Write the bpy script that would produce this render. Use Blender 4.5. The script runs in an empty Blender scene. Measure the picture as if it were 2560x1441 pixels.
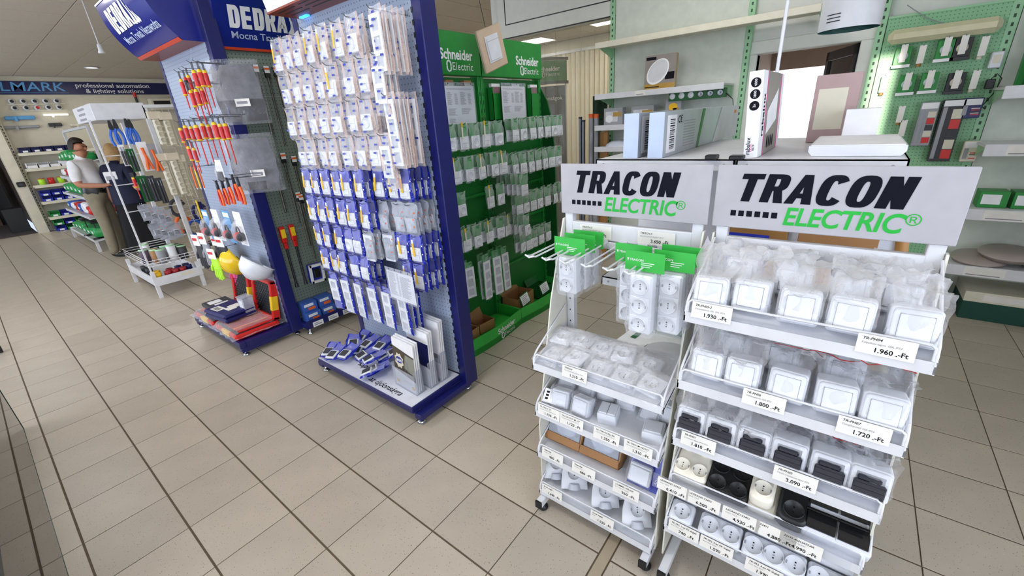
import bpy, bmesh, math, random
from mathutils import Vector, Matrix

# ---------------------------------------------------------------- camera
S = 0.305                                   # floor tile pitch in metres
CAM = Vector((0.18437, -2.94018, 1.58218))
RGT = Vector((0.60718951, -0.79188215, -0.06514255))
DWN = Vector((-0.33340229, -0.17950455, -0.92553824))
FWD = Vector((0.72122383, 0.58369579, -0.3730086))
FPX = 1050.49
scene = bpy.context.scene
col = scene.collection
cd = bpy.data.cameras.new('camera'); cd.sensor_width = 36; cd.sensor_fit = 'HORIZONTAL'; cd.lens = FPX / 2560 * 36
cd.clip_start = 0.02
cam = bpy.data.objects.new('camera', cd); col.objects.link(cam)
cam.matrix_world = Matrix(((RGT.x, -DWN.x, -FWD.x, CAM.x), (RGT.y, -DWN.y, -FWD.y, CAM.y), (RGT.z, -DWN.z, -FWD.z, CAM.z), (0, 0, 0, 1)))
scene.camera = cam

# ---------------------------------------------------------------- light and exposure
scene.view_settings.view_transform = 'Standard'; scene.view_settings.look = 'None'
scene.view_settings.gamma = 1; scene.view_settings.use_curve_mapping = False
scene.view_settings.exposure = -0.28
scene.cycles.max_bounces = 7; scene.cycles.transparent_max_bounces = 24
scene.cycles.diffuse_bounces = 4; scene.cycles.glossy_bounces = 3; scene.cycles.transmission_bounces = 4
scene.cycles.caustics_reflective = False; scene.cycles.caustics_refractive = False
scene.cycles.sample_clamp_indirect = 4
w = bpy.data.worlds.new('sky'); scene.world = w; w.use_nodes = True
wn = w.node_tree.nodes; bg = wn['Background']
bg.inputs[0].default_value = (0.72, 0.84, 1.0, 1); bg.inputs[1].default_value = 1.2
def area(name, loc, rot, sx, sy, power, colr=(1, 1, 1)):
    l = bpy.data.lights.new(name, 'AREA'); l.shape = 'RECTANGLE'; l.size = sx; l.size_y = sy; l.energy = power; l.color = colr
    o = bpy.data.objects.new(name, l); o.location = loc; o.rotation_euler = rot; col.objects.link(o); return o
# daylight through the shop windows (left side wall and the wall behind the camera)
area('daylight_window_back', (-0.4, -5.1, 1.75), (math.radians(90), 0, 0), 4.0, 2.0, 30, (0.92, 0.96, 1.0))
area('daylight_window_side', (-3.0, 1.0, 1.7), (0, math.radians(-90), 0), 2.0, 7.0, 60, (0.88, 0.94, 1.0))
area('daylight_window_far', (-3.0, 8.0, 1.5), (0, math.radians(-90), 0), 2.0, 2.6, 70, (0.75, 0.86, 1.0))
sun = bpy.data.lights.new('sun', 'SUN'); sun.energy = 9.0; sun.angle = 0.01; sun.color = (1.0, 0.93, 0.8)
so = bpy.data.objects.new('sun', sun); col.objects.link(so)
so.rotation_euler = Vector((-0.985, -0.06, 0.09)).to_track_quat('Z', 'Y').to_euler()

# ---------------------------------------------------------------- pixel rays onto real planes (frame 2560 x 1441)
def ray(u, v): return RGT * ((u - 1280) / FPX) + DWN * ((v - 720.5) / FPX) + FWD
def at_x(u, v, x): d = ray(u, v); return CAM + d * ((x - CAM.x) / d.x)
def at_y(u, v, y): d = ray(u, v); return CAM + d * ((y - CAM.y) / d.y)
def at_z(u, v, z): d = ray(u, v); return CAM + d * ((z - CAM.z) / d.z)
def to_px(p):
    d = Vector(p) - CAM; z = d.dot(FWD)
    return (1280 + FPX * d.dot(RGT) / z, 720.5 + FPX * d.dot(DWN) / z, z)

# ---------------------------------------------------------------- materials
def lin(h):
    h = h.lstrip('#'); o = []
    for i in (0, 2, 4):
        c = int(h[i:i + 2], 16) / 255; o.append(c / 12.92 if c <= 0.04045 else ((c + 0.055) / 1.055) ** 2.4)
    return tuple(o)
MT = {}
def mat(name, hexc, rough=0.5, metal=0.0, spec=0.5, var=0.06, scale=12.0, bump=0.0, bscale=60.0, emit=0.0, coat=0.0):
    if name in MT: return MT[name]
    m = bpy.data.materials.new(name); m.use_nodes = True; nt = m.node_tree; n = nt.nodes; L = nt.links
    b = n['Principled BSDF']; c = lin(hexc)
    b.inputs['Roughness'].default_value = rough; b.inputs['Metallic'].default_value = metal
    b.inputs['Specular IOR Level'].default_value = spec
    if coat: b.inputs['Coat Weight'].default_value = coat; b.inputs['Coat Roughness'].default_value = 0.08
    tc = n.new('ShaderNodeTexCoord'); nz = n.new('ShaderNodeTexNoise'); nz.inputs['Scale'].default_value = scale; nz.inputs['Detail'].default_value = 3
    L.new(tc.outputs['Object'], nz.inputs['Vector'])
    r = n.new('ShaderNodeValToRGB'); e = r.color_ramp.elements
    e[0].position = 0.3; e[1].position = 0.7
    e[0].color = (c[0] * (1 - var), c[1] * (1 - var), c[2] * (1 - var), 1)
    e[1].color = (min(1, c[0] * (1 + var)), min(1, c[1] * (1 + var)), min(1, c[2] * (1 + var)), 1)
    L.new(nz.outputs['Fac'], r.inputs['Fac']); L.new(r.outputs['Color'], b.inputs['Base Color'])
    if bump:
        n2 = n.new('ShaderNodeTexNoise'); n2.inputs['Scale'].default_value = bscale; n2.inputs['Detail'].default_value = 2
        L.new(tc.outputs['Object'], n2.inputs['Vector'])
        bp = n.new('ShaderNodeBump'); bp.inputs['Strength'].default_value = bump; bp.inputs['Distance'].default_value = 0.01
        L.new(n2.outputs['Fac'], bp.inputs['Height']); L.new(bp.outputs['Normal'], b.inputs['Normal'])
    if emit:
        b.inputs['Emission Color'].default_value = (*c, 1); b.inputs['Emission Strength'].default_value = emit
    MT[name] = m; return m
def film(name, tint='#ffffff', clear=0.91, rough=0.10, haze='#e8eaf0', bscale=20.0, bump=0.7):
    """thin plastic film: mostly see-through, glossy highlights along crumples"""
    if name in MT: return MT[name]
    m = bpy.data.materials.new(name); m.use_nodes = True; nt = m.node_tree; n = nt.nodes; L = nt.links; n.clear()
    out = n.new('ShaderNodeOutputMaterial'); tr = n.new('ShaderNodeBsdfTransparent'); tr.inputs[0].default_value = (*lin(tint), 1)
    p = n.new('ShaderNodeBsdfPrincipled'); p.inputs['Base Color'].default_value = (*lin(haze), 1); p.inputs['Roughness'].default_value = rough
    tc = n.new('ShaderNodeTexCoord'); nz = n.new('ShaderNodeTexNoise'); nz.inputs['Scale'].default_value = bscale; nz.inputs['Detail'].default_value = 2.5; nz.inputs['Distortion'].default_value = 1.5
    L.new(tc.outputs['Object'], nz.inputs['Vector'])
    bp = n.new('ShaderNodeBump'); bp.inputs['Strength'].default_value = bump; bp.inputs['Distance'].default_value = 0.012
    L.new(nz.outputs['Fac'], bp.inputs['Height']); L.new(bp.outputs['Normal'], p.inputs['Normal'])
    lw = n.new('ShaderNodeLayerWeight'); lw.inputs['Blend'].default_value = 0.35; L.new(bp.outputs['Normal'], lw.inputs['Normal'])
    mr = n.new('ShaderNodeMapRange'); mr.inputs['To Min'].default_value = 1 - clear; mr.inputs['To Max'].default_value = min(1, 1.45 - clear)
    L.new(lw.outputs['Facing'], mr.inputs['Value'])
    mx = n.new('ShaderNodeMixShader'); L.new(mr.outputs['Result'], mx.inputs[0]); L.new(tr.outputs[0], mx.inputs[1]); L.new(p.outputs[0], mx.inputs[2])
    L.new(mx.outputs[0], out.inputs[0]); MT[name] = m; return m
def glass(name, tint='#eef4f2', fac=0.12, rough=0.02):
    if name in MT: return MT[name]
    m = bpy.data.materials.new(name); m.use_nodes = True; nt = m.node_tree; n = nt.nodes; L = nt.links; n.clear()
    out = n.new('ShaderNodeOutputMaterial'); tr = n.new('ShaderNodeBsdfTransparent'); tr.inputs[0].default_value = (*lin(tint), 1)
    g = n.new('ShaderNodeBsdfGlossy'); g.inputs['Roughness'].default_value = rough
    lw = n.new('ShaderNodeFresnel'); lw.inputs['IOR'].default_value = 1.45
    ad = n.new('ShaderNodeMath'); ad.operation = 'ADD'; ad.use_clamp = True; ad.inputs[1].default_value = fac; L.new(lw.outputs[0], ad.inputs[0])
    mx = n.new('ShaderNodeMixShader'); L.new(ad.outputs[0], mx.inputs[0]); L.new(tr.outputs[0], mx.inputs[1]); L.new(g.outputs[0], mx.inputs[2])
    L.new(mx.outputs[0], out.inputs[0]); MT[name] = m; return m
def pegboard(name, hexc, hole, pitch=0.025, rad=0.0042, rough=0.45):
    """perforated sheet: small round holes in a regular grid, in the sheet's own plane (object x, z)"""
    if name in MT: return MT[name]
    m = bpy.data.materials.new(name); m.use_nodes = True; nt = m.node_tree; n = nt.nodes; L = nt.links
    b = n['Principled BSDF']; b.inputs['Roughness'].default_value = rough
    tc = n.new('ShaderNodeTexCoord'); sp = n.new('ShaderNodeSeparateXYZ'); L.new(tc.outputs['Object'], sp.inputs[0])
    ds = []
    for ax in ('X', 'Z'):
        a = n.new('ShaderNodeMath'); a.operation = 'PINGPONG'; a.inputs[1].default_value = pitch / 2; L.new(sp.outputs[ax], a.inputs[0]); ds.append(a)
    cb = n.new('ShaderNodeCombineXYZ'); L.new(ds[0].outputs[0], cb.inputs[0]); L.new(ds[1].outputs[0], cb.inputs[1])
    ln = n.new('ShaderNodeVectorMath'); ln.operation = 'LENGTH'; L.new(cb.outputs[0], ln.inputs[0])
    lt = n.new('ShaderNodeMath'); lt.operation = 'LESS_THAN'; lt.inputs[1].default_value = rad; L.new(ln.outputs['Value'], lt.inputs[0])
    mx = n.new('ShaderNodeMix'); mx.data_type = 'RGBA'; L.new(lt.outputs[0], mx.inputs[0])
    mx.inputs[6].default_value = (*lin(hexc), 1); mx.inputs[7].default_value = (*lin(hole), 1)
    L.new(mx.outputs[2], b.inputs['Base Color']); MT[name] = m; return m
def M(*a):
    return [MT[x] for x in a]

# ---------------------------------------------------------------- mesh builder
TXT = {}
def text_mesh(s, size, bold=0.0, shear=0.0, space=1.0, align='CENTER'):
    k = (s, round(bold, 4), shear, space, align, size > 0.03)
    if k not in TXT:
        c = bpy.data.curves.new('t', 'FONT'); c.body = s; c.size = 1; c.offset = bold; c.shear = shear; c.space_character = space
        c.align_x = align; c.align_y = 'CENTER'; c.resolution_u = 4 if size > 0.03 else 2; c.fill_mode = 'FRONT'
        o = bpy.data.objects.new('t', c); col.objects.link(o)
        dg = bpy.context.evaluated_depsgraph_get(); me = o.evaluated_get(dg).to_mesh()
        TXT[k] = ([v.co.copy() for v in me.vertices], [tuple(p.vertices) for p in me.polygons])
        o.evaluated_get(dg).to_mesh_clear(); bpy.data.objects.remove(o); bpy.data.curves.remove(c)
    return TXT[k]
class MB:
    def __init__(s): s.v = []; s.f = []; s.m = []; s.M = None; s.mi = 0; s.sm = []
    def add(s, vs, fs, mi=None, sm=False):
        o = len(s.v)
        for p in vs:
            p = Vector(p); s.v.append(s.M @ p if s.M else p)
        for f in fs:
            s.f.append([i + o for i in f]); s.m.append(s.mi if mi is None else mi); s.sm.append(sm)
        return s
    def box(s, x0, x1, y0, y1, z0, z1, mi=None):
        vs = [(x, y, z) for z in (z0, z1) for y in (y0, y1) for x in (x0, x1)]
        return s.add(vs, [(0, 2, 3, 1), (4, 5, 7, 6), (0, 1, 5, 4), (2, 6, 7, 3), (0, 4, 6, 2), (1, 3, 7, 5)], mi)
    def cbox(s, x0, x1, y0, y1, z0, z1, b=0.004, mi=None):
        lo = (x0, y0, z0); hi = (x1, y1, z1); b = min(b, (x1 - x0) / 2.01, (y1 - y0) / 2.01, (z1 - z0) / 2.01)
        idx = {}; vs = []
        for c in range(8):
            sg = [(c >> k) & 1 for k in range(3)]
            for ax in range(3):
                p = []
                for k in range(3):
                    e = hi[k] if sg[k] else lo[k]
                    p.append(e if k == ax else (e - b if sg[k] else e + b))
                idx[c, ax] = len(vs); vs.append(p)
        fs = []
        for ax in range(3):
            o1, o2 = [k for k in range(3) if k != ax]
            for sd in (0, 1):
                q = [sd << ax | a << o1 | d << o2 for a, d in ((0, 0), (1, 0), (1, 1), (0, 1))]
                fs.append([idx[c, ax] for c in q])
            for a in (0, 1):
                for d in (0, 1):
                    c0 = a << o1 | d << o2; c1 = c0 | 1 << ax
                    fs.append([idx[c0, o1], idx[c1, o1], idx[c1, o2], idx[c0, o2]])
        for c in range(8): fs.append([idx[c, 0], idx[c, 1], idx[c, 2]])
        cen = Vector([(lo[k] + hi[k]) / 2 for k in range(3)]); out = []
        for f in fs:
            a, b_, c_ = (Vector(vs[i]) for i in f[:3]); m_ = sum((Vector(vs[i]) for i in f), Vector()) / len(f)
            out.append(f if (b_ - a).cross(c_ - a).dot(m_ - cen) > 0 else f[::-1])
        return s.add(vs, out, mi)
    def cyl(s, p0, p1, r0, r1=None, n=12, mi=None, caps=True):
        r1 = r0 if r1 is None else r1; p0 = Vector(p0); p1 = Vector(p1); d = (p1 - p0).normalized()
        a = d.orthogonal().normalized(); b = d.cross(a); vs = []
        for p, r in ((p0, r0), (p1, r1)):
            for i in range(n):
                t = 2 * math.pi * i / n; vs.append(p + a * (r * math.cos(t)) + b * (r * math.sin(t)))
        s.add(vs, [(i, (i + 1) % n, n + (i + 1) % n, n + i) for i in range(n)], mi, True)
        if caps: s.add(vs, [tuple(range(n))[::-1], tuple(range(n, 2 * n))], mi)
        return s
    def tube(s, path, r, n=6, mi=None):
        path = [Vector(p) for p in path]; rings = []; ref = None
        for i, p in enumerate(path):
            d = ((path[min(i + 1, len(path) - 1)] - p).normalized() + (p - path[max(i - 1, 0)]).normalized()).normalized()
            if ref is None: ref = d.orthogonal().normalized()
            a = (ref - d * ref.dot(d)).normalized(); ref = a; b = d.cross(a)
            rings.append([p + a * (r * math.cos(2 * math.pi * k / n)) + b * (r * math.sin(2 * math.pi * k / n)) for k in range(n)])
        vs = [q for g in rings for q in g]
        fs = [(i * n + k, i * n + (k + 1) % n, (i + 1) * n + (k + 1) % n, (i + 1) * n + k) for i in range(len(path) - 1) for k in range(n)]
        s.add(vs, fs, mi, True); s.add(vs, [tuple(range(n))[::-1], tuple(range(len(vs) - n, len(vs)))], mi); return s
    def lathe(s, prof, n=16, mi=None, c=(0, 0, 0), flip=False):
        vs = [(c[0] + r * math.cos(2 * math.pi * k / n), c[1] + r * math.sin(2 * math.pi * k / n), c[2] + z) for r, z in prof for k in range(n)]
        fs = [(i * n + k, i * n + (k + 1) % n, (i + 1) * n + (k + 1) % n, (i + 1) * n + k) for i in range(len(prof) - 1) for k in range(n)]
        if flip: fs = [f[::-1] for f in fs]
        return s.add(vs, fs, mi, True)
    def rbox(s, x0, x1, y0, y1, z0, z1, r=0.01, b=0.003, mi=None, n=5):
        """box with rounded corners in the x-z outline and a small bevel round the front (y0) edge"""
        def ring(q, y):
            o = []
            for cx_, cz_, a0 in ((x1 - r, z1 - r, 0), (x0 + r, z1 - r, 90), (x0 + r, z0 + r, 180), (x1 - r, z0 + r, 270)):
                for k in range(n + 1): a = math.radians(a0 + 90 * k / n); o.append((cx_ + (r - q) * math.cos(a), y, cz_ + (r - q) * math.sin(a)))
            return o
        rs = [ring(0, y1), ring(0, y0 + b), ring(b * 0.35, y0 + b * 0.3), ring(b, y0)]; L = len(rs[0]); vs = [p for g in rs for p in g]
        s.add(vs, [(i * L + k, i * L + (k + 1) % L, (i + 1) * L + (k + 1) % L, (i + 1) * L + k) for i in range(3) for k in range(L)], mi, True)
        return s.add(vs, [tuple(range(L))[::-1], tuple(range(3 * L, 4 * L))], mi)
    def quad(s, a, b, c, d, mi=None): return s.add([a, b, c, d], [(0, 1, 2, 3)], mi)
    def prism(s, pts, axis, a0, a1, mi=None):
        """2D outline pts extruded along axis (0,1,2) between a0 and a1"""
        n = len(pts); vs = []
        for a in (a0, a1):
            for p in pts:
                q = list(p); q.insert(axis, a); vs.append(q)
        return s.add(vs, [tuple(range(n))[::-1], tuple(range(n, 2 * n))] + [(i, (i + 1) % n, n + (i + 1) % n, n + i) for i in range(n)], mi)
    def grid(s, fn, nu, nv, mi=None, sm=True, mfn=None):
        vs = [fn(i / nu, j / nv) for j in range(nv + 1) for i in range(nu + 1)]; o = len(s.f)
        s.add(vs, [(j * (nu + 1) + i, j * (nu + 1) + i + 1, (j + 1) * (nu + 1) + i + 1, (j + 1) * (nu + 1) + i) for j in range(nv) for i in range(nu)], mi, sm)
        if mfn:
            for j in range(nv):
                for i in range(nu): s.m[o + j * nu + i] = mfn(i, j)
        return s
    def text(s, t, x, y, z, size, mi=None, bold=0.0, shear=0.0, space=1.0, align='CENTER', face='-y', sx=1.0, M=None):
        """flat lettering; face '-y': reads from -y with x right, z up; 'z': lies flat, x right, y up"""
        vs, fs = text_mesh(t, size, bold, shear, space, align)
        if M is not None: q = [M @ Vector((v.x * size * sx, v.y * size, 0)) for v in vs]
        elif face == '-y': q = [(x + v.x * size * sx, y, z + v.y * size) for v in vs]
        else: q = [(x + v.x * size * sx, y + v.y * size, z) for v in vs]
        return s.add(q, fs, mi)
    def block(s, t, x, y, z, h, mi=None, wd=0.62, st=0.27, bar=0.20, gap=0.10, shear=0.0, sx=1.0):
        """heavy block lettering drawn from strips; starts at x, baseline z, cap height h, reads from -y"""
        def P(a, b): return (x + (cx + a * wd) * h * sx + shear * b * h, y, z + b * h)
        lay = [0]
        def Q(*p):
            lay[0] += 1; o_ = -2e-5 * (lay[0] % 9); k = 5; w_ = [Vector(P(*r)) + Vector((0, o_, 0)) for r in p]
            for i in range(k):
                t0, t1 = i / k, (i + 1) / k; s.add([w_[0].lerp(w_[3], t0), w_[1].lerp(w_[2], t0), w_[1].lerp(w_[2], t1), w_[0].lerp(w_[3], t1)], [(0, 1, 2, 3)], mi)
        def arc(c, ro, ri, a0, a1, n=14):
            e = 0.72
            def se(r, t_): co, si = math.cos(t_), math.sin(t_); return (c[0] + r[0] * math.copysign(abs(co) ** e, co), c[1] + r[1] * math.copysign(abs(si) ** e, si))
            for k in range(n):
                t0, t1 = (math.radians(a0 + (a1 - a0) * q / n) for q in (k, k + 1)); Q(se(ro, t0), se(ro, t1), se(ri, t1), se(ri, t0))
        cx = 0.0; sw = st / wd
        for ch in t:
            if ch == 'T': Q((0, 1 - bar), (1, 1 - bar), (1, 1), (0, 1)); Q((0.5 - sw / 2, 0), (0.5 + sw / 2, 0), (0.5 + sw / 2, 1 - bar), (0.5 - sw / 2, 1 - bar))
            elif ch in 'RDP':
                Q((0, 0), (sw, 0), (sw, 1), (0, 1)); lo = 0.0 if ch == 'D' else 0.42
                m_ = (1 + lo) / 2; hh = (1 - lo) / 2; b2 = bar * (1 if ch == 'D' else 0.85)
                Q((sw, 1 - b2), (0.55, 1 - b2), (0.55, 1), (sw, 1)); Q((sw, lo), (0.55, lo), (0.55, lo + b2), (sw, lo + b2)); arc((0.55, m_), (0.45, hh), (0.45 - sw, hh - b2), -90, 90)
                if ch == 'R': Q((0.45, lo + 0.02), (0.62, 0), (1.02, 0), (0.80, lo + 0.05))
            elif ch == 'A':
                Q((-0.06, 0), (sw - 0.08, 0), (0.62, 1), (0.34, 1)); Q((1.06 - sw, 0), (1.06, 0), (0.70, 1), (0.40, 1)); Q((0.2, 0.2), (0.8, 0.2), (0.72, 0.2 + bar * 0.9), (0.28, 0.2 + bar * 0.9))
            elif ch == 'C': arc((0.5, 0.5), (0.52, 0.515), (0.52 - sw, 0.515 - bar), 32, 328, 22)
            elif ch == 'O': arc((0.5, 0.5), (0.53, 0.515), (0.53 - sw, 0.515 - bar), 0, 360, 28)
            elif ch == 'N': Q((0, 0), (sw, 0), (sw, 1), (0, 1)); Q((1 - sw, 0), (1, 0), (1, 1), (1 - sw, 1)); Q((0, 1), (sw * 1.05, 1), (1, 0), (1 - sw * 1.05, 0))
            elif ch == 'E':
                Q((0, 0), (sw, 0), (sw, 1), (0, 1))
                for b0 in (0, 0.5 - bar / 2, 1 - bar): Q((sw, b0), (0.9, b0), (0.9, b0 + bar), (sw, b0 + bar))
            cx += wd + gap
        return s
    def mesh(s, name, mats):
        me = bpy.data.meshes.new(name); me.from_pydata(s.v, [], s.f)
        for m_ in mats: me.materials.append(m_ if not isinstance(m_, str) else MT[m_])
        me.polygons.foreach_set('material_index', s.m); me.polygons.foreach_set('use_smooth', s.sm); me.update(); return me
    def build(s, name, mats, parent=None, loc=(0, 0, 0), rz=0.0):
        return obj(name, s.mesh(name, mats if isinstance(mats, (list, tuple)) else [mats]), parent, loc, rz)
def obj(name, me, parent=None, loc=(0, 0, 0), rz=0.0, rot=None):
    o = bpy.data.objects.new(name, me); col.objects.link(o); o.location = loc; o.rotation_euler = rot if rot else (0, 0, rz)
    if parent: o.parent = parent
    return o
def tag(o, label=None, cat=None, group=None, kind=None):
    if label: o['label'] = label
    if cat: o['category'] = cat
    if group: o['group'] = group
    if kind: o['kind'] = kind
    return o
def thing(name, label, cat, loc=(0, 0, 0), rz=0.0, group=None, rot=None):
    o = bpy.data.objects.new(name, None); o.empty_display_size = 0.05; col.objects.link(o)
    o.location = loc; o.rotation_euler = rot if rot else (0, 0, rz)
    return tag(o, label, cat, group)
def struct(name, mb, mats, parent=None, label=None, loc=(0, 0, 0), rz=0):
    o = mb.build(name, mats, parent, loc, rz)
    if not parent: o['kind'] = 'structure'
    if label: o['label'] = label
    return o
WEST = -math.pi / 2        # rotation of a fixture whose front looks towards -x (local front is -y)
ORD = ['first', 'second', 'third', 'fourth', 'fifth', 'sixth', 'seventh', 'eighth', 'ninth', 'tenth', 'eleventh', 'twelfth', 'thirteenth', 'fourteenth', 'fifteenth', 'sixteenth']
rnd = random.Random(7)

# shared materials
mat('white_paint', '#d9dade', 0.35); mat('white_plastic', '#e0e2e8', 0.28); mat('warm_plastic', '#efe9da', 0.35); mat('cream', '#ddd8c4', 0.5)
mat('navy', '#14185f', 0.38, coat=0.1); mat('navy_dark', '#141a55', 0.4); mat('black', '#17181b', 0.45); mat('black_gloss', '#101114', 0.15)
mat('chrome', '#b9bcc0', 0.22, 1.0); mat('steel', '#8b8f95', 0.35, 0.9); mat('dark_steel', '#4a4b4f', 0.4, 0.8)
mat('sch_green', '#1e8a35', 0.4); mat('sch_dark', '#14602a', 0.45); mat('bright_green', '#35b344', 0.45)
mat('pale_green', '#a5d6a6', 0.45); mat('yellow', '#f2c423', 0.4); mat('orange', '#ef6a23', 0.45); mat('red', '#d0241f', 0.35)
mat('ink', '#101018', 0.7, spec=0.15); mat('paper', '#eeeef0', 0.6); mat('grey_ink', '#8a8a92', 0.7); mat('cardboard', '#a87a4e', 0.7)
mat('print_blue', '#2536b4', 0.3); mat('blue', '#2a63c8', 0.35); mat('light_blue', '#5fa4dc', 0.4); mat('grey', '#9a9ca2', 0.5)
mat('charcoal', '#3a3b40', 0.6); mat('dark_green', '#12483c', 0.7, bump=0.3, bscale=400); mat('skin', '#c98e72', 0.5); mat('pink', '#e8489a', 0.5)
mat('lime', '#b6f03a', 0.5); mat('sign_grey', '#b2b0b5', 0.55, spec=0.3); mat('wood', '#a5773f', 0.5, var=0.2, scale=5)
film('clear_film'); film('orange_film', '#fff3ec', 0.72, 0.15, '#f2d6c8'); film('blue_film', '#2a3ec8', 0.25, 0.12, '#1f2fae'); film('silver_film', '#eef0f4', 0.68, 0.12, '#ccd0da')
film('green_film', '#8fd89a', 0.4, 0.15, '#37a44a'); film('soft_film', '#ffffff', 0.80, 0.16, '#f1f1f4', 14, 0.6); film('acrylic', '#f4f5f8', 0.92, 0.06, '#dfe2ea', 3, 0.05)
glass('clear_glass'); glass('tint_glass', '#b8b7a6', 0.10); glass('pane_glass', '#e6efec', 0.05)
# ================================================================ the room
H = 3.0
def tile_material():
    m = mat('tile', '#b8ad9d', 0.33, var=0.05, scale=6); nt = m.node_tree; n = nt.nodes; L = nt.links; b = n['Principled BSDF']
    old = b.inputs['Base Color'].links[0].from_socket
    tc = n.new('ShaderNodeTexCoord'); oi = n.new('ShaderNodeObjectInfo')
    ad = n.new('ShaderNodeVectorMath'); ad.operation = 'ADD'; L.new(tc.outputs['Object'], ad.inputs[0])
    sc_ = n.new('ShaderNodeVectorMath'); sc_.operation = 'SCALE'; sc_.inputs['Scale'].default_value = 37; L.new(oi.outputs['Random'], sc_.inputs[0]); L.new(sc_.outputs[0], ad.inputs[1])
    cur = old
    for sc, thr, colr in ((150, 0.13, '#6f6254'), (210, 0.11, '#d2c7b6'), (90, 0.055, '#54493e')):
        vo = n.new('ShaderNodeTexVoronoi'); vo.inputs['Scale'].default_value = sc; L.new(ad.outputs[0], vo.inputs['Vector'])
        # only some of the cells carry a speck, of its own size
        sp = n.new('ShaderNodeSeparateColor'); L.new(vo.outputs['Color'], sp.inputs[0])
        mu = n.new('ShaderNodeMath'); mu.operation = 'MULTIPLY'; mu.inputs[1].default_value = thr * 3.2; L.new(sp.outputs[0], mu.inputs[0])
        sb = n.new('ShaderNodeMath'); sb.operation = 'SUBTRACT'; sb.inputs[1].default_value = thr * 1.3; L.new(mu.outputs[0], sb.inputs[0])
        lt = n.new('ShaderNodeMath'); lt.operation = 'LESS_THAN'; L.new(vo.outputs['Distance'], lt.inputs[0]); L.new(sb.outputs[0], lt.inputs[1])
        mx = n.new('ShaderNodeMix'); mx.data_type = 'RGBA'; L.new(lt.outputs[0], mx.inputs[0]); L.new(cur, mx.inputs[6]); mx.inputs[7].default_value = (*lin(colr), 1); cur = mx.outputs[2]
    hs = n.new('ShaderNodeHueSaturation'); mr = n.new('ShaderNodeMapRange'); mr.inputs['To Min'].default_value = 0.93; mr.inputs['To Max'].default_value = 1.06
    L.new(oi.outputs['Random'], mr.inputs['Value']); L.new(mr.outputs[0], hs.inputs['Value']); L.new(cur, hs.inputs['Color']); L.new(hs.outputs[0], b.inputs['Base Color'])
tile_material()
mat('grout', '#5d4f3d', 0.8, var=0.15, scale=30); mat('carpet_dark', '#4a4346', 0.9)
fl = MB(); fl.box(-4, 9, -5.3, 10.45, -0.1, -0.0025)
floor = struct('floor', fl, 'grout', label='beige speckled ceramic tile floor with dark grout')
xs = [i * S for i in range(-11, 29)]
ys = [-j * S for j in range(8, -35, -1)]           # rows north of the movement joint
ys = [y for y in ys if y >= -8 * S - 1e-6]
ys_s = [-8 * S - 0.049 - k * S for k in range(0, 9)]  # rows south of it
cells = []
for x in xs:
    if x > 8.6: continue
    for a, b_ in zip(ys[:-1], ys[1:]): cells.append((x, a))
    for a, b_ in zip(ys_s[1:], ys_s[:-1]): cells.append((x, a))
gx, gy = 0.0075, 0.0045
tb = MB(); tb.prism([(gx / 2, -0.006), (S - gx / 2, -0.006), (S - gx / 2, -0.001), (S - gx / 2 - 0.001, 0), (gx / 2 + 0.001, 0), (gx / 2, -0.001)], 1, gy / 2, S - gy / 2)
tile_me = tb.mesh('floor_tile', ['tile'])
vis = []
for c_ in cells:
    u, v, z = to_px((c_[0] + S / 2, c_[1] + S / 2, 0))
    inside = z > 0.2 and -60 < u < 2620 and 300 < v < 1560
    vis.append((0 if inside else 1, (Vector((c_[0] + S / 2, c_[1] + S / 2, 0)) - CAM).length, c_))
vis.sort()
rest = MB()
for k, (o_, d_, (x, y)) in enumerate(vis):
    if k < 300 and o_ == 0: obj('floor_tile', tile_me, floor, (x, y, 0))
    else:
        rest.box(x + gx / 2, x + S - gx / 2, y + gy / 2, y + S - gy / 2, -0.004, 0)
ro = rest.build('floor_tiles_beyond', ['tile'], floor); ro['kind'] = 'stuff'
jb = MB(); jb.box(-4, 8.8, -8 * S - 0.0445, -8 * S - 0.0045, -0.006, -0.0008); jb.build('movement_joint', [mat('joint_metal', '#a89a84', 0.5)], floor)
cf = MB(); cf.box(-4, 0.9, 10.45, 16, -0.1, 0.001); struct('floor_back_room', cf, 'carpet_dark', label='dark grey carpet floor of the back room')

# ceiling of 60 cm tiles, joints recessed
mat('ceiling_tile', '#cfc6b8', 0.8, var=0.04, scale=30, bump=0.25, bscale=220); mat('ceiling_seam', '#8b8172', 0.8)
ce = MB(); ce.box(-3.2, 9, -5.3, 16, H + 0.012, H + 0.1); ceiling = struct('ceiling', ce, 'ceiling_seam', label='beige suspended ceiling of square tiles')
T = 0.6
tb = MB(); tb.box(0.006, T - 0.006, 0.006, T - 0.006, 0, 0.015); ct_me = tb.mesh('ceiling_tile', ['ceiling_tile'])
restc = MB(); nt_ = 0
for i in range(-8, 13):
    for j in range(-9, 27):
        x, y = 1.57 + i * T, 0.2 + j * T
        u, v, z = to_px((x + T / 2, y + T / 2, H))
        if z > 0.3 and -120 < u < 2680 and -120 < v < 700 and nt_ < 295: obj('ceiling_tile', ct_me, ceiling, (x, y, H)); nt_ += 1
        elif x < 8.4: restc.box(x + 0.006, x + T - 0.006, y + 0.006, y + T - 0.006, H, H + 0.015)
ro = restc.build('ceiling_tiles_beyond', ['ceiling_tile'], ceiling); ro['kind'] = 'stuff'

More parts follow.
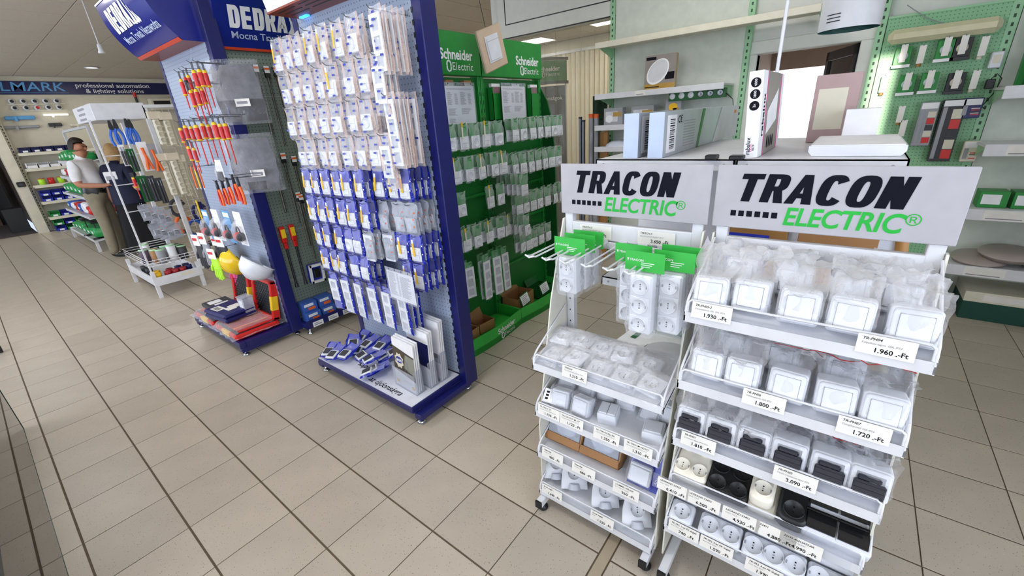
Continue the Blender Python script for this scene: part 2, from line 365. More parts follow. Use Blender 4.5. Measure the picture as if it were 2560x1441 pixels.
# walls
mat('wall_white', '#e0e1d9', 0.7, var=0.03); mat('wall_cream', '#d6cfbb', 0.7, var=0.03); mat('wall_beige', '#b7a79a', 0.7)
XR = 4.78
wr = MB()
wr.box(XR, XR + 0.1, -5.3, -2.86, 0, H); wr.box(XR, XR + 0.1, -2.86, -2.14, 1.98, H); wr.box(XR, XR + 0.1, -2.14, -0.86, 0, H)
wr.box(XR, XR + 0.1, -0.86, 0.62, 2.46, H); wr.box(XR, XR + 0.1, 0.62, 0.80, 0, H)
struct('wall_right', wr, 'wall_white', label='white wall with door opening and display uprights')
wr2 = MB(); wr2.box(XR + 0.1, 5.15, 0.72, 0.80, 0, H); struct('wall_side_room', wr2, 'wall_white')
wn_ = MB(); wn_.box(8.8, 8.9, 0.8, 10.5, 0, H); struct('wall_right_far', wn_, 'wall_cream')
wb = MB(); wb.box(1.06, 8.9, 10.45, 10.55, 0, H); struct('wall_back', wb, 'wall_cream', label='far cream wall below the blue banner')
ws = MB(); ws.box(-3.2, 9, -5.3, -5.2, 0, H); struct('wall_front', ws, 'wall_white')
wl = MB()
wl.box(-3.2, -3.1, -5.3, -3.56, 0, H); wl.box(-3.2, -3.1, -3.56, -3.43, 0, 1.95); wl.box(-3.2, -3.1, -3.56, -3.43, 2.55, H); wl.box(-3.2, -3.1, -3.43, 16, 0, H)  # narrow unseen slot, added to shape the sun patch on the green pegboard
struct('wall_left', wl, 'wall_white')
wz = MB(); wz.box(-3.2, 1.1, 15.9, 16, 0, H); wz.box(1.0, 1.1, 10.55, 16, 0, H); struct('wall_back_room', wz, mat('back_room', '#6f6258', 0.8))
# end post of the far wall with slotted edge
cp = MB(); cp.box(0.90, 1.06, 10.22, 10.55, 0, H); struct('trim_1', cp, 'wall_cream', label='white end post of the far wall')
# windows that let daylight in, outside the picture
mat('sky_pane', '#dfeaff', 0.3, emit=4.0)
def lit_window(n_, x0, x1, y0, y1, z0, z1, ax):
    f = MB(); t = 0.05
    if ax == 'x':
        f.box(x0, x1, y0, y1, z0 - t, z0); f.box(x0, x1, y0, y1, z1, z1 + t)
        for k in range(5): y = y0 + (y1 - y0) * k / 4; f.box(x0, x1, y - t / 2, y + t / 2, z0, z1)
    else:
        f.box(x0, x1, y0, y1, z0 - t, z0); f.box(x0, x1, y0, y1, z1, z1 + t)
        for k in range(5): x = x0 + (x1 - x0) * k / 4; f.box(x - t / 2, x + t / 2, y0, y1, z0, z1)
    o = struct('window_%d' % n_, f, 'white_paint')
    g = MB(); g.box(x0 + (0.01 if ax == 'x' else 0), x1 - (0.03 if ax == 'x' else 0), y0 + (0.01 if ax == 'y' else 0), y1 - (0.03 if ax == 'y' else 0), z0, z1)
    g.build('pane', ['sky_pane'], o)
lit_window(1, -3.1, -3.05, -2.5, 4.5, 0.7, 2.7, 'x')
lit_window(2, -2.4, 1.6, -5.2, -5.15, 0.75, 2.75, 'y')
lit_window(3, -3.1, -3.05, 6.7, 9.3, 0.5, 2.5, 'x')

# ceiling lamps
mat('lamp_white', '#ffffff', 0.5, emit=5.0)
def panel_lamp(x, y, z, power, sx=0.58, sy=0.58, label='', light=True):
    t = thing('ceiling_panel_lamp', label, 'ceiling lamp', (x, y, z), group='square ceiling panel lamps')
    f = MB()
    for a in ((-sx / 2, sx / 2, -sy / 2, -sy / 2 + 0.015), (-sx / 2, sx / 2, sy / 2 - 0.015, sy / 2), (-sx / 2, -sx / 2 + 0.015, -sy / 2, sy / 2), (sx / 2 - 0.015, sx / 2, -sy / 2, sy / 2)): f.box(*a, -0.012, 0)
    f.build('frame', ['white_paint'], t); d = MB(); d.box(-sx / 2 + 0.015, sx / 2 - 0.015, -sy / 2 + 0.015, sy / 2 - 0.015, -0.008, -0.002); d.build('diffuser', ['lamp_white'], t)
    if light:
        l = area('panel_light', (x, y, z - 0.02), (0, 0, 0), sx, sy, power, (1.0, 0.975, 0.94))
    return t
k = 0
for (x, y, pw) in ((0.4, -1.7, 22), (0.3, 0.9, 20), (3.4, -1.9, 12), (2.9, 1.1, 16), (0.0, 4.2, 18)):
    panel_lamp(x, y, H - 0.001, pw, label='square white ceiling panel lamp, %s of the shop ceiling' % ORD[k]); k += 1
def downlight(u, v, label, power):
    p = at_z(u, v, H); t = thing('downlight', label, 'ceiling lamp', p)
    r = MB(); r.lathe([(0.055, 0), (0.10, -0.002), (0.115, -0.014), (0.095, -0.018), (0.09, -0.004)], 20); r.build('ring', ['white_paint'], t)
    d = MB(); d.lathe([(0.0, -0.010), (0.05, -0.0105), (0.092, -0.006)], 20, flip=True); d.build('lens', ['lamp_white'], t)
    area('downlight_light', (p.x, p.y, p.z - 0.03), (0, 0, 0), 0.15, 0.15, power, (1.0, 0.95, 0.88))
downlight(228, 168, 'round white recessed downlight glowing in the far ceiling', 22)
downlight(-300, 168, 'round recessed downlight over the left aisle', 16)

# ---- the glazed room beyond the opening on the right: blinds, panel lamps
mat('blind', '#d9d0ba', 0.7, var=0.05)
rw = MB(); rw.box(8.8, 8.9, -5.3, 0.72, 0, H); struct('wall_side_room_end', rw, 'wall_cream')
rw = MB(); rw.box(XR + 0.1, 8.8, -1.35, -1.25, 0, H); struct('wall_side_room_near', rw, 'wall_cream')
bl = thing('vertical_blind', 'cream vertical slat blind across the end of the glazed room', 'blind', (8.7, 6.4, 0))
sm_ = MB(); sm_.box(-0.002, 0.002, -0.045, 0.045, 0.02, 2.75); slat = sm_.mesh('slat', ['blind'])
for k in range(66): obj('slat', slat, bl, (0, -0.05 - k * 0.108, 0), rot=(0, 0, math.radians(20)))
hb = MB(); hb.box(-0.03, 0.03, -7.2, 0, 2.75, 2.80); hb.build('head_rail', ['white_paint'], bl)
for n_, (x, y, lb) in enumerate([(7.2, 2.0, 'leftmost'), (6.95, 1.05, 'largest'), (7.7, 0.75, 'rightmost'), (8.2, 2.45, 'low left'), (8.3, 0.4, 'farthest')]):
    panel_lamp(x, y, H - 0.001, 14, label='bright square panel lamp, %s one in the glazed room' % lb, light=n_ in (0, 1, 4))
# header panel with a black outline, and the clear strips hanging in the opening
hd = thing('header_panel', 'long white header panel with black outline above the strip curtain', 'panel', (XR - 0.02, 0.66, 2.46))
b_ = MB(); b_.box(-0.03, 0.0, -1.52, 0, 0.0, 0.54); b_.build('board', ['wall_white'], hd)
b_ = MB()
for (y0, y1, z0, z1) in ((-1.5, -0.1, 0.14, 0.15), (-1.5, -0.1, 0.42, 0.43), (-0.11, -0.1, 0.14, 0.43), (-1.5, -1.49, 0.14, 0.43)): b_.box(-0.034, -0.03, y0, y1, z0, z1)
b_.box(-0.034, -0.03, -1.52, 0.0, 0.0, 0.012); b_.build('outline', ['black'], hd)
film('strip_pvc', '#f0eee2', 0.82, 0.1, '#d8d4c4', 6, 0.15)
sc_ = thing('strip_curtain', 'clear plastic strip curtain hanging in the side room opening', 'curtain', (XR + 0.05, 0.60, 0.03))
for k in range(9):
    g = MB(); y0 = -0.005 - k * 0.162
    g.grid(lambda a, b, y0=y0: (0.008 * math.cos(a * math.pi) + (0.006 if k % 2 else 0), y0 - a * 0.175, b * 2.42), 4, 1)
    g.build('strip', ['strip_pvc'], sc_)

# ---- vestibule behind the door on the right wall
vs_ = MB(); vs_.box(XR + 0.1, 6.8, -3.15, -3.05, 0, 2.3); vs_.box(XR + 0.1, 6.8, -1.95, -1.85, 0, 2.3); vs_.box(XR + 0.1, 6.8, -3.15, -1.85, 2.3, 2.4)
vs_.box(6.8, 6.9, -3.15, -1.85, 1.92, 2.4); struct('wall_vestibule', vs_, 'wall_beige')
od = MB(); od.box(6.85, 6.87, -3.1, -1.9, 0, 1.93); struct('window_4', od, mat('outdoor_light', '#f4f8ff', 0.5, emit=2.0))
dr = thing('door_1', None, None, (XR, -2.14, 0)); dr['kind'] = 'structure'; dr['label'] = 'white framed shop door with glass leaf standing open'
f = MB()
for (y0, y1, z0, z1) in ((-0.80, 0.08, 1.96, 2.06), (-0.80, -0.70, 0, 1.96), (0.0, 0.08, 0, 1.96)): f.cbox(-0.03, 0.12, y0, y1, z0, z1, 0.006)
f.build('frame', ['wall_white'], dr)
f = MB()
for (a, b2, z0, z1) in ((0, 0.68, 1.88, 1.96), (0, 0.68, 0.02, 0.16), (0, 0.07, 0.02, 1.96), (0.61, 0.68, 0.02, 1.96)): f.cbox(a, b2, -0.02, 0.02, z0, z1, 0.005)
f.build('leaf_frame', ['dark_steel'], dr, (0.1, -0.70, 0), math.radians(20))
g = MB(); g.box(0.07, 0.61, -0.004, 0.004, 0.16, 1.88); g.build('leaf_glass', ['pane_glass'], dr, (0.1, -0.70, 0), math.radians(20))
# ================================================================ white price-shelf stands with the grey name boards (front, right)
pegboard('slot_post', '#e2e3e6', '#55565a', 0.05, 0.004)
def price_card(w_, h_, top, sub, price, bend=0.0):
    """paper price label: card with three printed lines, origin bottom left, reads from -y"""
    m = MB(); m.box(0, w_, 0, 0.0012, 0, h_, 0)
    y = -0.0004
    if top: m.text(top, 0.008, y, h_ * 0.80, h_ * 0.20, 1, 0.012, 0.25, align='LEFT')
    if sub: m.text(sub, 0.008, y, h_ * 0.58, h_ * 0.15, 2, 0.0, 0.2, align='LEFT', sx=0.92)
    m.text(price + ' .-Ft', w_ * 0.60, y, h_ * 0.25, h_ * 0.34, 1, 0.018, sx=1.0 if len(price) > 3 else 1.05)
    return m.mesh('price_label', ['label_card', 'ink', 'grey_ink'])
mat('label_card', '#e9e6df', 0.5)
def stand_shelf(t, zb, W, labels, depth=0.24, tilt=0.055, strip=None):
    """gravity shelf: tilted tray with white lip, wire rail and clear front that carries the price labels"""
    h = W / 2; m = MB()
    m.prism([(-0.004, zb), (0.004, zb), (0.004, zb + 0.014), (depth, zb + 0.014 + tilt), (depth, zb + 0.02 + tilt), (0.0, zb + 0.022), (-0.004, zb + 0.03)], 0, -h + 0.004, h - 0.004)
    for sx in (-1, 1):
        x = sx * (h - 0.006)
        m.prism([(-0.004, zb + 0.002), (depth, zb + 0.014 + tilt), (depth, zb + 0.040 + tilt), (0.03, zb + 0.038), (-0.004, zb + 0.03)], 0, x - 0.002, x + 0.002)
    s = m.build('shelf', ['white_paint'], t)
    r = MB(); zr = zb + 0.062; ym = 0.012
    p = [(-h + 0.008, depth, zb + 0.12 + tilt), (-h + 0.008, 0.03, zr + 0.012), (-h + 0.008, ym, zr), (-h + 0.008, 0.0, zr - 0.02), (-h + 0.008, -0.002, zb + 0.02)]
    r.tube(p, 0.0035, 6); r.tube([(-x, y, z) for x, y, z in p], 0.0035, 6)
    r.tube([(-h + 0.012, -0.001, zb + 0.03), (-h + 0.012, 0.006, zr - 0.006), (-h + 0.02, 0.008, zr), (h - 0.02, 0.008, zr), (h - 0.012, 0.006, zr - 0.006), (h - 0.012, -0.001, zb + 0.03)], 0.0035, 6)
    r.build('wire_rail', ['white_paint'], s)
    a = MB(); a.quad((-h + 0.014, -0.003, zb + 0.024), (h - 0.014, -0.003, zb + 0.024), (h - 0.014, 0.005, zr - 0.003), (-h + 0.014, 0.005, zr - 0.003)); a.build('clear_front', ['acrylic'], s)
    if strip:
        a = MB(); a.quad((-h + strip, -0.024, zb + 0.002), (h - 0.03, -0.024, zb + 0.002), (h - 0.03, -0.016, zr - 0.008), (-h + strip, -0.016, zr - 0.008)); a.build('clear_label_strip', ['acrylic'], s)
    for (fx, top, sub, price) in labels:
        lw = 0.098
        o = obj('price_label', price_card(lw, 0.044, top, sub, price), s, (-h + fx * W, -0.0075 if not strip else -0.026, zb + 0.020 if not strip else zb + 0.006)); o.rotation_euler = (math.radians(-8), 0, 0)
    return s
def name_board(t, W, z0, z1, y):
    h = W / 2; m = MB(); m.cbox(-h, h, y - 0.006, y, z0, z1, 0.002)
    b = m.build('name_board', ['sign_grey'], t)
    m = MB(); zc = (z0 + z1) / 2; Hh = z1 - z0
    m.block('TRACON', -h * 0.80, y - 0.0068, zc - Hh * 0.06, Hh * 0.43, 0, 0.66, 0.27, 0.19, 0.095, 0.22, sx=W / 0.512 * 1.055)
    m.text('ELECTRIC', 0.038, y - 0.0068, zc - Hh * 0.27, Hh * 0.375, 1, 0.022, 0.16, 0.98, sx=0.86)
    m.text('®', h * 0.68, y - 0.0068, zc - Hh * 0.20, Hh * 0.22, 1, 0.0)
    for k in range(6): m.box(-h * 0.82 + k * 0.0205, -h * 0.82 + k * 0.0205 + 0.0140, y - 0.0068, y - 0.006, zc - Hh * 0.30, zc - Hh * 0.30 + 0.016, 0)
    m.build('lettering', [mat('sign_ink', '#0b0d1a', 0.7, spec=0.15), mat('sign_green', '#2fb045', 0.6, spec=0.2)], b)
def price_stand(name, label, yc, W, shelves, cross, hooks=None, zfoot=0.0):
    t = thing(name, label, 'display stand', (1.28, yc, 0), WEST); h = W / 2
    for sx in (-1, 1):
        p = MB(); x = sx * (h - 0.002)
        p.prism([(0.025, 0.07), (0.25, 0.07), (0.262, 1.225), (0.243, 1.225), (0.14, 0.93), (0.025, 0.42)], 0, x - 0.0025, x + 0.0025)
        p.build('side_panel', [mat('panel_cream', '#dcdacd', 0.4)], t)
        p = MB(); x = sx * (h - 0.022); p.cbox(x - 0.016, x + 0.016, 0.25, 0.28, 0.03, 1.25, 0.002); p.box(x - 0.014, x + 0.014, 0.252, 0.278, 1.25, 1.40)
        for k in range(22): p.cyl((x, 0.2495, 0.10 + k * 0.05), (x, 0.251, 0.10 + k * 0.05), 0.003, n=8, mi=1)
        p.build('post', ['white_paint', 'black'], t)
        p = MB(); p.cbox(x - 0.014, x + 0.014, -0.035, 0.33, 0.028, 0.062, 0.002); lg = p.build('foot_beam', ['white_paint'], t)
        p = MB(); p.box(x - 0.0145, x + 0.0145, -0.043, -0.035, 0.0275, 0.0625); p.build('end_cap', ['black'], lg)
        p = MB(); p.lathe([(0.0, 0.0), (0.021, 0.0), (0.022, 0.008), (0.012, 0.02), (0.006, 0.022), (0.006, 0.03)], 14, c=(x, -0.005, 0)); p.build('levelling_foot', ['black'], lg)
    p = MB(); p.cbox(-h + 0.035, h - 0.035, 0.25, 0.275, cross[0], cross[1], 0.003); p.build('cross_bar', ['white_paint'], t)
    p = MB(); p.cbox(-h + 0.035, h - 0.035, 0.26, 0.28, 0.08, 0.12, 0.003); p.build('lower_bar', ['white_paint'], t)
    name_board(t, W + 0.012, 1.245, 1.422, 0.25)
    for s in shelves: stand_shelf(t, s[0], W, s[1], strip=s[2] if len(s) > 2 else None)
    return t
Y1, Y2 = -2.375, -2.905
st1 = price_stand('price_stand', 'narrow white shelf stand with hanging hooks and grey name board', Y1, 0.50, [
    (0.70, [(0.27, 'TFKSCH', 'FALON KIVÜLI ALJZAT 2P+F', '1.310')]),
    (0.485, [(0.04, 'TK-TFKV1 2P', 'FALON KIVÜLI KAPCSOLÓ', '1.150'), (0.24, 'TK-TFKV1CS M-107', 'FALON KIVÜLI KAPCSOLÓ', '1.120'), (0.52, 'TK-TFKV5CSILLÁR', 'FALON KIVÜLI KAPCSOLÓ', '1.350'), (0.75, 'TK-TFKV1M VÁLTÓ', 'FALON KIVÜLI KAPCSOLÓ', '1.310')]),
    (0.275, [(0.06, 'Takarólap', 'dobozhoz 10 cm', '480'), (0.34, 'Takarólap', 'dobozhoz 10 cm', '480'), (0.68, 'COMMEL 943-029', 'Adria 3db-os csomag', '960')]),
    (0.07, [(0.04, 'Sarok dugalj', 'fehér', '1.440'), (0.50, 'Sarok dugalj', 'fehér', '1.520')])], (1.155, 1.215))
for fx, pr in ((0.14, '2.360'), (0.58, '3.650')):
    o = obj('price_label', price_card(0.125, 0.046, 'TFKSCH-2' if fx < 0.3 else 'TFKSCH-3', 'FALON KIVÜLI ALJZAT 2P+F', pr), st1, (-0.25 + fx * 0.5, 0.247, 1.162))
st2 = price_stand('price_stand', 'wide white shelf stand full of bagged switches with grey name board', Y2, 0.51, [
    (1.035, [(0.045, 'TR-PH05-2', 'Kétáramkörös 105, 10A, IP54', '1.930'), (0.73, 'TR-PH04', 'Kétpólusú kapcs. 10A, IP54', '1.960')]),
    (0.815, [(0.34, 'TR-PH06', 'Váltókapcsoló 10A IP54', '1.800'), (0.74, 'TR-PH07', 'Csengőnyomó 10A IP54', '1.720')]),
    (0.605, [(0.06, 'TR-PH01', 'Csatlakozó aljzat 2P+F IP54', '1.810'), (0.54, 'TR-PH02', 'Kettős Csatlakozó aljzat IP54', '3.090')]),
    (0.42, [(-0.045, 'LEGRAND 53424', 'Daily 162 K', '6.410'), (0.135, 'LEGRAND 53474', 'Daily 162 B', '6.500'), (0.34, 'LEGRAND 53421', 'Daily2 162 K', '4.930'), (0.515, '53471', 'B', '4.880'), (0.63, '22131 AQUASTAR', 'T.DUGALJ 2-4S IP44', '4.990')], -0.04),
    (0.225, [(0.04, 'TK-FKL 1-es FK dugalj', 'fehér falon kívüli', '740'), (0.24, 'TK-FKL 2-es FK dugalj', 'fehér falon kívüli', '1.590'), (0.50, 'TK-FKL 3-as FK dugalj', 'fehér falon kívüli', '1.990')])], (1.155, 1.215))

# ---- pieces of the goods: small white wall sockets and switches
mat('shade_grey', '#b8bcc6', 0.4); mat('smoke_lid', '#2c2e38', 0.12, coat=0.5)
def socket_face(m, x, z, r, y, base=0, hole=1):
    """recessed round earthed socket, looking towards -y"""
    m.M0 = m.M; L = Matrix.Translation((x, y, z)) @ Matrix.Rotation(math.radians(90), 4, 'X')
    m.M = (m.M0 @ L) if m.M0 else L
    m.lathe([(r * 1.10, 0.0), (r * 1.08, 0.006), (r * 1.02, 0.006), (r * 0.97, 0.0006), (0.0, 0.0006)], 18, base)
    for a, b in ((0, 0.32), (0, -0.32)): m.cyl((a * r, b * r, 0.0004), (a * r, b * r, 0.0012), r * 0.10, n=8, mi=hole)
    m.box(-r * 0.10, r * 0.10, -r * 0.08, r * 0.08, 0.0004, 0.0012, 2 if hole == 1 else base)
    for s in (-1, 1): m.box(s * r * 0.9 - r * 0.10, s * r * 0.9 + r * 0.10, -r * 0.16, r * 0.16, 0.0004, 0.0045, 2 if hole == 1 else hole)
    m.M = m.M0
def block_socket(n, pitch=0.062, wd=0.068, dp=0.042, mats=('white_plastic', 'black', 'grey')):
    m = MB(); hh = n * pitch + 0.006; m.cbox(-wd / 2, wd / 2, -dp, 0, -hh, 0, 0.005)
    for k in range(n):
        z = -0.003 - pitch * (k + 0.5); m.cbox(-wd / 2 + 0.004, wd / 2 - 0.004, -dp - 0.003, -dp, z - pitch / 2 + 0.003, z + pitch / 2 - 0.003, 0.002); socket_face(m, 0, z, 0.0225, -dp - 0.003)
    return m.mesh('socket_block', mats)
NZ = {}
def noise(i, j, k):
    q = (i, j, k)
    if q not in NZ: NZ[q] = random.Random(i * 928371 + j * 1237 + k * 77).uniform(-1, 1)
    return NZ[q]
def sn(x, y, k):
    """smooth value noise"""
    i, j = math.floor(x), math.floor(y); a, b = x - i, y - j; a = a * a * (3 - 2 * a); b = b * b * (3 - 2 * b)
    return (noise(i, j, k) * (1 - a) + noise(i + 1, j, k) * a) * (1 - b) + (noise(i, j + 1, k) * (1 - a) + noise(i + 1, j + 1, k) * a) * b
def sleeve(w_, d_, h_, var, top=0.06, mats=('clear_film',), header=None, amp=0.006):
    """crumpled film sleeve around a box w_ x d_ x h_ hanging from z=0 downwards, with a loose film neck of height top"""
    m = MB(); nu, nv = 20, 14
    def fn(a, b):
        ang = a * 2 * math.pi; z = 0.0 + top - b * (h_ + top + 0.012)
        f = 1.0 if z < 0 else max(0.12, 1 - z / max(top, 1e-4) * 0.9)
        c, s = math.cos(ang), math.sin(ang); q = max(abs(c), abs(s)); c, s = c / q, s / q
        nn = amp * sn((a % 1) * 9 if a < 1 else 0, b * 7, var) * (0.3 if b in (0, 1) else 1); ex = 1.0 + 0.1 * sn(0 if a >= 1 else a * 9, b * 7, var + 5)
        return (c * (w_ / 2 * (1 if z < 0 else 1.04) + 0.004 + abs(nn)), -d_ / 2 + s * (d_ / 2 * f + 0.004 + abs(nn)) * ex, z + nn * 0.8)
    m.grid(fn, nu, nv)
    return m.mesh('film', mats)
def prism_card(w_, h_, txt=True):
    m = MB(); m.box(-w_ / 2, w_ / 2, -0.001, 0.001, 0, h_, 0)
    if txt:
        m.add([(-w_ / 2 + 0.006, -0.0016, h_ * 0.62), (-w_ / 2 + 0.012, -0.0016, h_ * 0.62), (-w_ / 2 + 0.009, -0.0016, h_ * 0.45)], [(0, 1, 2)], 1)
        m.text('TRACON', -w_ / 2 + 0.014, -0.0016, h_ * 0.55, h_ * 0.17, 1, 0.01, align='LEFT')
        for k in range(3): m.box(-w_ / 2 + 0.05, w_ / 2 - 0.03 - k * 0.006, -0.0016, -0.001, h_ * (0.42 - k * 0.1), h_ * (0.45 - k * 0.1), 1)
    return m.mesh('header_card', ['bright_green', 'paper'])
# hooks on the narrow stand: double prong wire hooks
def prong_hook(t, x, z, L=0.33):
    m = MB(); y0 = 0.247; y1 = y0 - L
    for dx in (-0.011, 0.011): m.tube([(x + dx, y0, z), (x + dx, y1 + 0.02, z), (x + dx * 0.7, y1, z + 0.006)], 0.0032, 6)
    m.tube([(x - 0.018, y1, z + 0.008), (x, y1 - 0.003, z + 0.002), (x + 0.018, y1, z + 0.008)], 0.0032, 6); m.box(x - 0.016, x + 0.016, y0 - 0.001, y0 + 0.004, z - 0.015, z + 0.012)
    m.build('prong_hook', ['white_paint'], t)
HX = [-0.222, -0.155, -0.085, -0.012, 0.06, 0.125]; HZ = 1.15
bar = MB(); bar.cbox(-0.225, 0.225, 0.25, 0.275, 1.125, 1.152, 0.003); bar.build('hook_bar', ['white_paint'], st1)
for k, x in enumerate(HX): prong_hook(st1, x, HZ, 0.265)
blk3, blk2 = block_socket(3), block_socket(2)
card = prism_card(0.118, 0.06)
def hang_block(x, y, n, var, label, zt=HZ + 0.004):
    P = Vector((1.28 + y, Y1 - x, zt)); t = thing('bagged_socket', label, 'socket', P, WEST, 'bagged sockets hanging on hooks')
    obj('header_card', card, t, (0, 0, -0.016)); o = obj('socket_block', blk3 if n == 3 else blk2, t, (0, 0.021, -0.022))
    hh = n * 0.062; obj('film', sleeve(0.072, 0.05, hh, var, 0.006), t, (0, 0.026, -0.022))
hang_block(-0.139, 0.10, 2, 1, 'bagged white two-gang socket under green card, leftmost on the hooks')
hang_block(-0.131, 0.155, 2, 2, 'bagged white two-gang socket hanging right behind the leftmost one')
hang_block(-0.124, 0.205, 2, 8, 'bagged white two-gang socket hanging last on the left hooks')
hang_block(0.080, 0.115, 3, 3, 'bagged white three-gang socket hanging second from left, partly covered')
hang_block(0.140, 0.055, 3, 4, 'bagged white three-gang socket hanging nearest in the middle')
hang_block(0.212, 0.095, 3, 5, 'bagged white three-gang socket hanging rightmost on the hooks')
hang_block(0.214, 0.155, 3, 6, 'bagged white three-gang socket hanging behind the rightmost one')

# ---- goods standing on the price shelves
def on_shelf(yc, x, y, zb, lift=0.0):
    """world point on a tilted shelf: x right from the stand middle, y back from the front"""
    return Vector((1.28 + y, yc - x, zb + 0.022 + 0.055 * y / 0.24 + lift))
TILT = math.radians(13)
def switch_box(w_=0.074, d_=0.055, h_=0.074, win=False, lid=False):
    m = MB(); m.rbox(-w_ / 2, w_ / 2, -d_ / 2, d_ / 2, 0, h_, 0.008, 0.003)
    f = MB(); f.rbox(-w_ / 2 + 0.003, w_ / 2 - 0.003, -d_ / 2 - 0.007, -d_ / 2, 0.003, h_ - 0.003, 0.008, 0.003)
    r = MB(); r.rbox(-w_ / 2 + 0.013, w_ / 2 - 0.013, -d_ / 2 - 0.0105, -d_ / 2 - 0.006, 0.013, h_ - 0.013, 0.003, 0.0015)
    if lid:
        r = MB(); r.cbox(-w_ / 2 + 0.009, w_ / 2 - 0.009, -d_ / 2 - 0.017, -d_ / 2 - 0.006, 0.010, h_ * 0.62, 0.003); r.cbox(-w_ / 2 + 0.014, w_ / 2 - 0.018, -d_ / 2 - 0.015, -d_ / 2 - 0.006, h_ * 0.62, h_ * 0.78, 0.003)
        for k in range(3): r.box(-w_ / 2 + 0.011, w_ / 2 - 0.011, -d_ / 2 - 0.0185, -d_ / 2 - 0.017, 0.014 + k * 0.012, 0.017 + k * 0.012)
    g = MB(); g.box(-w_ / 2 + 0.0122, w_ / 2 - 0.0122, -d_ / 2 - 0.0073, -d_ / 2 - 0.0065, 0.0122, h_ - 0.0122)
    return m.mesh('body', ['white_plastic']), f.mesh('frame', ['white_plastic']), r.mesh('lid' if lid else 'rocker', ['smoke_lid' if lid else 'white_plastic']), g.mesh('gap', ['grey'])
SW = switch_box(); SL = switch_box(lid=True); SL2 = switch_box(0.078, 0.055, 0.095, lid=True)
def zip_bag(w_, d_, h_, var, flap=0.09, lean=0.6, red=False, wide=1.3):
    """loose zip bag round a small box, its empty upper half folded back and crumpled"""
    m = MB(); nu, nv = 18, 22; tot = h_ + flap
    def fn(a, b, front):
        s_ = b * tot; i, j = int(round(a * nu)), int(round(b * nv)); over = max(0, s_ - h_)
        ww = w_ * (1.06 + (wide - 1.06) * min(1, over / flap)); x = (a - 0.5) * ww
        n1, n2, n3 = (sn(a * 5, b * 7, var + q) + 0.4 * sn(a * 11, b * 14, var + q) for q in (0, 31, 77))
        k_ = min(1, s_ / 0.03)
        if over <= 0: y = (-d_ / 2 - 0.013 if front else d_ / 2 + 0.004) * k_; z = s_ - 0.002; y *= 1 - 0.25 * abs(a - 0.5) * 2
        else:
            q = over / flap; y = (-d_ / 2 - 0.010) * (1 - q) * (1 if front else -0.3) + over * math.sin(lean) * 0.9; z = h_ + over * math.cos(lean) + 0.010 * math.sin(q * 5 + var)
        c = 0.004 if over <= 0 else 0.013
        return (x + n1 * c * 0.6, y + n2 * c, z + n3 * c * (0.3 if s_ < 0.01 else 0.8))
    m.grid(lambda a, b: fn(a, b, True), nu, nv); m.grid(lambda a, b: fn(1 - a, b, False), nu, nv)
    if red:
        q = [fn(a / 6, 0.95, True) for a in range(7)]
        m.tube([(x, y - 0.002, z) for x, y, z in q], 0.0012, 4, 1)
    return m.mesh('zip_bag', ['soft_film' if not red else 'clear_film', 'red'])
BAGS = {}
def bagged_switch(kind, yc, x, y, zb, var, label, rz=0.0, group='bagged white switches on the wide stand', flap=0.09, lean=0.7, red=False, tilt=0.24, lift=0.0):
    t = thing('bagged_switch', label, 'switch', on_shelf(yc, x, y, zb, lift), WEST + rz, group)
    t.rotation_euler = (-tilt, 0, WEST + rz); t.scale = (1.13, 1.13, 1.13)
    P = {'sw': SW, 'lid': SL, 'lid2': SL2}[kind]
    for nm, me in zip(('body', 'frame', 'lid' if kind != 'sw' else 'rocker', 'gap'), P): obj(nm, me, t)
    k = (kind, var % 6, flap, red)
    hh = 0.095 if kind == 'lid2' else 0.074
    if k not in BAGS: BAGS[k] = zip_bag(0.078, 0.055, hh, var % 6 + 3, flap, lean, red)
    obj('zip_bag', BAGS[k], t)
names5 = ['leftmost', 'second from left', 'middle', 'fourth from left', 'rightmost']
for k, x in enumerate((-0.20, -0.105, 0.0, 0.10, 0.205)):
    bagged_switch('sw', Y2, x, 0.055 + (0.012 if k == 1 else 0), 1.035, k, 'white rocker switch in a crumpled zip bag, %s on the top shelf' % names5[k], rz=(0.05, -0.03, 0.04, -0.08, 0.02)[k], flap=0.11, lean=0.9)
for k, x in enumerate((-0.15, -0.03, 0.09, 0.18)):
    bagged_switch('sw', Y2, x, 0.165, 1.035, k + 2, 'white bagged rocker switch in the back row of the top shelf, %s' % names5[k], flap=0.09, lean=1.0)
for k, x in enumerate((-0.185, -0.095, 0.01, 0.11, 0.20)):
    bagged_switch('sw', Y2, x, 0.052, 0.815, k + 1, 'white rocker switch in a clear zip bag, %s on the second shelf' % names5[k], rz=(0, 0.03, -0.05, 0.06, 0.02)[k], flap=0.085, lean=0.9, red=k > 1)
for k, x in enumerate((-0.14, -0.02, 0.12)):
    bagged_switch('sw', Y2, x, 0.155, 0.815, k + 4, 'white bagged switch in the back row of the second shelf, %s' % ('left', 'middle', 'right')[k], flap=0.07, lean=1.0, red=True)
for k, (x, kd) in enumerate(((-0.21, 'lid'), (-0.125, 'lid'), (-0.04, 'lid'), (0.045, 'lid'), (0.135, 'lid'), (0.215, 'lid'))):
    bagged_switch(kd, Y2, x, 0.052, 0.605, k, 'white outlet with dark smoked lid in zip bag, %s on the third shelf' % (ORD[k] + ' from left'), group='bagged lidded outlets on the wide stand', flap=0.06, lean=0.9, red=k > 2)
for k, (x, kd) in enumerate(((-0.13, 'lid2'), (0.06, 'lid'), (0.17, 'lid'))):
    bagged_switch(kd, Y2, x, 0.145, 0.605, k + 2, 'white lidded outlet in the back row of the third shelf, %s' % ('left', 'middle', 'right')[k], group='bagged lidded outlets on the wide stand', flap=0.05, lean=1.0, red=True)

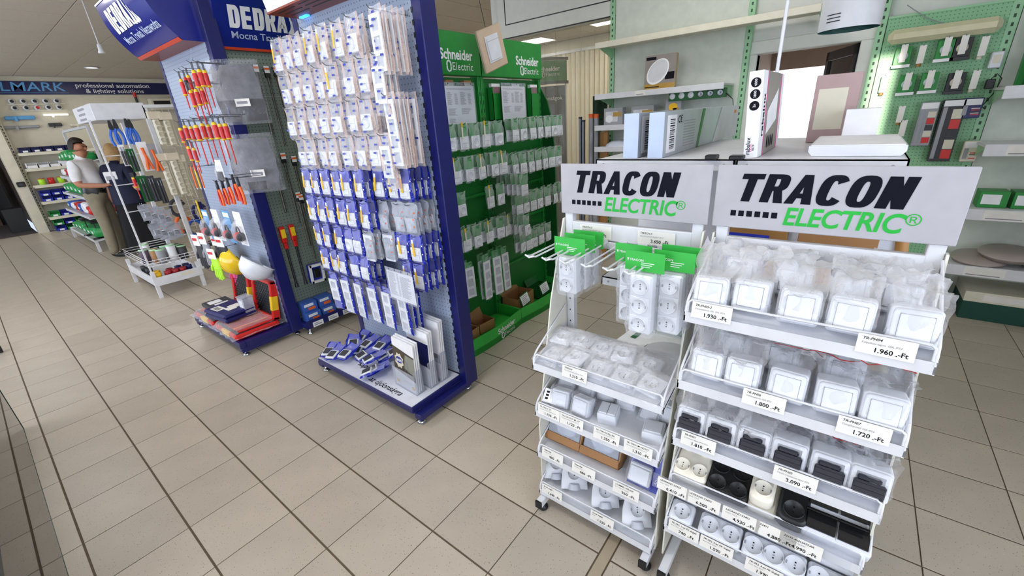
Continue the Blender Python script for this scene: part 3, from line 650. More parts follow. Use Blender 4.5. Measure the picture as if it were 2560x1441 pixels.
def strip_socket(nx, ny, w_, d_, h_, mats, b=0.012, r=0.022, slope=True, hole=1):
    m = MB(); m.rbox(-w_ / 2, w_ / 2, -d_, 0, 0, h_, b, min(0.008, b))
    f = MB(); socket_face(f, 0, 0, r, 0, 0, hole)
    return m.mesh('body', [mats[0]]), f.mesh('outlet', mats), [(-w_ / 2 + w_ * (i + 0.5) / nx, -d_ - 0.0002, h_ * (j + 0.5) / ny) for i in range(nx) for j in range(ny)]
def put_strip(P, yc, x, y, zb, tilt, label, rz=0.0, cat='power strip', name='power_strip', group=None, lift=0.0):
    t = thing(name, label, cat, on_shelf(yc, x, y, zb, lift), 0, group); t.rotation_euler = (-tilt, 0, WEST + rz)
    obj('body', P[0], t); [obj('outlet', P[1], t, q) for q in P[2]]; return t
WH = ('warm_plastic', 'black', 'grey'); BK = ('black', 'black_gloss', 'dark_steel')
put_strip(strip_socket(2, 2, 0.105, 0.04, 0.15, WH, 0.018, 0.021), Y2, -0.195, 0.022, 0.42, 1.22, 'white four-outlet power block leaning at left end of fourth shelf')
put_strip(strip_socket(2, 3, 0.115, 0.038, 0.17, BK, 0.012, 0.023), Y2, -0.085, 0.022, 0.42, 1.22, 'black six-outlet power block beside the white four-outlet one')
put_strip(strip_socket(1, 2, 0.062, 0.045, 0.15, WH, 0.022, 0.022), Y2, 0.005, 0.018, 0.42, 1.22, 'slim white two-outlet power block standing on its twin', lift=0.034)
put_strip(strip_socket(1, 2, 0.075, 0.03, 0.15, WH, 0.014, 0.024), Y2, 0.012, 0.022, 0.42, 1.22, 'slim white power block lying underneath its twin on fourth shelf')
put_strip(strip_socket(1, 2, 0.075, 0.05, 0.15, BK, 0.024, 0.024), Y2, 0.085, 0.018, 0.42, 1.22, 'slim black two-outlet power block beside the white twins')
def covered_strip(x, label):
    t = thing('covered_outlet_strip', label, 'power strip', on_shelf(Y2, x, 0.02, 0.42), 0, 'white outlet strips with black flaps'); t.rotation_euler = (-1.15, 0, WEST)
    m = MB(); m.rbox(-0.04, 0.04, -0.04, 0, 0, 0.15, 0.008, 0.004); m.build('body', ['white_plastic'], t)
    for k in range(2):
        m = MB(); z = 0.012 + k * 0.068; m.grid(lambda a, b: (-0.032 + a * 0.064, -0.042 - 0.012 * math.sin(b * math.pi * 0.9 + 0.2), z + b * 0.056), 2, 6)
        m.box(-0.032, 0.032, -0.045, -0.03, z, z + 0.056); m.cyl((-0.036, -0.046, z + 0.05), (0.036, -0.046, z + 0.05), 0.005, n=8); m.build('flap', ['black_gloss'], t)
covered_strip(0.150, 'white outlet strip with two black flaps, left one of the pair'); covered_strip(0.220, 'white outlet strip with two black flaps, right one at shelf end')
W5 = ('white_plastic', 'black', 'grey')
for k, (x, n_, wd, lb) in enumerate(((-0.205, 1, 0.075, 'single'), (-0.085, 2, 0.125, 'two-outlet'), (0.065, 3, 0.165, 'three-outlet'), (0.205, 2, 0.11, 'wide'))):
    put_strip(strip_socket(n_, 1, wd, 0.042, 0.07, W5, 0.01, 0.025), Y2, x, 0.022, 0.225, 1.1, 'white %s surface socket in the front row of the lowest shelf' % lb, cat='socket', name='surface_socket', group='white surface sockets on the lowest shelf')
    put_strip(strip_socket(n_, 1, wd, 0.042, 0.07, W5, 0.01, 0.025), Y2, x, 0.085, 0.225, 1.1, 'white %s surface socket in the back row of the lowest shelf' % lb, cat='socket', name='surface_socket', group='white surface sockets on the lowest shelf', lift=0.03)

# narrow stand, top shelf: round flush sockets lying in film
def flush_socket():
    m = MB(); m.cbox(-0.04, 0.04, -0.04, 0.04, 0, 0.012, 0.004); m.M = Matrix.Rotation(math.radians(-90), 4, 'X'); socket_face(m, 0, 0, 0.021, -0.0122); m.M = None
    return m.mesh('plate', ['white_plastic', 'black', 'grey'])
def lay_film(var):
    m = MB()
    def fn(a, b):
        x, y = (a - 0.5) * 0.118, (b - 0.5) * 0.13; r = max(abs(x), abs(y)); z = 0.027 - max(0, r - 0.036) * 0.9
        return (x + 0.004 * sn(a * 6, b * 6, var), y + 0.004 * sn(a * 6, b * 6, var + 9), max(0.002, z) + 0.008 * abs(sn(a * 7, b * 7, var + 4)))
    m.grid(fn, 16, 16); return m.mesh('film', ['soft_film'])
FS = flush_socket(); LF = [lay_film(i) for i in range(3)]
spots = [(-0.205, 0.15), (-0.125, 0.165), (-0.04, 0.16), (0.05, 0.15), (0.145, 0.145), (-0.19, 0.065), (-0.10, 0.07), (-0.005, 0.06), (0.09, 0.065), (0.185, 0.055)]
for k, (x, y) in enumerate(spots):
    t = thing('flush_socket', 'white round flush socket in film on narrow stand, %s from left, %s row' % (ORD[k % 5], 'back' if k < 5 else 'front'), 'socket', on_shelf(Y1, x, y, 0.70, 0.012 if k % 3 == 0 else 0.003), 0, 'flush sockets in film')
    t.rotation_euler = (TILT + 0.12 * noise(k, 1, 1), 0.1 * noise(k, 2, 1), WEST + 0.25 * noise(k, 3, 1)); obj('plate', FS, t); obj('film', LF[k % 3], t)
# second shelf: white switches in small boxes
sw2 = [(-0.19, 0.15), (-0.10, 0.16), (-0.02, 0.165), (0.065, 0.15), (0.16, 0.14), (0.215, 0.16), (-0.165, 0.06), (-0.075, 0.06), (0.03, 0.055), (0.20, 0.05)]
def plain_switch(two=False):
    m = MB(); m.rbox(-0.035, 0.035, -0.0225, 0.0225, 0, 0.07, 0.006, 0.004); f = MB()
    if two: f.cbox(-0.029, -0.001, -0.028, -0.0225, 0.007, 0.063, 0.002); f.cbox(0.001, 0.029, -0.028, -0.0225, 0.007, 0.063, 0.002)
    else: f.cbox(-0.028, 0.028, -0.028, -0.0225, 0.008, 0.062, 0.002)
    return m.mesh('body', ['white_plastic']), f.mesh('rocker', ['white_plastic'])
PS = [plain_switch(), plain_switch(True)]; fm2 = sleeve(0.07, 0.05, 0.07, 21, 0.012, amp=0.004)
for k, (x, y) in enumerate(sw2):
    t = thing('wall_switch', 'white wall switch in film on narrow stand second shelf, %s from left, %s row' % (ORD[k % 6], 'back' if k < 6 else 'front'), 'switch', on_shelf(Y1, x, y, 0.485), 0, 'wall switches in film')
    t.rotation_euler = (-0.75 if k in (0, 3, 4) else (-1.45 if k in (9, 8) else -0.35), 0, WEST + 0.2 * noise(k, 5, 2)); P = PS[1 if k == 8 else 0]
    if k in (8, 9): t.location.z += 0.024
    obj('body', P[0], t); obj('rocker', P[1], t)
    if k not in (8, 9): obj('film', fm2, t, (0, 0.024, 0.07))
t = thing('small_carton', 'small white carton with printed codes at left of second shelf', 'box', on_shelf(Y1, -0.205, 0.05, 0.485), 0); t.rotation_euler = (-0.8, 0, WEST + 0.1)
m = MB(); m.cbox(-0.03, 0.03, -0.03, 0.03, 0, 0.055, 0.001); m.build('carton', ['paper'], t); m = MB(); [m.box(-0.02, -0.008, -0.0306, -0.03, 0.012 + i * 0.013, 0.02 + i * 0.013) for i in range(3)]; m.build('print', ['ink'], t)
# third shelf: cover plates in film with brown trays, a blue-backed pack
film('milk_film', '#f2f4fa', 0.55, 0.12, '#dfe5f2', 25, 0.5)
for k, x in enumerate((-0.165, 0.0)):
    t = thing('cover_plate_pack', 'clear pack of round white cover plates in brown tray, %s on third shelf' % ('left one' if k == 0 else 'right one'), 'pack', on_shelf(Y1, x, 0.09, 0.275), 0, 'cover plate packs'); t.rotation_euler = (-0.42, 0, WEST); t.scale = (1.1, 1.1, 1.2)
    m = MB(); m.box(-0.075, 0.075, -0.035, -0.031, 0, 0.028); m.box(-0.075, 0.075, 0.031, 0.035, 0, 0.028); m.box(0.071, 0.075, -0.035, 0.035, 0, 0.10); m.box(-0.075, 0.075, -0.035, 0.035, 0, 0.003); m.build('tray', ['cardboard'], t)
    for j in range(3):
        m = MB(); m.cyl((0, -0.02 + j * 0.018, 0.075), (0, -0.013 + j * 0.018, 0.075), 0.05, n=24); m.build('cover_plate', ['white_plastic'], t)
    m = MB(); m.cbox(-0.07, 0.07, -0.03, 0.03, 0.004, 0.145, 0.006); m.build('film', ['milk_film'], t)
    m = MB(); [m.box(-0.02 + i * 0.0035, -0.02 + i * 0.0035 + (0.0022 if i % 3 else 0.0012), -0.0312, -0.0308, 0.095, 0.12) for i in range(11)]; m.build('barcode', ['ink'], t)
t = thing('switch_pack', 'blue-backed blister pack holding a white switch, right end of third shelf', 'pack', on_shelf(Y1, 0.175, 0.05, 0.275), 0); t.rotation_euler = (-0.5, 0, WEST)
m = MB(); m.box(-0.055, 0.06, 0.0, 0.003, 0, 0.15, 0); m.text('ADRIA', 0.052, -0.0008, 0.05, 0.014, 1, 0.01, M=Matrix.Translation((0.05, -0.0008, 0.05)) @ Matrix.Rotation(math.radians(90), 4, 'X') @ Matrix.Rotation(math.radians(70), 4, 'Z')); m.build('card', ['print_blue', 'paper'], t)
m = MB(); m.cbox(-0.05, 0.03, -0.025, 0, 0.015, 0.085, 0.004); m.cbox(-0.046, 0.026, -0.030, -0.025, 0.019, 0.075, 0.003); m.build('switch', ['white_plastic'], t)
m = MB(); m.grid(lambda a, b: (-0.055 + a * 0.09 + 0.003 * noise(int(a * 6), int(b * 6), 3), -0.034 + 0.004 * noise(int(a * 6), int(b * 6), 5), b * 0.14), 6, 6); m.build('film', ['clear_film'], t)
# lowest shelf: domed corner sockets
def dome():
    m = MB(); nu, nv = 14, 10
    def fn(a, b):   # half bullet: front face oblique, back rounded
        ang = (a - 0.5) * math.pi; zz = b
        r = 0.042 * math.sqrt(max(0.0, 1 - (zz * 0.96) ** 2.4)) + 0.004
        return (r * math.sin(ang), -0.02 + r * math.cos(ang) * 1.25, zz * 0.105)
    m.grid(fn, nu, nv)
    m.grid(lambda a, b: ((a - 0.5) * 2 * (0.042 * math.sqrt(max(0.0, 1 - (b * 0.96) ** 2.4)) + 0.004), -0.02 - 0.022 * math.sin(math.pi * min(1, b * 1.0)) * math.sin(math.pi * a), b * 0.105), 8, 10)
    f = MB(); f.M = Matrix.Translation((0, -0.04, 0.056)) @ Matrix.Rotation(-0.25, 4, 'X'); socket_face(f, 0, 0, 0.021, -0.004); f.M = None
    ft = MB(); ft.cyl((0, -0.028, 0.001), (0, -0.028, 0.020), 0.021, 0.017, n=18); return m.mesh('shell', ['white_plastic']), f.mesh('outlet', ['white_plastic', 'black', 'grey']), ft.mesh('cable_plug', ['shade_grey'])
DM = dome()
for k, (x, y, lb) in enumerate(((-0.205, 0.075, 'leftmost'), (-0.115, 0.07, 'second from left'), (0.03, 0.062, 'third from left'), (0.165, 0.052, 'rightmost in front'), (-0.05, 0.15, 'left one at the back'), (0.10, 0.14, 'middle one at the back'), (0.20, 0.145, 'right one at the back'))):
    t = thing('corner_socket', 'white domed corner socket on the lowest shelf, %s' % lb, 'socket', on_shelf(Y1, x, y, 0.07, 0.004), 0, 'domed corner sockets'); t.rotation_euler = (-0.62, 0, WEST + (0.55 if k < 4 else 0.7)); t.scale = (1.18, 1.18, 1.18)
    for nm, me in zip(('shell', 'outlet', 'cable_plug'), DM): obj(nm, me, t)
# ================================================================ blue pegboard stand with hanging bags (middle)
pegboard('peg_grey', '#9aa6bb', '#5b6477', 0.025, 0.0035)
BX, BY = 1.72, -0.74          # board plane and middle of the stand
bs = thing('pegboard_stand', 'tall navy pegboard stand with grey perforated board and white base plate', 'display stand', (BX, BY, 0), WEST)
m = MB(); m.box(-0.52, 0.50, -0.012, 0.0, 0.13, 2.40); m.build('pegboard', ['peg_grey'], bs)
for sx in (-1, 1):
    m = MB(); x = 0.525 * sx; m.cbox(x - 0.03, x + 0.03, -0.015, 0.085, 0.045, 2.55, 0.004)
    for k in range(48): m.box(x - sx * 0.026 - 0.006, x - sx * 0.026 + 0.006, -0.0165, -0.0145, 0.16 + k * 0.05, 0.182 + k * 0.05, 1)
    m.build('post', ['navy', 'black'], bs)
m = MB(); m.cbox(-0.505, 0.505, -0.405, -0.355, 0.075, 0.118, 0.004); m.cbox(-0.505, -0.455, -0.355, 0, 0.075, 0.118, 0.004); m.cbox(0.455, 0.505, -0.355, 0, 0.075, 0.118, 0.004)
m.box(-0.48, 0.48, -0.38, 0, 0.10, 0.112); m.build('base_frame', ['navy'], bs)
m = MB(); m.box(-0.498, 0.498, -0.400, -0.02, 0.118, 0.1225)
bp_ = m.build('base_plate', [mat('plate_white', '#d9dbe4', 0.35)], bs)
m = MB(); q = Matrix.Translation((-0.12, -0.285, 0.1232)); m.text('"kapcso', -0.10, -0.285, 0.1231, 0.062, 0, 0.012, 0.25, face='z', align='CENTER'); m.text('az újdonságra', 0.20, -0.355, 0.1231, 0.060, 0, 0.012, 0.25, face='z', sx=0.95); m.build('lettering', ['ink'], bp_)
for sx in (-1, 1):
    m = MB(); x = 0.525 * sx; m.cbox(x - 0.028, x + 0.028, -0.39, 0.03, 0.035, 0.0735, 0.004); lg = m.build('foot_beam', ['navy'], bs)
    for y in (-0.36, 0.03):
        m = MB(); m.lathe([(0.0, 0.0), (0.026, 0.0), (0.027, 0.006), (0.016, 0.014), (0.009, 0.018), (0.006, 0.04)], 16, c=(x - sx * 0.015, y, 0)); m.build('levelling_foot', ['chrome'], lg)
# header box over the board: white face, reddish slotted underside
m = MB(); m.prism([(-0.19, 2.205), (0.0, 2.205), (0.0, 2.70), (-0.26, 2.70), (-0.24, 2.45)], 0, -0.465, 0.53); hb = m.build('header', ['white_plastic'], bs)
m = MB(); m.box(-0.465, 0.53, -0.195, -0.012, 2.195, 2.2045); 
hu = m.build('header_underside', [mat('rust', '#8d3a24', 0.4)], bs)
m = MB(); [m.box(-0.40 + i * 0.22, -0.22 + i * 0.22, -0.17 + j * 0.04, -0.162 + j * 0.04, 2.1935, 2.195) for i in range(4) for j in range(3)]; m.build('vent_slots', ['black'], hu)
m = MB(); m.box(-0.42, -0.34, -0.04, -0.02, 2.187, 2.195); m.build('status_light', [mat('led_blue', '#3aa0ff', 0.3, emit=3.0)], hu)

# ---- hanging bags
mat('film_print', '#3440a8', 0.3); mat('tag_yellow', '#f0bd1e', 0.4); mat('wrap_white', '#e9e9ee', 0.3)
def bag_film(w_, h_, t_, var, side=None, back=None, prints=(), nu=8, nv=12, puff=1.0):
    """pillow bag hanging from its punched header: hole at the origin, body below; material 0 film, 1 edge print, 2 back film, 3 printed marks"""
    m = MB()
    def prof(b): return (0.05 if b < 0.12 else min(1, (b - 0.12) * 2.2)) * (1 if b < 0.93 else 0.35)
    def fn(a, b, s_):
        n1, n2, n3 = (1.3 * sn(a * 4, b * 6, var + q) for q in (0, 13, 29))
        x = (a - 0.5) * w_ * (1 - 0.07 * math.sin(b * 5 + var)); z = 0.014 - b * h_
        y = s_ * t_ * prof(b) * (math.sin(math.pi * a) ** 0.6 if 0 < a < 1 else 0)
        return (x + n1 * 0.003, y + n2 * 0.0035 * puff, z + n3 * 0.004)
    m.grid(lambda a, b: fn(a, b, -1), nu, nv, mfn=lambda i, j: 1 if i in (0, nu - 1) else 0)
    m.grid(lambda a, b: fn(1 - a, b, 0.45), nu, nv, 2)
    for (a, b, pw, ph) in prints:
        p = fn(a, b, -1.0); m.box(p[0] - pw / 2, p[0] + pw / 2, p[1] - 0.0035, p[1] - 0.003, p[2] - ph / 2, p[2] + ph / 2, 3)
    return m
def plate_device(n=1, wd=0.076, rnd_=True):
    m = MB(); p = 0.071; hh = p * n + 0.007; m.cbox(-wd / 2, wd / 2, -0.009, 0, 0, hh, 0.004)
    for k in range(n):
        z = 0.0035 + p * (k + 0.5)
        if rnd_:
            m.M = Matrix.Translation((0, -0.009, z)) @ Matrix.Rotation(math.radians(90), 4, 'X'); m.lathe([(0.028, 0), (0.027, 0.005), (0.024, 0.005), (0.0225, 0.0005), (0, 0.0005)], 16, 0); m.M = None
        else: m.cbox(-0.026, 0.026, -0.0125, -0.009, z - 0.026, z + 0.026, 0.002); m.box(-0.026, 0.026, -0.0130, -0.0125, z - 0.001, z + 0.001, 1)
    return m.mesh('device', ['white_plastic', 'grey'])
def frame_device(n, wd=0.08, p=0.071):
    """long empty cover frame with n windows"""
    m = MB(); hh = p * n + 0.012; w2 = wd / 2
    m.box(-w2, -0.024, -0.007, 0, 0, hh); m.box(0.024, w2, -0.007, 0, 0, hh); m.box(-0.024, 0.024, -0.007, 0, 0, 0.018); m.box(-0.024, 0.024, -0.007, 0, hh - 0.018, hh)
    for k in range(1, n): z = hh * k / n; m.box(-0.024, 0.024, -0.007, 0, z - 0.010, z + 0.010)
    m.box(-0.024, 0.024, -0.0018, -0.001, 0.018, hh - 0.018, 1)
    return m.mesh('device', ['white_plastic', 'shade_grey'])
DEV = {'socket': plate_device(1), 'switch': plate_device(1, rnd_=False), 'frame3': frame_device(3), 'frame5': frame_device(4), 'frame2': frame_device(2)}
def pats(k, long=False):
    r = random.Random(k); nn = 5 if not long else 9
    return [(0.5 + r.uniform(-0.3, 0.3), (i + 0.7) / (nn + 0.4), 0.022, 0.009) for i in range(nn)]
FILM_W = [bag_film(0.112, 0.178, 0.022, v, prints=pats(v)).mesh('film', ['clear_film', 'orange_film', 'clear_film', 'film_print']) for v in range(4)]
FILM_WL = [bag_film(0.100, 0.265, 0.014, v, prints=pats(v + 9, True)).mesh('film', ['clear_film', 'orange_film', 'clear_film', 'film_print']) for v in range(2)]
FILM_WXL = [bag_film(0.100, 0.335, 0.014, v, prints=pats(v + 19, True)).mesh('film', ['clear_film', 'orange_film', 'clear_film', 'film_print']) for v in range(2)]
def blue_prints(k): return [(0.94, 0.35 + 0.3 * i, 0.007, 0.007) for i in range(2)]
FILM_B = []
for v in range(4):
    q = bag_film(0.100, 0.165, 0.017, v + 40, prints=blue_prints(v)); q.box(-0.036, 0.030, -0.0215, -0.0205, -0.146, -0.138, 4); FILM_B.append(q.mesh('film', ['clear_film', 'blue_film', 'blue_print', 'paper', 'navy'])) if 'blue_print' in MT else FILM_B.append(q.mesh('film', ['clear_film', 'blue_film', mat('blue_print', '#1b2cc2', 0.22, coat=0.4), 'paper', 'navy']))
FILM_BL = [bag_film(0.100, 0.27, 0.016, v + 50, prints=[(0.94, 0.2 + 0.2 * i, 0.007, 0.007) for i in range(4)]).mesh('film', ['clear_film', 'blue_film', 'blue_print', 'paper']) for v in range(2)]
FILM_S = [bag_film(0.105, 0.17, 0.026, v + 60, prints=[(0.85, 0.3 + 0.2 * i, 0.008, 0.008) for i in range(3)], puff=1.2).mesh('film', ['silver_film', 'silver_film', 'silver_film', 'orange']) for v in range(2)]
tg = MB(); tg.box(-0.0065, 0.0065, -0.0006, 0.0006, -0.075, 0.0, 0); tg.box(-0.0065, 0.0065, -0.0008, 0.0008, -0.002, 0.018, 1); TAG = tg.mesh('price_tag', ['tag_yellow', 'paper'])
def hook(parent, x, z, L=0.2, mats=('steel',), y0=-0.012):
    m = MB(); m.tube([(x, y0, z), (x, y0 - L + 0.015, z + 0.002), (x, y0 - L, z + 0.014)], 0.0024, 5); m.tube([(x - 0.008, y0 - 0.002, z + 0.02), (x - 0.008, y0 - 0.006, z), (x + 0.008, y0 - 0.006, z), (x + 0.008, y0 - 0.002, z + 0.02)], 0.002, 4)
    m.build('hook', list(mats), parent)
def hang(kind, fm, dev, dz, x, y, z, base, rz0, label, group, name, var, tagged=False, cat='bag', dx=0.0, frm=None):
    """one bag on a hook; base(x, y, z) gives the world point"""
    t = thing(name, label, cat, base(x, y, z), rz0 + 0.10 * noise(var, 1, 7), group); t.rotation_euler.x = 0.03 * noise(var, 2, 7)
    obj('film', fm, t)
    if dev: obj('device', DEV[dev], t, (dx, -0.002, dz))
    if tagged: o = obj('price_tag', TAG, t, (-0.006, -0.021, -0.028)); o.rotation_euler = (0, 0.13 * noise(var, 3, 3) + 0.12, 0)
    return t
def blue_base(x, y, z): return Vector((BX + y, BY - x, z))
cnt = 0
rows_w = [(2.055, ['switch', 'socket', 'switch', 'socket', 'socket', 'switch', 'socket', 'frame3'], 'top'), (1.885, ['socket', 'switch', 'socket', 'socket', 'switch', 'socket', 'switch', 'frame2'], 'second'),
          (1.715, ['switch', 'socket', 'socket', 'switch', 'socket', 'switch', 'socket', 'frame5'], 'third'), (1.545, ['switch', 'switch', 'socket', 'socket', 'switch', 'socket', 'switch', 'frame2'], 'lowest')]
for r, (z, devs, rn) in enumerate(rows_w):
    for k, dv in enumerate(devs):
        x = -0.435 + k * 0.120 + (0.02 if r % 2 else 0) + 0.012 * noise(r, k, 3) + (0.05 if dv in ('frame3', 'frame5') else 0)
        if dv == 'frame2' and r == 3: x -= 0.04
        L = 0.235 - 0.015 * (k > 4); hook(bs, x, z, L)
        n_ = 5 if dv in ('frame3', 'frame5') else (3 if (r + k) % 3 else 2)
        for q in range(n_):
            y = -0.012 - L + 0.035 + q * (0.030 if dv.startswith('frame') else 0.044)
            fm = {'frame3': FILM_WL, 'frame5': FILM_WXL, 'frame2': FILM_WL}.get(dv, FILM_W)[cnt % (2 if dv.startswith('frame') else 4)]
            dz = {'frame3': -0.24, 'frame5': -0.31, 'frame2': -0.20}.get(dv, -0.142)
            what = {'socket': 'white socket', 'switch': 'white switch', 'frame3': 'long three-window frame', 'frame5': 'long four-window frame', 'frame2': 'two-window frame'}[dv]
            pos = 'frontmost' if q == 0 else '%s behind front' % ORD[q]
            hang('w', fm, dv, dz, x + 0.004 * noise(q, k, r), y, z, blue_base, WEST, 'orange-edged bag of %s, %s, %s hook, %s row of orange-edged bags' % (what, pos, ORD[k], rn), 'orange-edged bags on the navy pegboard stand', 'switch_bag', cnt, q == 0 and (r, k) in ((0, 3), (0, 4), (0, 5), (1, 4), (0, 0)))
            cnt += 1
rows_b = [(1.372, ['switch'] * 9, 'top'), (1.200, ['switch'] * 6 + ['s', 's', 's'], 'second'), (1.035, ['switch', 'switch', 'switch', 'socket', 'switch', 'S2', 'S2', 'switch', 'switch'], 'third'),
          (0.872, ['switch', 'switch', 'socket', 'switch', 'switch', None, None, 'switch', 'switch'], 'fourth'), (0.700, ['frame2', 'frame3', 'frame3', 'frame3', 'frame3', 'frame3'], 'lowest')]
for r, (z, devs, rn) in enumerate(rows_b):
    for k, dv in enumerate(devs):
        if dv is None: continue
        x = -0.45 + k * (0.112 if r < 4 else 0.135) + 0.015 * noise(r, k, 5); x = min(x, 0.445)
        if r == 4: x = -0.41 + k * 0.145
        L = 0.225 if k < 6 else 0.17; hook(bs, x, z, L)
        n_ = 3 if k < 7 else 4
        for q in range(n_):
            y = -0.012 - L + 0.03 + q * 0.042
            pos = 'frontmost' if q == 0 else '%s behind front' % ORD[q]
            if dv in ('s', 'S2'):
                fm = FILM_S[cnt % 2]; d2, dz, what = ('socket', -0.142, 'white socket') if dv == 's' else ('frame2', -0.165, 'double socket')
                lab = 'silver bag of %s, %s, %s hook, %s row of lower bags' % (what, pos, ORD[k], rn); g = 'silver bags on the navy pegboard stand'
                hang('s', fm, d2, dz, x, y, z, blue_base, WEST, lab, g, 'socket_bag', cnt)
            else:
                lng = dv.startswith('frame'); fm = (FILM_BL[cnt % 2] if lng else FILM_B[cnt % 4]); dz = {'frame3': -0.245, 'frame2': -0.19}.get(dv, -0.136)
                lab = 'blue-backed bag of white %s, %s, %s hook, %s row of blue bags' % ('cover frame' if lng else dv, pos, ORD[k], rn)
                hang('b', fm, dv, dz, x, y, z, blue_base, WEST, lab, 'blue-backed bags on the navy pegboard stand', 'switch_bag', cnt, q == 0 and not lng and not (r > 1 and 2 < k < 7), dx=-0.006)
            cnt += 1
# printed list in a plastic sleeve, hanging from the front of two hooks
def sheet(name, label, w_, h_, P, rz, lines, parent=None):
    t = thing(name, label, 'price list', P, rz)
    m = MB(); m.box(-w_ / 2, w_ / 2, -0.0008, 0.0, -h_, 0, 0); m.build('paper', ['paper'], t)
    m = MB()
    for (x0, x1, z0, z1, k) in lines:
        if k == 't': m.box(x0 * w_ - w_ / 2, x1 * w_ - w_ / 2, -0.0011, -0.0009, -z1 * h_, -z0 * h_)
        else:
            n = int((z1 - z0) * h_ / 0.0055); rr = random.Random(int(z0 * 1000) + int(x0 * 77))
            for i in range(n):
                z = -(z0 * h_) - i * 0.0055; m.box(x0 * w_ - w_ / 2, (x0 + (x1 - x0) * rr.uniform(0.6, 1)) * w_ - w_ / 2, -0.0011, -0.0009, z - 0.002, z)
    m.build('print', [mat('faint_ink', '#74747c', 0.7)], t)
    m = MB(); m.grid(lambda a, b: ((a - 0.5) * (w_ + 0.014), -0.004 - 0.003 * math.sin(a * 9) * b, 0.022 - b * (h_ + 0.03)), 8, 6); m.build('sleeve', ['acrylic'], t)
    m = MB(); m.box(-w_ / 2 - 0.004, w_ / 2 + 0.004, -0.0052, -0.0046, 0.004, 0.020, 0); [m.cyl((-w_ / 2 + 0.03 + i * (w_ - 0.06) / 3, -0.0056, 0.012), (-w_ / 2 + 0.03 + i * (w_ - 0.06) / 3, -0.005, 0.012), 0.004, n=8, mi=1) for i in range(4)]; m.build('punched_edge', ['acrylic', 'black'], t)
    return t
Pc = at_x((955 + 1039) / 2, 683, 1.47)
sheet('price_list', 'printed price list in clear sleeve hanging among the blue bags', 0.235, 0.165, Pc, WEST - 0.05, [(0.05, 0.35, 0.05, 0.9, 'l'), (0.5, 0.92, 0.12, 0.9, 'l'), (0.38, 0.47, 0.05, 0.9, 'l')])

# ---- loose blue packs heaped on the base plate
def heap_pack(var, dev='frame2'):
    q = bag_film(0.085, 0.135, 0.014, var + 70); return q.mesh('film', ['clear_film', 'blue_film', 'blue_print'])
HP = [heap_pack(v) for v in range(3)]
gd = MB(); gd.cbox(-0.03, 0.03, -0.012, 0, 0, 0.062, 0.003, 0); gd.cbox(-0.022, 0.022, -0.015, -0.012, 0.008, 0.054, 0.002, 1); GREYDEV = gd.mesh('device', ['white_plastic', 'charcoal'])
hp = [(1.40, -0.27, 0.5), (1.385, -0.365, 0.35), (1.425, -0.46, 0.25), (1.50, -0.545, -0.2), (1.55, -0.335, 0.9), (1.47, -0.68, -0.35), (1.43, -0.77, -0.5), (1.56, -0.70, -0.3), (1.62, -0.58, 0.2), (1.52, -0.43, 0.6), (1.60, -0.45, 0.1), (1.62, -0.75, -0.4), (1.64, -0.30, 0.4), (1.38, -0.79, -0.7)]
for k, (x, y, a) in enumerate(hp):
    t = thing('heaped_pack', 'small blue pack with dark switch insert heaped on the base plate, %s from left' % ORD[k] if k < 6 else 'small blue pack lying in the heap on base plate, %s back from front edge' % ORD[k], 'bag', (x, y, 0.155 + 0.014 * (k % 3)), 0, 'blue packs heaped on the base plate')
    t.rotation_euler = (-math.pi / 2 + 0.25, 0.12 * noise(k, 1, 1), WEST + a); t.scale = (1.15, 1.15, 1.15)
    obj('film', HP[k % 3], t, (0, 0, 0.06)); obj('device', GREYDEV, t, (0, -0.003, -0.055))
# ---- leaflet holders with folded leaflets
def leaflet_holder(x, y, z, w_, h_, label, front, k):
    t = thing('leaflet_holder', label, 'leaflet holder', (x, y, z), WEST - 0.06, 'clear leaflet holders on the base plate')
    m = MB(); m.box(-w_ / 2 - 0.004, w_ / 2 + 0.004, -0.028, -0.026, 0, h_ * 0.42); m.box(-w_ / 2 - 0.004, -w_ / 2 - 0.002, -0.028, 0.03, 0, h_ * 0.5); m.box(w_ / 2 + 0.002, w_ / 2 + 0.004, -0.028, 0.03, 0, h_ * 0.5); m.box(-w_ / 2, w_ / 2, -0.028, 0.05, 0, 0.003); m.box(-w_ / 2, w_ / 2, 0.03, 0.032, 0, h_ * 0.9)
    m.build('holder', ['acrylic'], t)
    for j in range(3):
        m = MB(); m.M = Matrix.Translation((0, -0.02 + j * 0.014, 0.004 + j * 0.004)) @ Matrix.Rotation(-0.06, 4, 'X'); m.box(-w_ / 2, w_ / 2, 0, 0.008, 0, h_, 0)
        if j == 0: front(m, w_, h_)
        m.M = None; m.build('leaflet', ['paper', mat('photo_brown', '#4d4234', 0.4), mat('logo_blue', '#27308f', 0.4), 'tag_yellow', mat('photo_grey', '#8c8d80', 0.4), 'grey_ink', 'navy_dark', 'cream'], t)
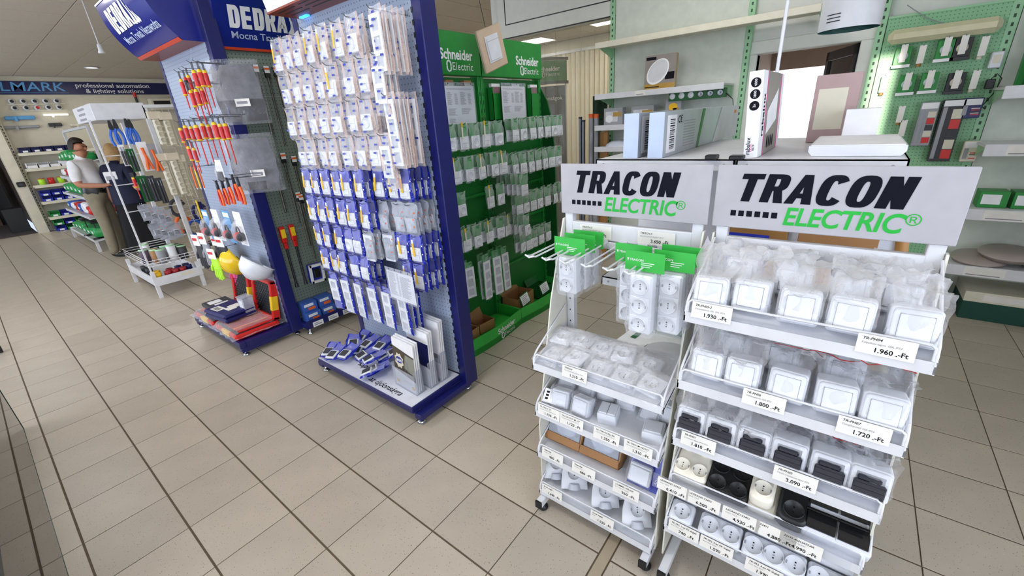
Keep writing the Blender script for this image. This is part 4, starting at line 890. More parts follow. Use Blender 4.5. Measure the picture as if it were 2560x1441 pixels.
def eon_front(m, w_, h_):
    y = -0.0006
    m.add([(-w_ / 2, y, h_ * 0.34), (w_ / 2, y, h_ * 0.24), (w_ / 2, y, h_ * 0.75), (-w_ / 2, y, h_ * 0.84)], [(0, 1, 2, 3)], 1)
    m.add([(0.0, y - 0.0002, h_ * 0.45), (w_ / 2, y - 0.0002, h_ * 0.34), (w_ / 2, y - 0.0002, h_ * 0.72), (0.02, y - 0.0002, h_ * 0.74)], [(0, 1, 2, 3)], 4)
    st = []
    for i in range(16):
        a = 2 * math.pi * i / 16; r = 0.046 if i % 2 else 0.036; st.append((-w_ * 0.22 + r * math.cos(a), y - 0.0004, h_ * 0.56 + r * 1.15 * math.sin(a)))
    m.add(st, [tuple(range(16))], 7)
    m.add([(-w_ * 0.22 + 0.034 * math.cos(2 * math.pi * i / 18), y - 0.0006, h_ * 0.57 + 0.022 * math.sin(2 * math.pi * i / 18)) for i in range(18)], [tuple(range(18))], 2)
    m.text('eon', -w_ * 0.22, y - 0.0008, h_ * 0.572, 0.034, 0, 0.03)
    ring = [(0.022 + 0.016 * math.cos(2 * math.pi * i / 20), y - 0.001, h_ * 0.46 + 0.05 * math.sin(2 * math.pi * i / 20)) for i in range(21)]; m.tube(ring, 0.0015, 4, 5)
    m.box(-w_ * 0.45, -w_ * 0.30, y - 0.0002, y, h_ * 0.06, h_ * 0.13, 3); m.box(w_ * 0.28, w_ * 0.42, y - 0.0002, y, h_ * 0.05, h_ * 0.12, 3); m.box(-w_ * 0.1, w_ * 0.35, y - 0.0002, y, h_ * 0.16, h_ * 0.165, 5)
def dark_front(m, w_, h_):
    m.box(-w_ / 2, w_ / 2, -0.0006, 0, h_ * 0.35, h_ * 0.8, 6)
def pale_front(m, w_, h_):
    m.box(-w_ / 2, w_ / 2, -0.0006, 0, h_ * 0.3, h_ * 0.45, 5)
leaflet_holder(1.435, -1.085, 0.1235, 0.205, 0.315, 'clear holder with white folded leaflets showing a blue round logo, nearest', eon_front, 0)
leaflet_holder(1.53, -1.105, 0.1235, 0.20, 0.35, 'clear holder with white leaflets crossed by a dark band, middle one', dark_front, 1)
leaflet_holder(1.615, -1.10, 0.1235, 0.215, 0.385, 'clear holder with plain pale leaflets, backmost beside the board', pale_front, 2)
# ================================================================ green wall display of bagged switches (two bays, facing the camera side)
pegboard('sch_perf', '#1b7a30', '#0d3d19', 0.012, 0.0026)
GY = -0.76
def round_logo(m, x, y, z, r, mi):
    """ring mark made of two interlocking bars"""
    for s_ in (1, -1):
        pts = [(x + s_ * r * 0.55 * math.cos(a), y, z + s_ * (r * 0.62 * math.sin(a)) + s_ * r * 0.30) for a in [math.radians(200 - 230 * i / 9) for i in range(10)]]
        m.tube(pts, r * 0.17, 5, mi)
def brand_text(m, x, y, z, s_, mi=0):
    m.text('Schneider', x, y, z, s_, mi, 0.028, sx=0.92); m.text('Electric', x + s_ * 0.62, y, z - s_ * 0.82, s_ * 0.78, mi, 0.006, space=1.12, sx=0.9); round_logo(m, x - s_ * 0.95, y, z - s_ * 0.80, s_ * 0.40, mi)
def green_bay(xc, W, label, fin=False, text_base=False):
    t = thing('green_display_bay', label, 'display stand', (xc, GY, 0)); h = W / 2
    m = MB(); m.box(-h, h, -0.006, 0.0, 0.05, 1.86); m.build('perforated_panel', ['sch_perf'], t)
    for sx in (-1, 1):
        m = MB(); x = sx * (h - 0.014); m.cbox(x - 0.013, x + 0.013, -0.03, 0.04, 0, 1.87, 0.002)
        for k in range(30): m.box(x - 0.003, x + 0.003, -0.0312, -0.0298, 0.15 + k * 0.055, 0.175 + k * 0.055, 1)
        m.build('post', ['sch_green', 'black'], t)
    for k, z in enumerate((0.42, 0.78, 1.06, 1.30)): 
        m = MB(); m.cbox(-h + 0.03, h - 0.03, -0.028, -0.006, z, z + 0.02, 0.002); m.build('rail', ['sch_green'], t)
    m = MB(); m.cbox(-h + 0.002, h - 0.004, -0.05, 0.02, 1.868, 2.118, 0.004); hb_ = m.build('header', ['sch_green'], t)
    m = MB(); brand_text(m, 0.14 if not fin else 0.17, -0.0515, 1.985, 0.082); m.build('lettering', ['paper'], hb_)
    # bowed base tray
    pts = [(-h, 0.02)] + [(-h + W * i / 10, -0.262 - 0.03 * math.sin(math.pi * i / 10)) for i in range(11)] + [(h, 0.02)]
    m = MB(); m.prism(pts, 2, 0.0, 0.05)
    for i in range(1, 11):
        a, b = pts[i], pts[i + 1]; m.add([(a[0], a[1], 0), (b[0], b[1], 0), (b[0], b[1], 0.135), (a[0], a[1], 0.135), (a[0], a[1] + 0.008, 0), (b[0], b[1] + 0.008, 0), (b[0], b[1] + 0.008, 0.135), (a[0], a[1] + 0.008, 0.135)], [(0, 1, 2, 3), (3, 2, 6, 7), (5, 4, 7, 6)], None)
    m.box(-h, -h + 0.006, -0.26, 0.02, 0.05, 0.135); m.box(h - 0.006, h, -0.26, 0.02, 0.05, 0.135); b_ = m.build('base_tray', ['bright_green'], t)
    if text_base:
        m = MB(); g = MB(); brand_text(g, 0, 0, 0, 0.062)
        for v in g.v: xx = v.x + 0.15; v.y += -0.2635 - 0.03 * math.sin(math.pi * (xx + h) / W) - 0.002; v.x = xx; v.z += 0.085
        g.build('lettering', ['paper'], b_)
    if fin:
        m = MB(); m.prism([(0.02, 0.0), (0.02, 1.80), (-0.03, 1.80), (-0.09, 1.70), (-0.13, 1.55), (-0.15, 1.30), (-0.16, 0.0)], 0, h - 0.004, h + 0.012); m.build('end_fin', ['sch_dark'], t)
    return t
g1 = green_bay(2.275, 0.75, 'left bay of the green wall display, lettered on header and base', text_base=True)
g2 = green_bay(3.03, 0.75, 'right bay of the green wall display with curved end fin', fin=True)
FILM_G = []
for v in range(4):
    q = bag_film(0.088, 0.165, 0.014, v + 90); q.box(-0.036, 0.036, 0.002, 0.003, -0.075, 0.010, 3); FILM_G.append(q.mesh('film', ['clear_film', 'clear_film', 'clear_film', 'green_film']))
FILM_GL = [bag_film(0.088, 0.27, 0.014, 95).mesh('film', ['clear_film', 'green_film', 'green_film', 'paper']), bag_film(0.088, 0.36, 0.014, 96).mesh('film', ['clear_film', 'green_film', 'green_film', 'paper'])]
tg = MB(); tg.box(-0.006, 0.006, -0.0006, 0.0006, -0.085, 0.0, 1); tg.box(-0.006, 0.006, -0.0008, 0.0008, -0.010, 0.018, 0); TAGG = tg.mesh('price_tag', ['tag_yellow', 'cream'])
def bay_goods(t, xc, rows, side):
    global cnt
    for r, (z, xs_, dv, L, n_) in enumerate(rows):
        for k, x in enumerate(xs_):
            hook(t, x, z, L, ('sch_green',), -0.02)
            for q in range(n_):
                y = -0.02 - L + 0.03 + q * 0.045; d = dv if dv else ('switch', 'socket')[(k + r) % 2]
                long_ = d.startswith('frame'); fm = FILM_GL[0 if d == 'frame3' else 1] if long_ else FILM_G[cnt % 4]
                pos = 'front' if q == 0 else '%s behind' % ORD[q]
                tt = hang('g', fm, d, {'frame3': -0.25, 'frame5': -0.335}.get(d, -0.145), x + 0.004 * noise(q, k, r), y, z, lambda a, b, c: Vector((xc + a, GY + b, c)), 0.12 * noise(k, q, r), 'green-topped bag of white %s, %s bay, %s row, %s hook, %s' % ('frame' if long_ else d, side, ORD[r], ORD[k], pos), 'green-topped bags on the green display', 'switch_bag', cnt)
                if q == 0 and (k + r) % 2 == 0 and not long_ and side == 'left': o = obj('price_tag', TAGG, tt, (-0.025, -0.02, 0.0)); o.rotation_euler = (0, 0.08 * noise(k, r, 1), 0)
                cnt += 1
bay_goods(g1, 2.275, [(1.565, [-0.29, -0.17, -0.06, 0.05, 0.16, 0.29], None, 0.24, 2), (1.365, [-0.27, -0.16, -0.04, 0.08, 0.22, 0.31], None, 0.24, 2), (1.15, [-0.26, -0.12, 0.17, 0.29], None, 0.22, 1), (0.915, [-0.22, -0.13, -0.02, 0.1, 0.23, 0.32], None, 0.24, 2), (0.66, [-0.22, -0.1], 'frame3', 0.2, 3), (0.665, [0.08, 0.2, 0.3], 'frame5', 0.2, 2)], 'left')
bay_goods(g2, 3.03, [(1.575, [-0.28, -0.17, -0.06, 0.05, 0.15, 0.25, 0.33], None, 0.24, 2), (1.335, [-0.3, -0.2, -0.1, 0.0, 0.1, 0.2, 0.3], None, 0.24, 3), (1.04, [-0.3, -0.21, -0.12, -0.02, 0.09, 0.2, 0.31], None, 0.26, 2), (0.74, [-0.29, -0.21, -0.13, -0.03, 0.08], None, 0.26, 2), (1.20, [-0.335], 'switch', 0.34, 6), (0.90, [-0.335], 'socket', 0.34, 6)], 'right')
sheet('price_list', 'printed table in clear sleeve on the left green bay', 0.27, 0.23, Vector((2.36, GY - 0.10, 1.80)), 0, [(0.06, 0.9, 0.07, 0.085, 't'), (0.06, 0.24, 0.16, 0.5, 'l'), (0.3, 0.42, 0.2, 0.5, 'l'), (0.5, 0.7, 0.16, 0.5, 'l'), (0.76, 0.9, 0.2, 0.5, 'l'), (0.06, 0.4, 0.58, 0.78, 'l'), (0.5, 0.9, 0.58, 0.75, 'l'), (0.06, 0.3, 0.84, 0.97, 'l')])
sheet('price_list', 'printed table in clear sleeve on the right green bay', 0.29, 0.235, Vector((2.935, GY - 0.10, 1.805)), 0, [(0.06, 0.9, 0.07, 0.085, 't'), (0.06, 0.3, 0.16, 0.5, 'l'), (0.4, 0.5, 0.2, 0.5, 'l'), (0.55, 0.75, 0.16, 0.5, 'l'), (0.78, 0.9, 0.2, 0.5, 'l'), (0.06, 0.4, 0.58, 0.78, 'l'), (0.5, 0.9, 0.58, 0.75, 'l')])
for k, (x, lb) in enumerate(((2.79, 'left'), (3.03, 'middle'), (3.27, 'right'))):
    t = thing('leaflet_pocket', 'green leaflet pocket with folded brochures under the header, %s one' % lb, 'leaflet holder', (x, GY - 0.01, 1.58), 0, 'green leaflet pockets')
    m = MB(); m.box(-0.055, 0.055, -0.055, -0.051, 0, 0.18); m.box(-0.055, -0.051, -0.055, -0.01, 0, 0.22); m.box(0.051, 0.055, -0.055, -0.01, 0, 0.22); m.box(-0.055, 0.055, -0.055, -0.01, 0, 0.004); m.build('pocket', ['sch_green'], t)
    m = MB(); m.box(-0.047, 0.047, -0.042, -0.016, 0.006, 0.245, 0); m.box(-0.047, 0.047, -0.0426, -0.042, 0.14, 0.225, 1); m.build('brochure', ['paper', mat('brochure_print', '#8d6f74', 0.4)], t)
for k, x in enumerate((2.13, 2.33, 2.5)):
    t = thing('brown_carton', 'narrow brown carton behind the price list, %s under left header' % ('left', 'middle', 'right')[k], 'box', (x, GY - 0.03, 1.70), 0, 'brown cartons under the header'); m = MB(); m.cbox(-0.035, 0.035, -0.02, 0.02, 0, 0.14, 0.002); m.build('carton', ['cardboard'], t); m = MB(); m.box(-0.033, 0.033, -0.0206, -0.02, 0.06, 0.12); m.build('sticker', ['cream'], t)
def info_card(x, y, z, rz, label):
    t = thing('info_card', label, 'card', (x, y, z), rz, 'framed cards in the green base trays'); m = MB(); m.box(-0.075, 0.075, 0, 0.003, 0, 0.10); m.build('frame', ['sch_dark'], t)
    m = MB(); m.box(-0.064, 0.064, -0.001, 0, 0.010, 0.09, 0); [m.box(-0.05, 0.04 - 0.01 * (i % 3), -0.0016, -0.001, 0.02 + i * 0.014, 0.024 + i * 0.014, 1) for i in range(5)]; m.build('card', ['paper', 'grey_ink'], t); t.rotation_euler.x = -0.35
info_card(2.06, -0.985, 0.115, 0.25, 'white card in green frame at the left base tray'); info_card(2.79, -0.985, 0.115, 0.15, 'white card in green frame on the carton of right base tray'); info_card(3.08, -0.99, 0.115, 0.1, 'white card in green frame at the right of right base tray')
def open_carton(x, y, z, sx, sy, sz, rz, label, name='open_carton', mt='cardboard'):
    t = thing(name, label, 'box', (x, y, z), rz); m = MB()
    m.box(-sx / 2, sx / 2, -sy / 2, sy / 2, 0, 0.004)
    for a in ((-sx / 2, sx / 2, -sy / 2, -sy / 2 + 0.004), (-sx / 2, sx / 2, sy / 2 - 0.004, sy / 2), (-sx / 2, -sx / 2 + 0.004, -sy / 2, sy / 2), (sx / 2 - 0.004, sx / 2, -sy / 2, sy / 2)): m.box(*a, 0, sz)
    m.build('carton', [mt], t); m = MB(); m.M = Matrix.Translation((0, sy / 2, sz)) @ Matrix.Rotation(-0.5, 4, 'X'); m.box(-sx / 2, sx / 2, 0, 0.004, 0, sy * 0.45); m.build('flap', [mt], t); return t
open_carton(2.82, -0.87, 0.055, 0.26, 0.16, 0.13, 0.1, 'open brown carton in the right green base tray'); open_carton(2.10, -0.88, 0.055, 0.22, 0.16, 0.10, 0.05, 'open brown carton at left end of green base tray'); open_carton(2.34, -0.86, 0.055, 0.16, 0.14, 0.08, -0.1, 'small open brown carton under the hanging long frames'); open_carton(3.14, -0.88, 0.055, 0.2, 0.15, 0.09, 0.05, 'open carton at right end of the green base tray', mt='sch_dark')
# big sample switch hanging on a thread
t = thing('sample_switch', 'big beige-framed sample switch hanging askew before the green headers', 'switch', (2.55, -1.0, 2.006)); t.rotation_euler = (0, -math.radians(17.4), 0)
m = MB(); m.cbox(-0.12, 0.12, -0.012, 0.012, -0.12, 0.12, 0.006); m.build('frame', [mat('beige_frame', '#cdb59b', 0.4)], t)
m = MB(); m.cbox(-0.068, 0.068, -0.018, -0.012, -0.075, 0.075, 0.003); m.cbox(-0.058, 0.058, -0.023, -0.018, -0.064, 0.064, 0.003); m.box(-0.058, 0.058, -0.0236, -0.023, 0.045, 0.047, 1); m.build('rocker', ['white_plastic', 'grey'], t)
m = MB(); m.tube([(2.50, -1.0, 2.12), (2.42, -0.98, 2.5), (2.42, -0.98, 2.999)], 0.002, 5); o = m.build('thread', ['black'], t); o.matrix_parent_inverse = t.matrix_basis.inverted()
# free-standing novelty display behind: curved green header over a dark poster
t = thing('novelty_display', 'slim display with curved green header and dark poster inside the glazed room', 'display stand', (5.4, 0.40, 0), WEST + 0.55)
m = MB(); m.box(-0.20, 0.20, 0, 0.03, 0.05, 1.95, 0); m.box(-0.215, -0.20, -0.01, 0.04, 0, 1.97, 1); m.box(0.20, 0.215, -0.01, 0.04, 0, 1.97, 1); m.text('Újdonságok', 0, -0.001, 1.80, 0.070, 2, 0.01); m.box(-0.12, -0.02, -0.002, 0, 1.12, 1.26, 2); m.box(0.03, 0.12, -0.002, 0, 1.08, 1.2, 3); m.box(-0.15, 0.14, -0.002, 0, 0.4, 0.7, 3); m.build('poster', [mat('poster_dark', '#1d1a1e', 0.35), 'steel', 'paper', 'grey'], t)
m = MB(); m.grid(lambda a, b: ((a - 0.5) * 0.46, -0.12 * math.sin(math.pi * a), 2.0 + b * 0.24), 12, 1); hd_ = m.build('header', ['sch_green'], t)
m = MB()
for z in (1.965, 2.24): m.grid(lambda a, b: ((a - 0.5) * 0.50, -0.135 * math.sin(math.pi * a) + b * 0.0, z + b * 0.035), 12, 1); m.prism([((a / 12 - 0.5) * 0.50, -0.135 * math.sin(math.pi * a / 12)) for a in range(13)], 2, z + 0.034, z + 0.036)
m.build('header_rims', ['dark_steel'], hd_)
m = MB(); brand_text(m, 0.0, -0.125, 2.14, 0.075); m.build('lettering', ['paper'], hd_)
m = MB(); m.box(-0.25, 0.25, -0.15, 0.15, 0, 0.05); m.build('foot', ['dark_steel'], t)
# ================================================================ tool stand with the curved header (left of the blue stand) and its drill side
TX, TY = 1.50, 1.025
pegboard('peg_olive', '#7f8a80', '#454c46', 0.025, 0.004)
ts = thing('tool_stand', 'navy tool stand with curved lettered header facing the aisle', 'display stand', (TX, TY, 0), WEST)
m = MB(); m.box(-0.475, 0.475, -0.012, 0.0, 0.13, 2.20); m.build('pegboard', ['peg_grey'], ts)
for sx in (-1, 1):
    m = MB(); x = 0.50 * sx; m.cbox(x - 0.028, x + 0.028, -0.015, 0.075, 0.04, 2.5, 0.004)
    for k in range(40): m.box(x - sx * 0.024 - 0.005, x - sx * 0.024 + 0.005, -0.0165, -0.0145, 0.16 + k * 0.05, 0.182 + k * 0.05, 1)
    m.build('post', ['navy', 'black'], ts)
m = MB(); m.cbox(-0.50, 0.50, -0.405, -0.36, 0.065, 0.115, 0.004); m.cbox(-0.50, -0.455, -0.36, 0, 0.065, 0.115, 0.004); m.cbox(0.455, 0.50, -0.36, 0, 0.065, 0.115, 0.004); m.box(-0.48, 0.48, -0.38, 0, 0.09, 0.11); m.build('base_frame', ['navy'], ts)
for sx in (-1, 1):
    m = MB(); x = 0.475 * sx; m.cbox(x - 0.028, x + 0.028, -0.40, 0.06, 0.03, 0.068, 0.004); lg = m.build('foot_beam', ['navy'], ts)
    for y in (-0.37, 0.04):
        m = MB(); m.lathe([(0.0, 0.0), (0.026, 0.0), (0.027, 0.006), (0.016, 0.014), (0.009, 0.018), (0.006, 0.035)], 16, c=(x, y, 0)); m.build('levelling_foot', ['chrome'], lg)
def flame(m, x, z, s_, f, mi):
    for k, (h_, o_) in enumerate(((1.0, 0.0), (0.62, 0.30), (0.38, 0.55))):
        pts = []
        for i in range(7): t_ = i / 6; pts.append((x + (o_ + 0.34 * (1 - t_) ** 1.5 * math.sin(t_ * 3) + 0.06 * t_) * s_, z + t_ * h_ * s_))
        q = [f(a, b) for a, b in pts] + [f(a + (0.26 - 0.22 * i / 6) * s_, b - 0.05 * s_) for i, (a, b) in reversed(list(enumerate(pts)))]
        m.add(q, [tuple(range(len(q)))], mi)
def curved_header(parent, x0, x1, z0, z1, yfun, with_text, tail):
    m = MB(); m.grid(lambda a, b: (x0 + a * (x1 - x0), yfun(b), z0 + b * (z1 - z0)), 2, 10); m.grid(lambda a, b: (x0 + a * (x1 - x0), 0.0 if b > 0 else yfun(0), z0), 1, 1, 1)
    for xx in (x0, x1): m.add([(xx, yfun(i / 10), z0 + (z1 - z0) * i / 10) for i in range(11)] + [(xx, 0.0, z1), (xx, 0.0, z0)], [tuple(range(13))])
    o = m.build('header', [mat('header_blue', '#1a2482', 0.22, coat=0.6), 'rust'], parent)
    z_at = lambda z: yfun((z - z0) / (z1 - z0)) - 0.0035
    f = lambda x, z: (x, z_at(z), z)
    g = MB(); hh = (z1 - z0); W = x1 - x0
    b_ = MB(); b_.block('DEDRA', 0, 0, 0, hh * 0.40, 0, 0.56, 0.24, 0.20, 0.07)
    g.add([f(x0 + W * tail[0] + v.x, z0 + hh * tail[1] + v.z) for v in b_.v], b_.f, 0)
    b_ = MB(); b_.text(with_text, 0, 0, 0, hh * 0.18, 0, 0.01, align='LEFT', sx=1.12); g.add([f(x0 + W * tail[0] + v.x, z0 + hh * (tail[1] - 0.13) + v.z) for v in b_.v], b_.f, 2)
    flame(g, x0 + W * tail[0] + hh * 0.40 * 3.12, z0 + hh * tail[1], hh * 0.44, f, 0)
    g.grid(lambda a, b: f(x0 + a * W, z0 + hh * (0.0 + 0.05 * b)), 2, 2, 1); g.grid(lambda a, b: f(x0 + a * W, z0 + hh * (0.965 + 0.03 * b)), 2, 2, 3)
    g.build('lettering', ['paper', mat('header_red', '#d5492c', 0.3), mat('pale_blue', '#b9c4de', 0.4), 'white_plastic'], o)
curved_header(ts, -0.475, 0.475, 2.18, 2.52, lambda b: -0.135 - 0.16 * (b ** 0.8) - 0.03 * math.sin(math.pi * b), 'Mocna Trwała Niezawodna', (0.14, 0.42))
# drill side: olive board at right angles, its own header and base tray
ds = thing('drill_board', 'olive perforated drill board with blue lettered header beside the tool stand', 'display stand', (2.12, 0.60, 0))
m = MB(); m.box(-0.56, 0.60, -0.012, 0.0, 0.10, 2.16); m.build('pegboard', ['peg_olive'], ds)
for z in (0.45, 0.85, 1.40, 1.85): 
    m = MB(); m.box(-0.55, 0.60, -0.0145, -0.012, z, z + 0.006); m.build('seam', ['grey'], ds)
m = MB(); m.cbox(-0.56, 0.60, -0.20, 0.0, 0.06, 0.10, 0.004); m.box(-0.56, 0.60, -0.205, -0.20, 0.06, 0.13); m.build('base_tray', ['navy'], ds)
for x in (-0.52, 0.56):
    m = MB(); m.lathe([(0.0, 0.0), (0.026, 0.0), (0.027, 0.006), (0.009, 0.018), (0.006, 0.06)], 16, c=(x, -0.16, 0)); m.build('levelling_foot', ['chrome'], ds)
curved_header(ds, -0.56, 0.60, 2.145, 2.46, lambda b: -0.05 - 0.10 * b, 'Mocna Trwała Niezawodna', (0.075, 0.40))

# ---- hanging insulated screwdrivers and pliers
def driver(L=0.20, r=0.015, mats=('red', 'yellow', 'steel'), hl=0.095):
    m = MB(); m.lathe([(0, 0.006), (r * 0.55, 0.006), (r * 0.8, 0.0), (r * 0.82, -0.012)], 10, 1); m.lathe([(r * 0.82, -0.012), (r, -0.03), (r * 0.86, -hl * 0.55), (r * 0.95, -hl * 0.9)], 10, 0); m.lathe([(r * 0.95, -hl * 0.9), (r * 1.25, -hl * 0.95), (r * 0.8, -hl), (0.004, -hl - 0.002)], 10, 1)
    h_ = MB(); h_.v, h_.f, h_.m, h_.sm = m.v, m.f, m.m, m.sm
    b_ = MB(); b_.cyl((0, 0, -hl), (0, 0, -L + 0.012), 0.0042, n=8, mi=0); b_.cyl((0, 0, -L + 0.012), (0, 0, -L), 0.003, 0.0015, n=6, mi=1)
    return m.mesh('handle', mats), b_.mesh('blade', [mats[0], 'dark_steel'])
DRV = [driver(0.22), driver(0.26, 0.017), driver(0.18, 0.013), driver(0.2, 0.013, ('black', 'red', 'steel'))]
tie = MB(); tie.box(-0.014, 0.014, -0.001, 0.001, 0.006, 0.05); TIE = tie.mesh('hang_card', ['charcoal'])
def put_driver(k, P, label, grp='hanging insulated screwdrivers', rz=WEST, tilt=0.0):
    t = thing('screwdriver', label, 'screwdriver', P, rz, grp); t.rotation_euler.y = tilt; a, b = DRV[k]; obj('handle', a, t); obj('blade', b, t); obj('hang_card', TIE, t); return t
r1 = [(452, 200, 2), (463, 196, 3), (470, 190, 0), (484, 178, 0), (498, 176, 1), (511, 178, 0), (476, 228, 2), (490, 225, 0), (504, 222, 2)]
for k, (u, v, d) in enumerate(r1): P = at_x(u, v, 1.30 + 0.05 * (k % 3)); put_driver(d, P, 'insulated screwdriver in the upper row of tool stand, %s from left' % ORD[k]); hook(ts, TY - P.y, P.z + 0.045, TX - P.x + 0.01)
r2 = [(450, 322, 0), (462, 316, 1), (476, 318, 0), (489, 315, 1), (505, 311, 1), (520, 313, 0), (534, 308, 1), (549, 312, 0), (562, 311, 1), (470, 368, 2), (484, 372, 2)]
for k, (u, v, d) in enumerate(r2): P = at_x(u, v, 1.29 + 0.05 * (k % 3)); put_driver(d, P, 'insulated screwdriver in the second row of tool stand, %s from left' % ORD[k]); hook(ts, TY - P.y, P.z + 0.045, TX - P.x + 0.01)
def pliers(mats=('red', 'yellow', 'steel'), s_=1.0):
    h_ = MB()
    for sx in (-1, 1): h_.tube([(sx * 0.006 * s_, 0, -0.055 * s_), (sx * 0.020 * s_, 0, -0.09 * s_), (sx * 0.024 * s_, 0, -0.13 * s_), (sx * 0.016 * s_, 0, -0.17 * s_)], 0.009 * s_, 8, 0 if sx < 0 else 1)
    j = MB(); j.prism([(-0.012 * s_, -0.06 * s_), (0.012 * s_, -0.06 * s_), (0.014 * s_, -0.035 * s_), (0.006 * s_, 0.01 * s_), (-0.006 * s_, 0.01 * s_), (-0.014 * s_, -0.035 * s_)], 1, -0.006, 0.006); j.cyl((0, -0.008, -0.045 * s_), (0, 0.008, -0.045 * s_), 0.008 * s_, n=10)
    return h_.mesh('handles', [mats[0], mats[1]]), j.mesh('jaws', [mats[2]])
PL = pliers(('red', 'orange', 'dark_steel')); PLB = pliers(('blue', 'blue', 'dark_steel'), 1.3); PLO = pliers(('orange', 'orange', 'dark_steel'), 1.1)
def put_pliers(P, pl, label, grp, rz=WEST):
    t = thing('pliers', label, 'pliers', P, rz, grp); obj('handles', pl[0], t); obj('jaws', pl[1], t); return t
for k, (u, v) in enumerate([(540, 455), (553, 452), (566, 448), (580, 440), (592, 446)]): P = at_x(u, v, 1.32 + 0.03 * (k % 2)); put_pliers(P, PL, 'red and orange insulated pliers on the tool stand, %s from left' % ORD[k], 'insulated pliers on the tool stand'); hook(ts, TY - P.y, P.z, TX - P.x + 0.005)
for k, (u, v) in enumerate([(478, 425), (487, 424), (496, 424)]):
    P = at_x(u, v, 1.36); t = thing('marking_pencil', 'thin orange tool hanging on the tool stand, %s of three' % ORD[k], 'tool', P, WEST, 'thin orange tools'); m = MB(); m.cyl((0, 0, 0), (0, 0, -0.14), 0.006, n=8, mi=0 if k != 1 else 1); m.cyl((0, 0, -0.14), (0, 0, -0.155), 0.006, 0.001, n=8, mi=2); m.build('body', ['orange', 'yellow', 'paper'], t); m = MB(); m.box(-0.01, 0.01, -0.001, 0.001, 0, 0.03); m.build('hang_card', ['orange'], t); hook(ts, TY - P.y, P.z + 0.02, TX - P.x)
def blister(name, label, P, w_, h_, cardm, rz=WEST, inner=None, group=None, cat='pack', dep=0.03, tilt=0.0):
    t = thing(name, label, cat, P, rz, group); t.rotation_euler.x = tilt
    m = MB(); m.box(-w_ / 2, w_ / 2, 0, 0.002, -h_, 0, 0); m.box(-w_ * 0.4, w_ * 0.4, -0.0008, 0, -h_ * 0.2, -h_ * 0.06, 1); m.build('card', [cardm, 'paper'], t)
    if inner: inner(t, w_, h_)
    m = MB(); m.grid(lambda a, b: ((a - 0.5) * w_ * 0.9, -dep * min(1, 4 * min(a, 1 - a, b, 1 - b)), -h_ * 0.96 + b * h_ * 0.72), 6, 6); m.build('blister', ['clear_film'], t); return t
def knives(t, w_, h_):
    for k in range(4): m = MB(); x = -w_ * 0.32 + k * w_ * 0.21; m.box(x - 0.004, x + 0.004, -0.012, -0.002, -h_ * 0.92, -h_ * 0.5, 0); m.box(x - 0.002, x + 0.002, -0.008, -0.004, -h_ * 0.5, -h_ * 0.25, 1); m.build('blade', ['black', 'paper'], t)
blister('tool_pack', 'white blister card with dark bits beside the pliers', at_x(541, 400, 1.36), 0.12, 0.16, 'paper', inner=knives)
# grey garments in clear bags at the right edge
mat('cloth_grey', '#6f6f76', 0.9, var=0.2, scale=25, bump=0.5, bscale=120); mat('cloth_dark', '#3b3a3f', 0.9, var=0.2, scale=20)
def garment(P, w_, h_, label, dark_low):
    t = thing('bagged_garment', label, 'bagged clothing', P, WEST + 0.75, 'grey work garments in clear bags')
    m = MB(); m.grid(lambda a, b: ((a - 0.5) * w_ * (0.82 + 0.1 * math.sin(b * 3)), -0.03 * math.sin(math.pi * a) - 0.016 * sn(a * 5, b * 7, 4), -0.03 - b * (h_ - 0.05)), 14, 18, mfn=lambda i, j: 1 if (j > 10 and dark_low) or (not dark_low and j > 14 and 3 < i < 10) else 0)
    m.grid(lambda a, b: ((a - 0.5) * w_ * 0.82, 0.02, -0.03 - (1 - b) * (h_ - 0.05)), 2, 2); m.build('garment', ['cloth_grey', 'cloth_dark'], t)
    m = MB(); m.grid(lambda a, b: ((a - 0.5) * w_ + 0.006 * sn(a * 5, b * 6, 1), -0.05 * math.sin(math.pi * a) - 0.016 * sn(a * 6, b * 8, 2) - 0.008, -b * h_), 14, 18); m.grid(lambda a, b: ((0.5 - a) * w_, 0.028, -b * h_), 4, 4); m.build('bag', ['clear_film'], t)
    m = MB(); m.box(-0.01, 0.085, -0.055, -0.054, -h_ * 0.72, -h_ * 0.60, 0); m.box(0.0, 0.07, -0.0555, -0.055, -h_ * 0.68, -h_ * 0.64, 1); m.build('label', ['label_card', 'grey_ink'], t)
Pg = at_y(572, 150, 0.45); garment(Pg, 0.33, 0.40, 'upper bagged grey garment with dark lower half on tool stand', True)
Pg = at_y(612, 335, 0.44); garment(Pg, 0.34, 0.40, 'lower bagged grey garment with small dark pocket on tool stand', False)
# ear defenders in blisters, gloves, helmets
def muffs(t, w_, h_):
    for sx in (-1, 1):
        m = MB(); m.M = Matrix.Translation((sx * w_ * 0.2, -0.02, -h_ * 0.72)) @ Matrix.Rotation(math.pi / 2, 4, 'Y'); m.lathe([(0, -0.022), (0.028, -0.018), (0.034, 0.0), (0.028, 0.018), (0, 0.022)], 12); m.build('ear_cup', ['red' if sx < 0 else 'charcoal'], t)
    m = MB(); m.tube([(w_ * 0.24 * math.cos(a), -0.02, -h_ * 0.66 + w_ * 0.45 * math.sin(a)) for a in [math.pi * i / 10 for i in range(11)]], 0.006, 6); m.build('headband', ['black'], t)
for k, (u, v) in enumerate([(508, 525), (532, 524), (560, 527), (588, 530)]): blister('ear_defender_pack', 'red ear defenders in clear pack on tool stand, %s from left' % ORD[k], at_x(u, v, 1.34), 0.13, 0.25, 'light_blue' if k % 2 == 0 else 'paper', inner=muffs, group='ear defender packs', dep=0.06)
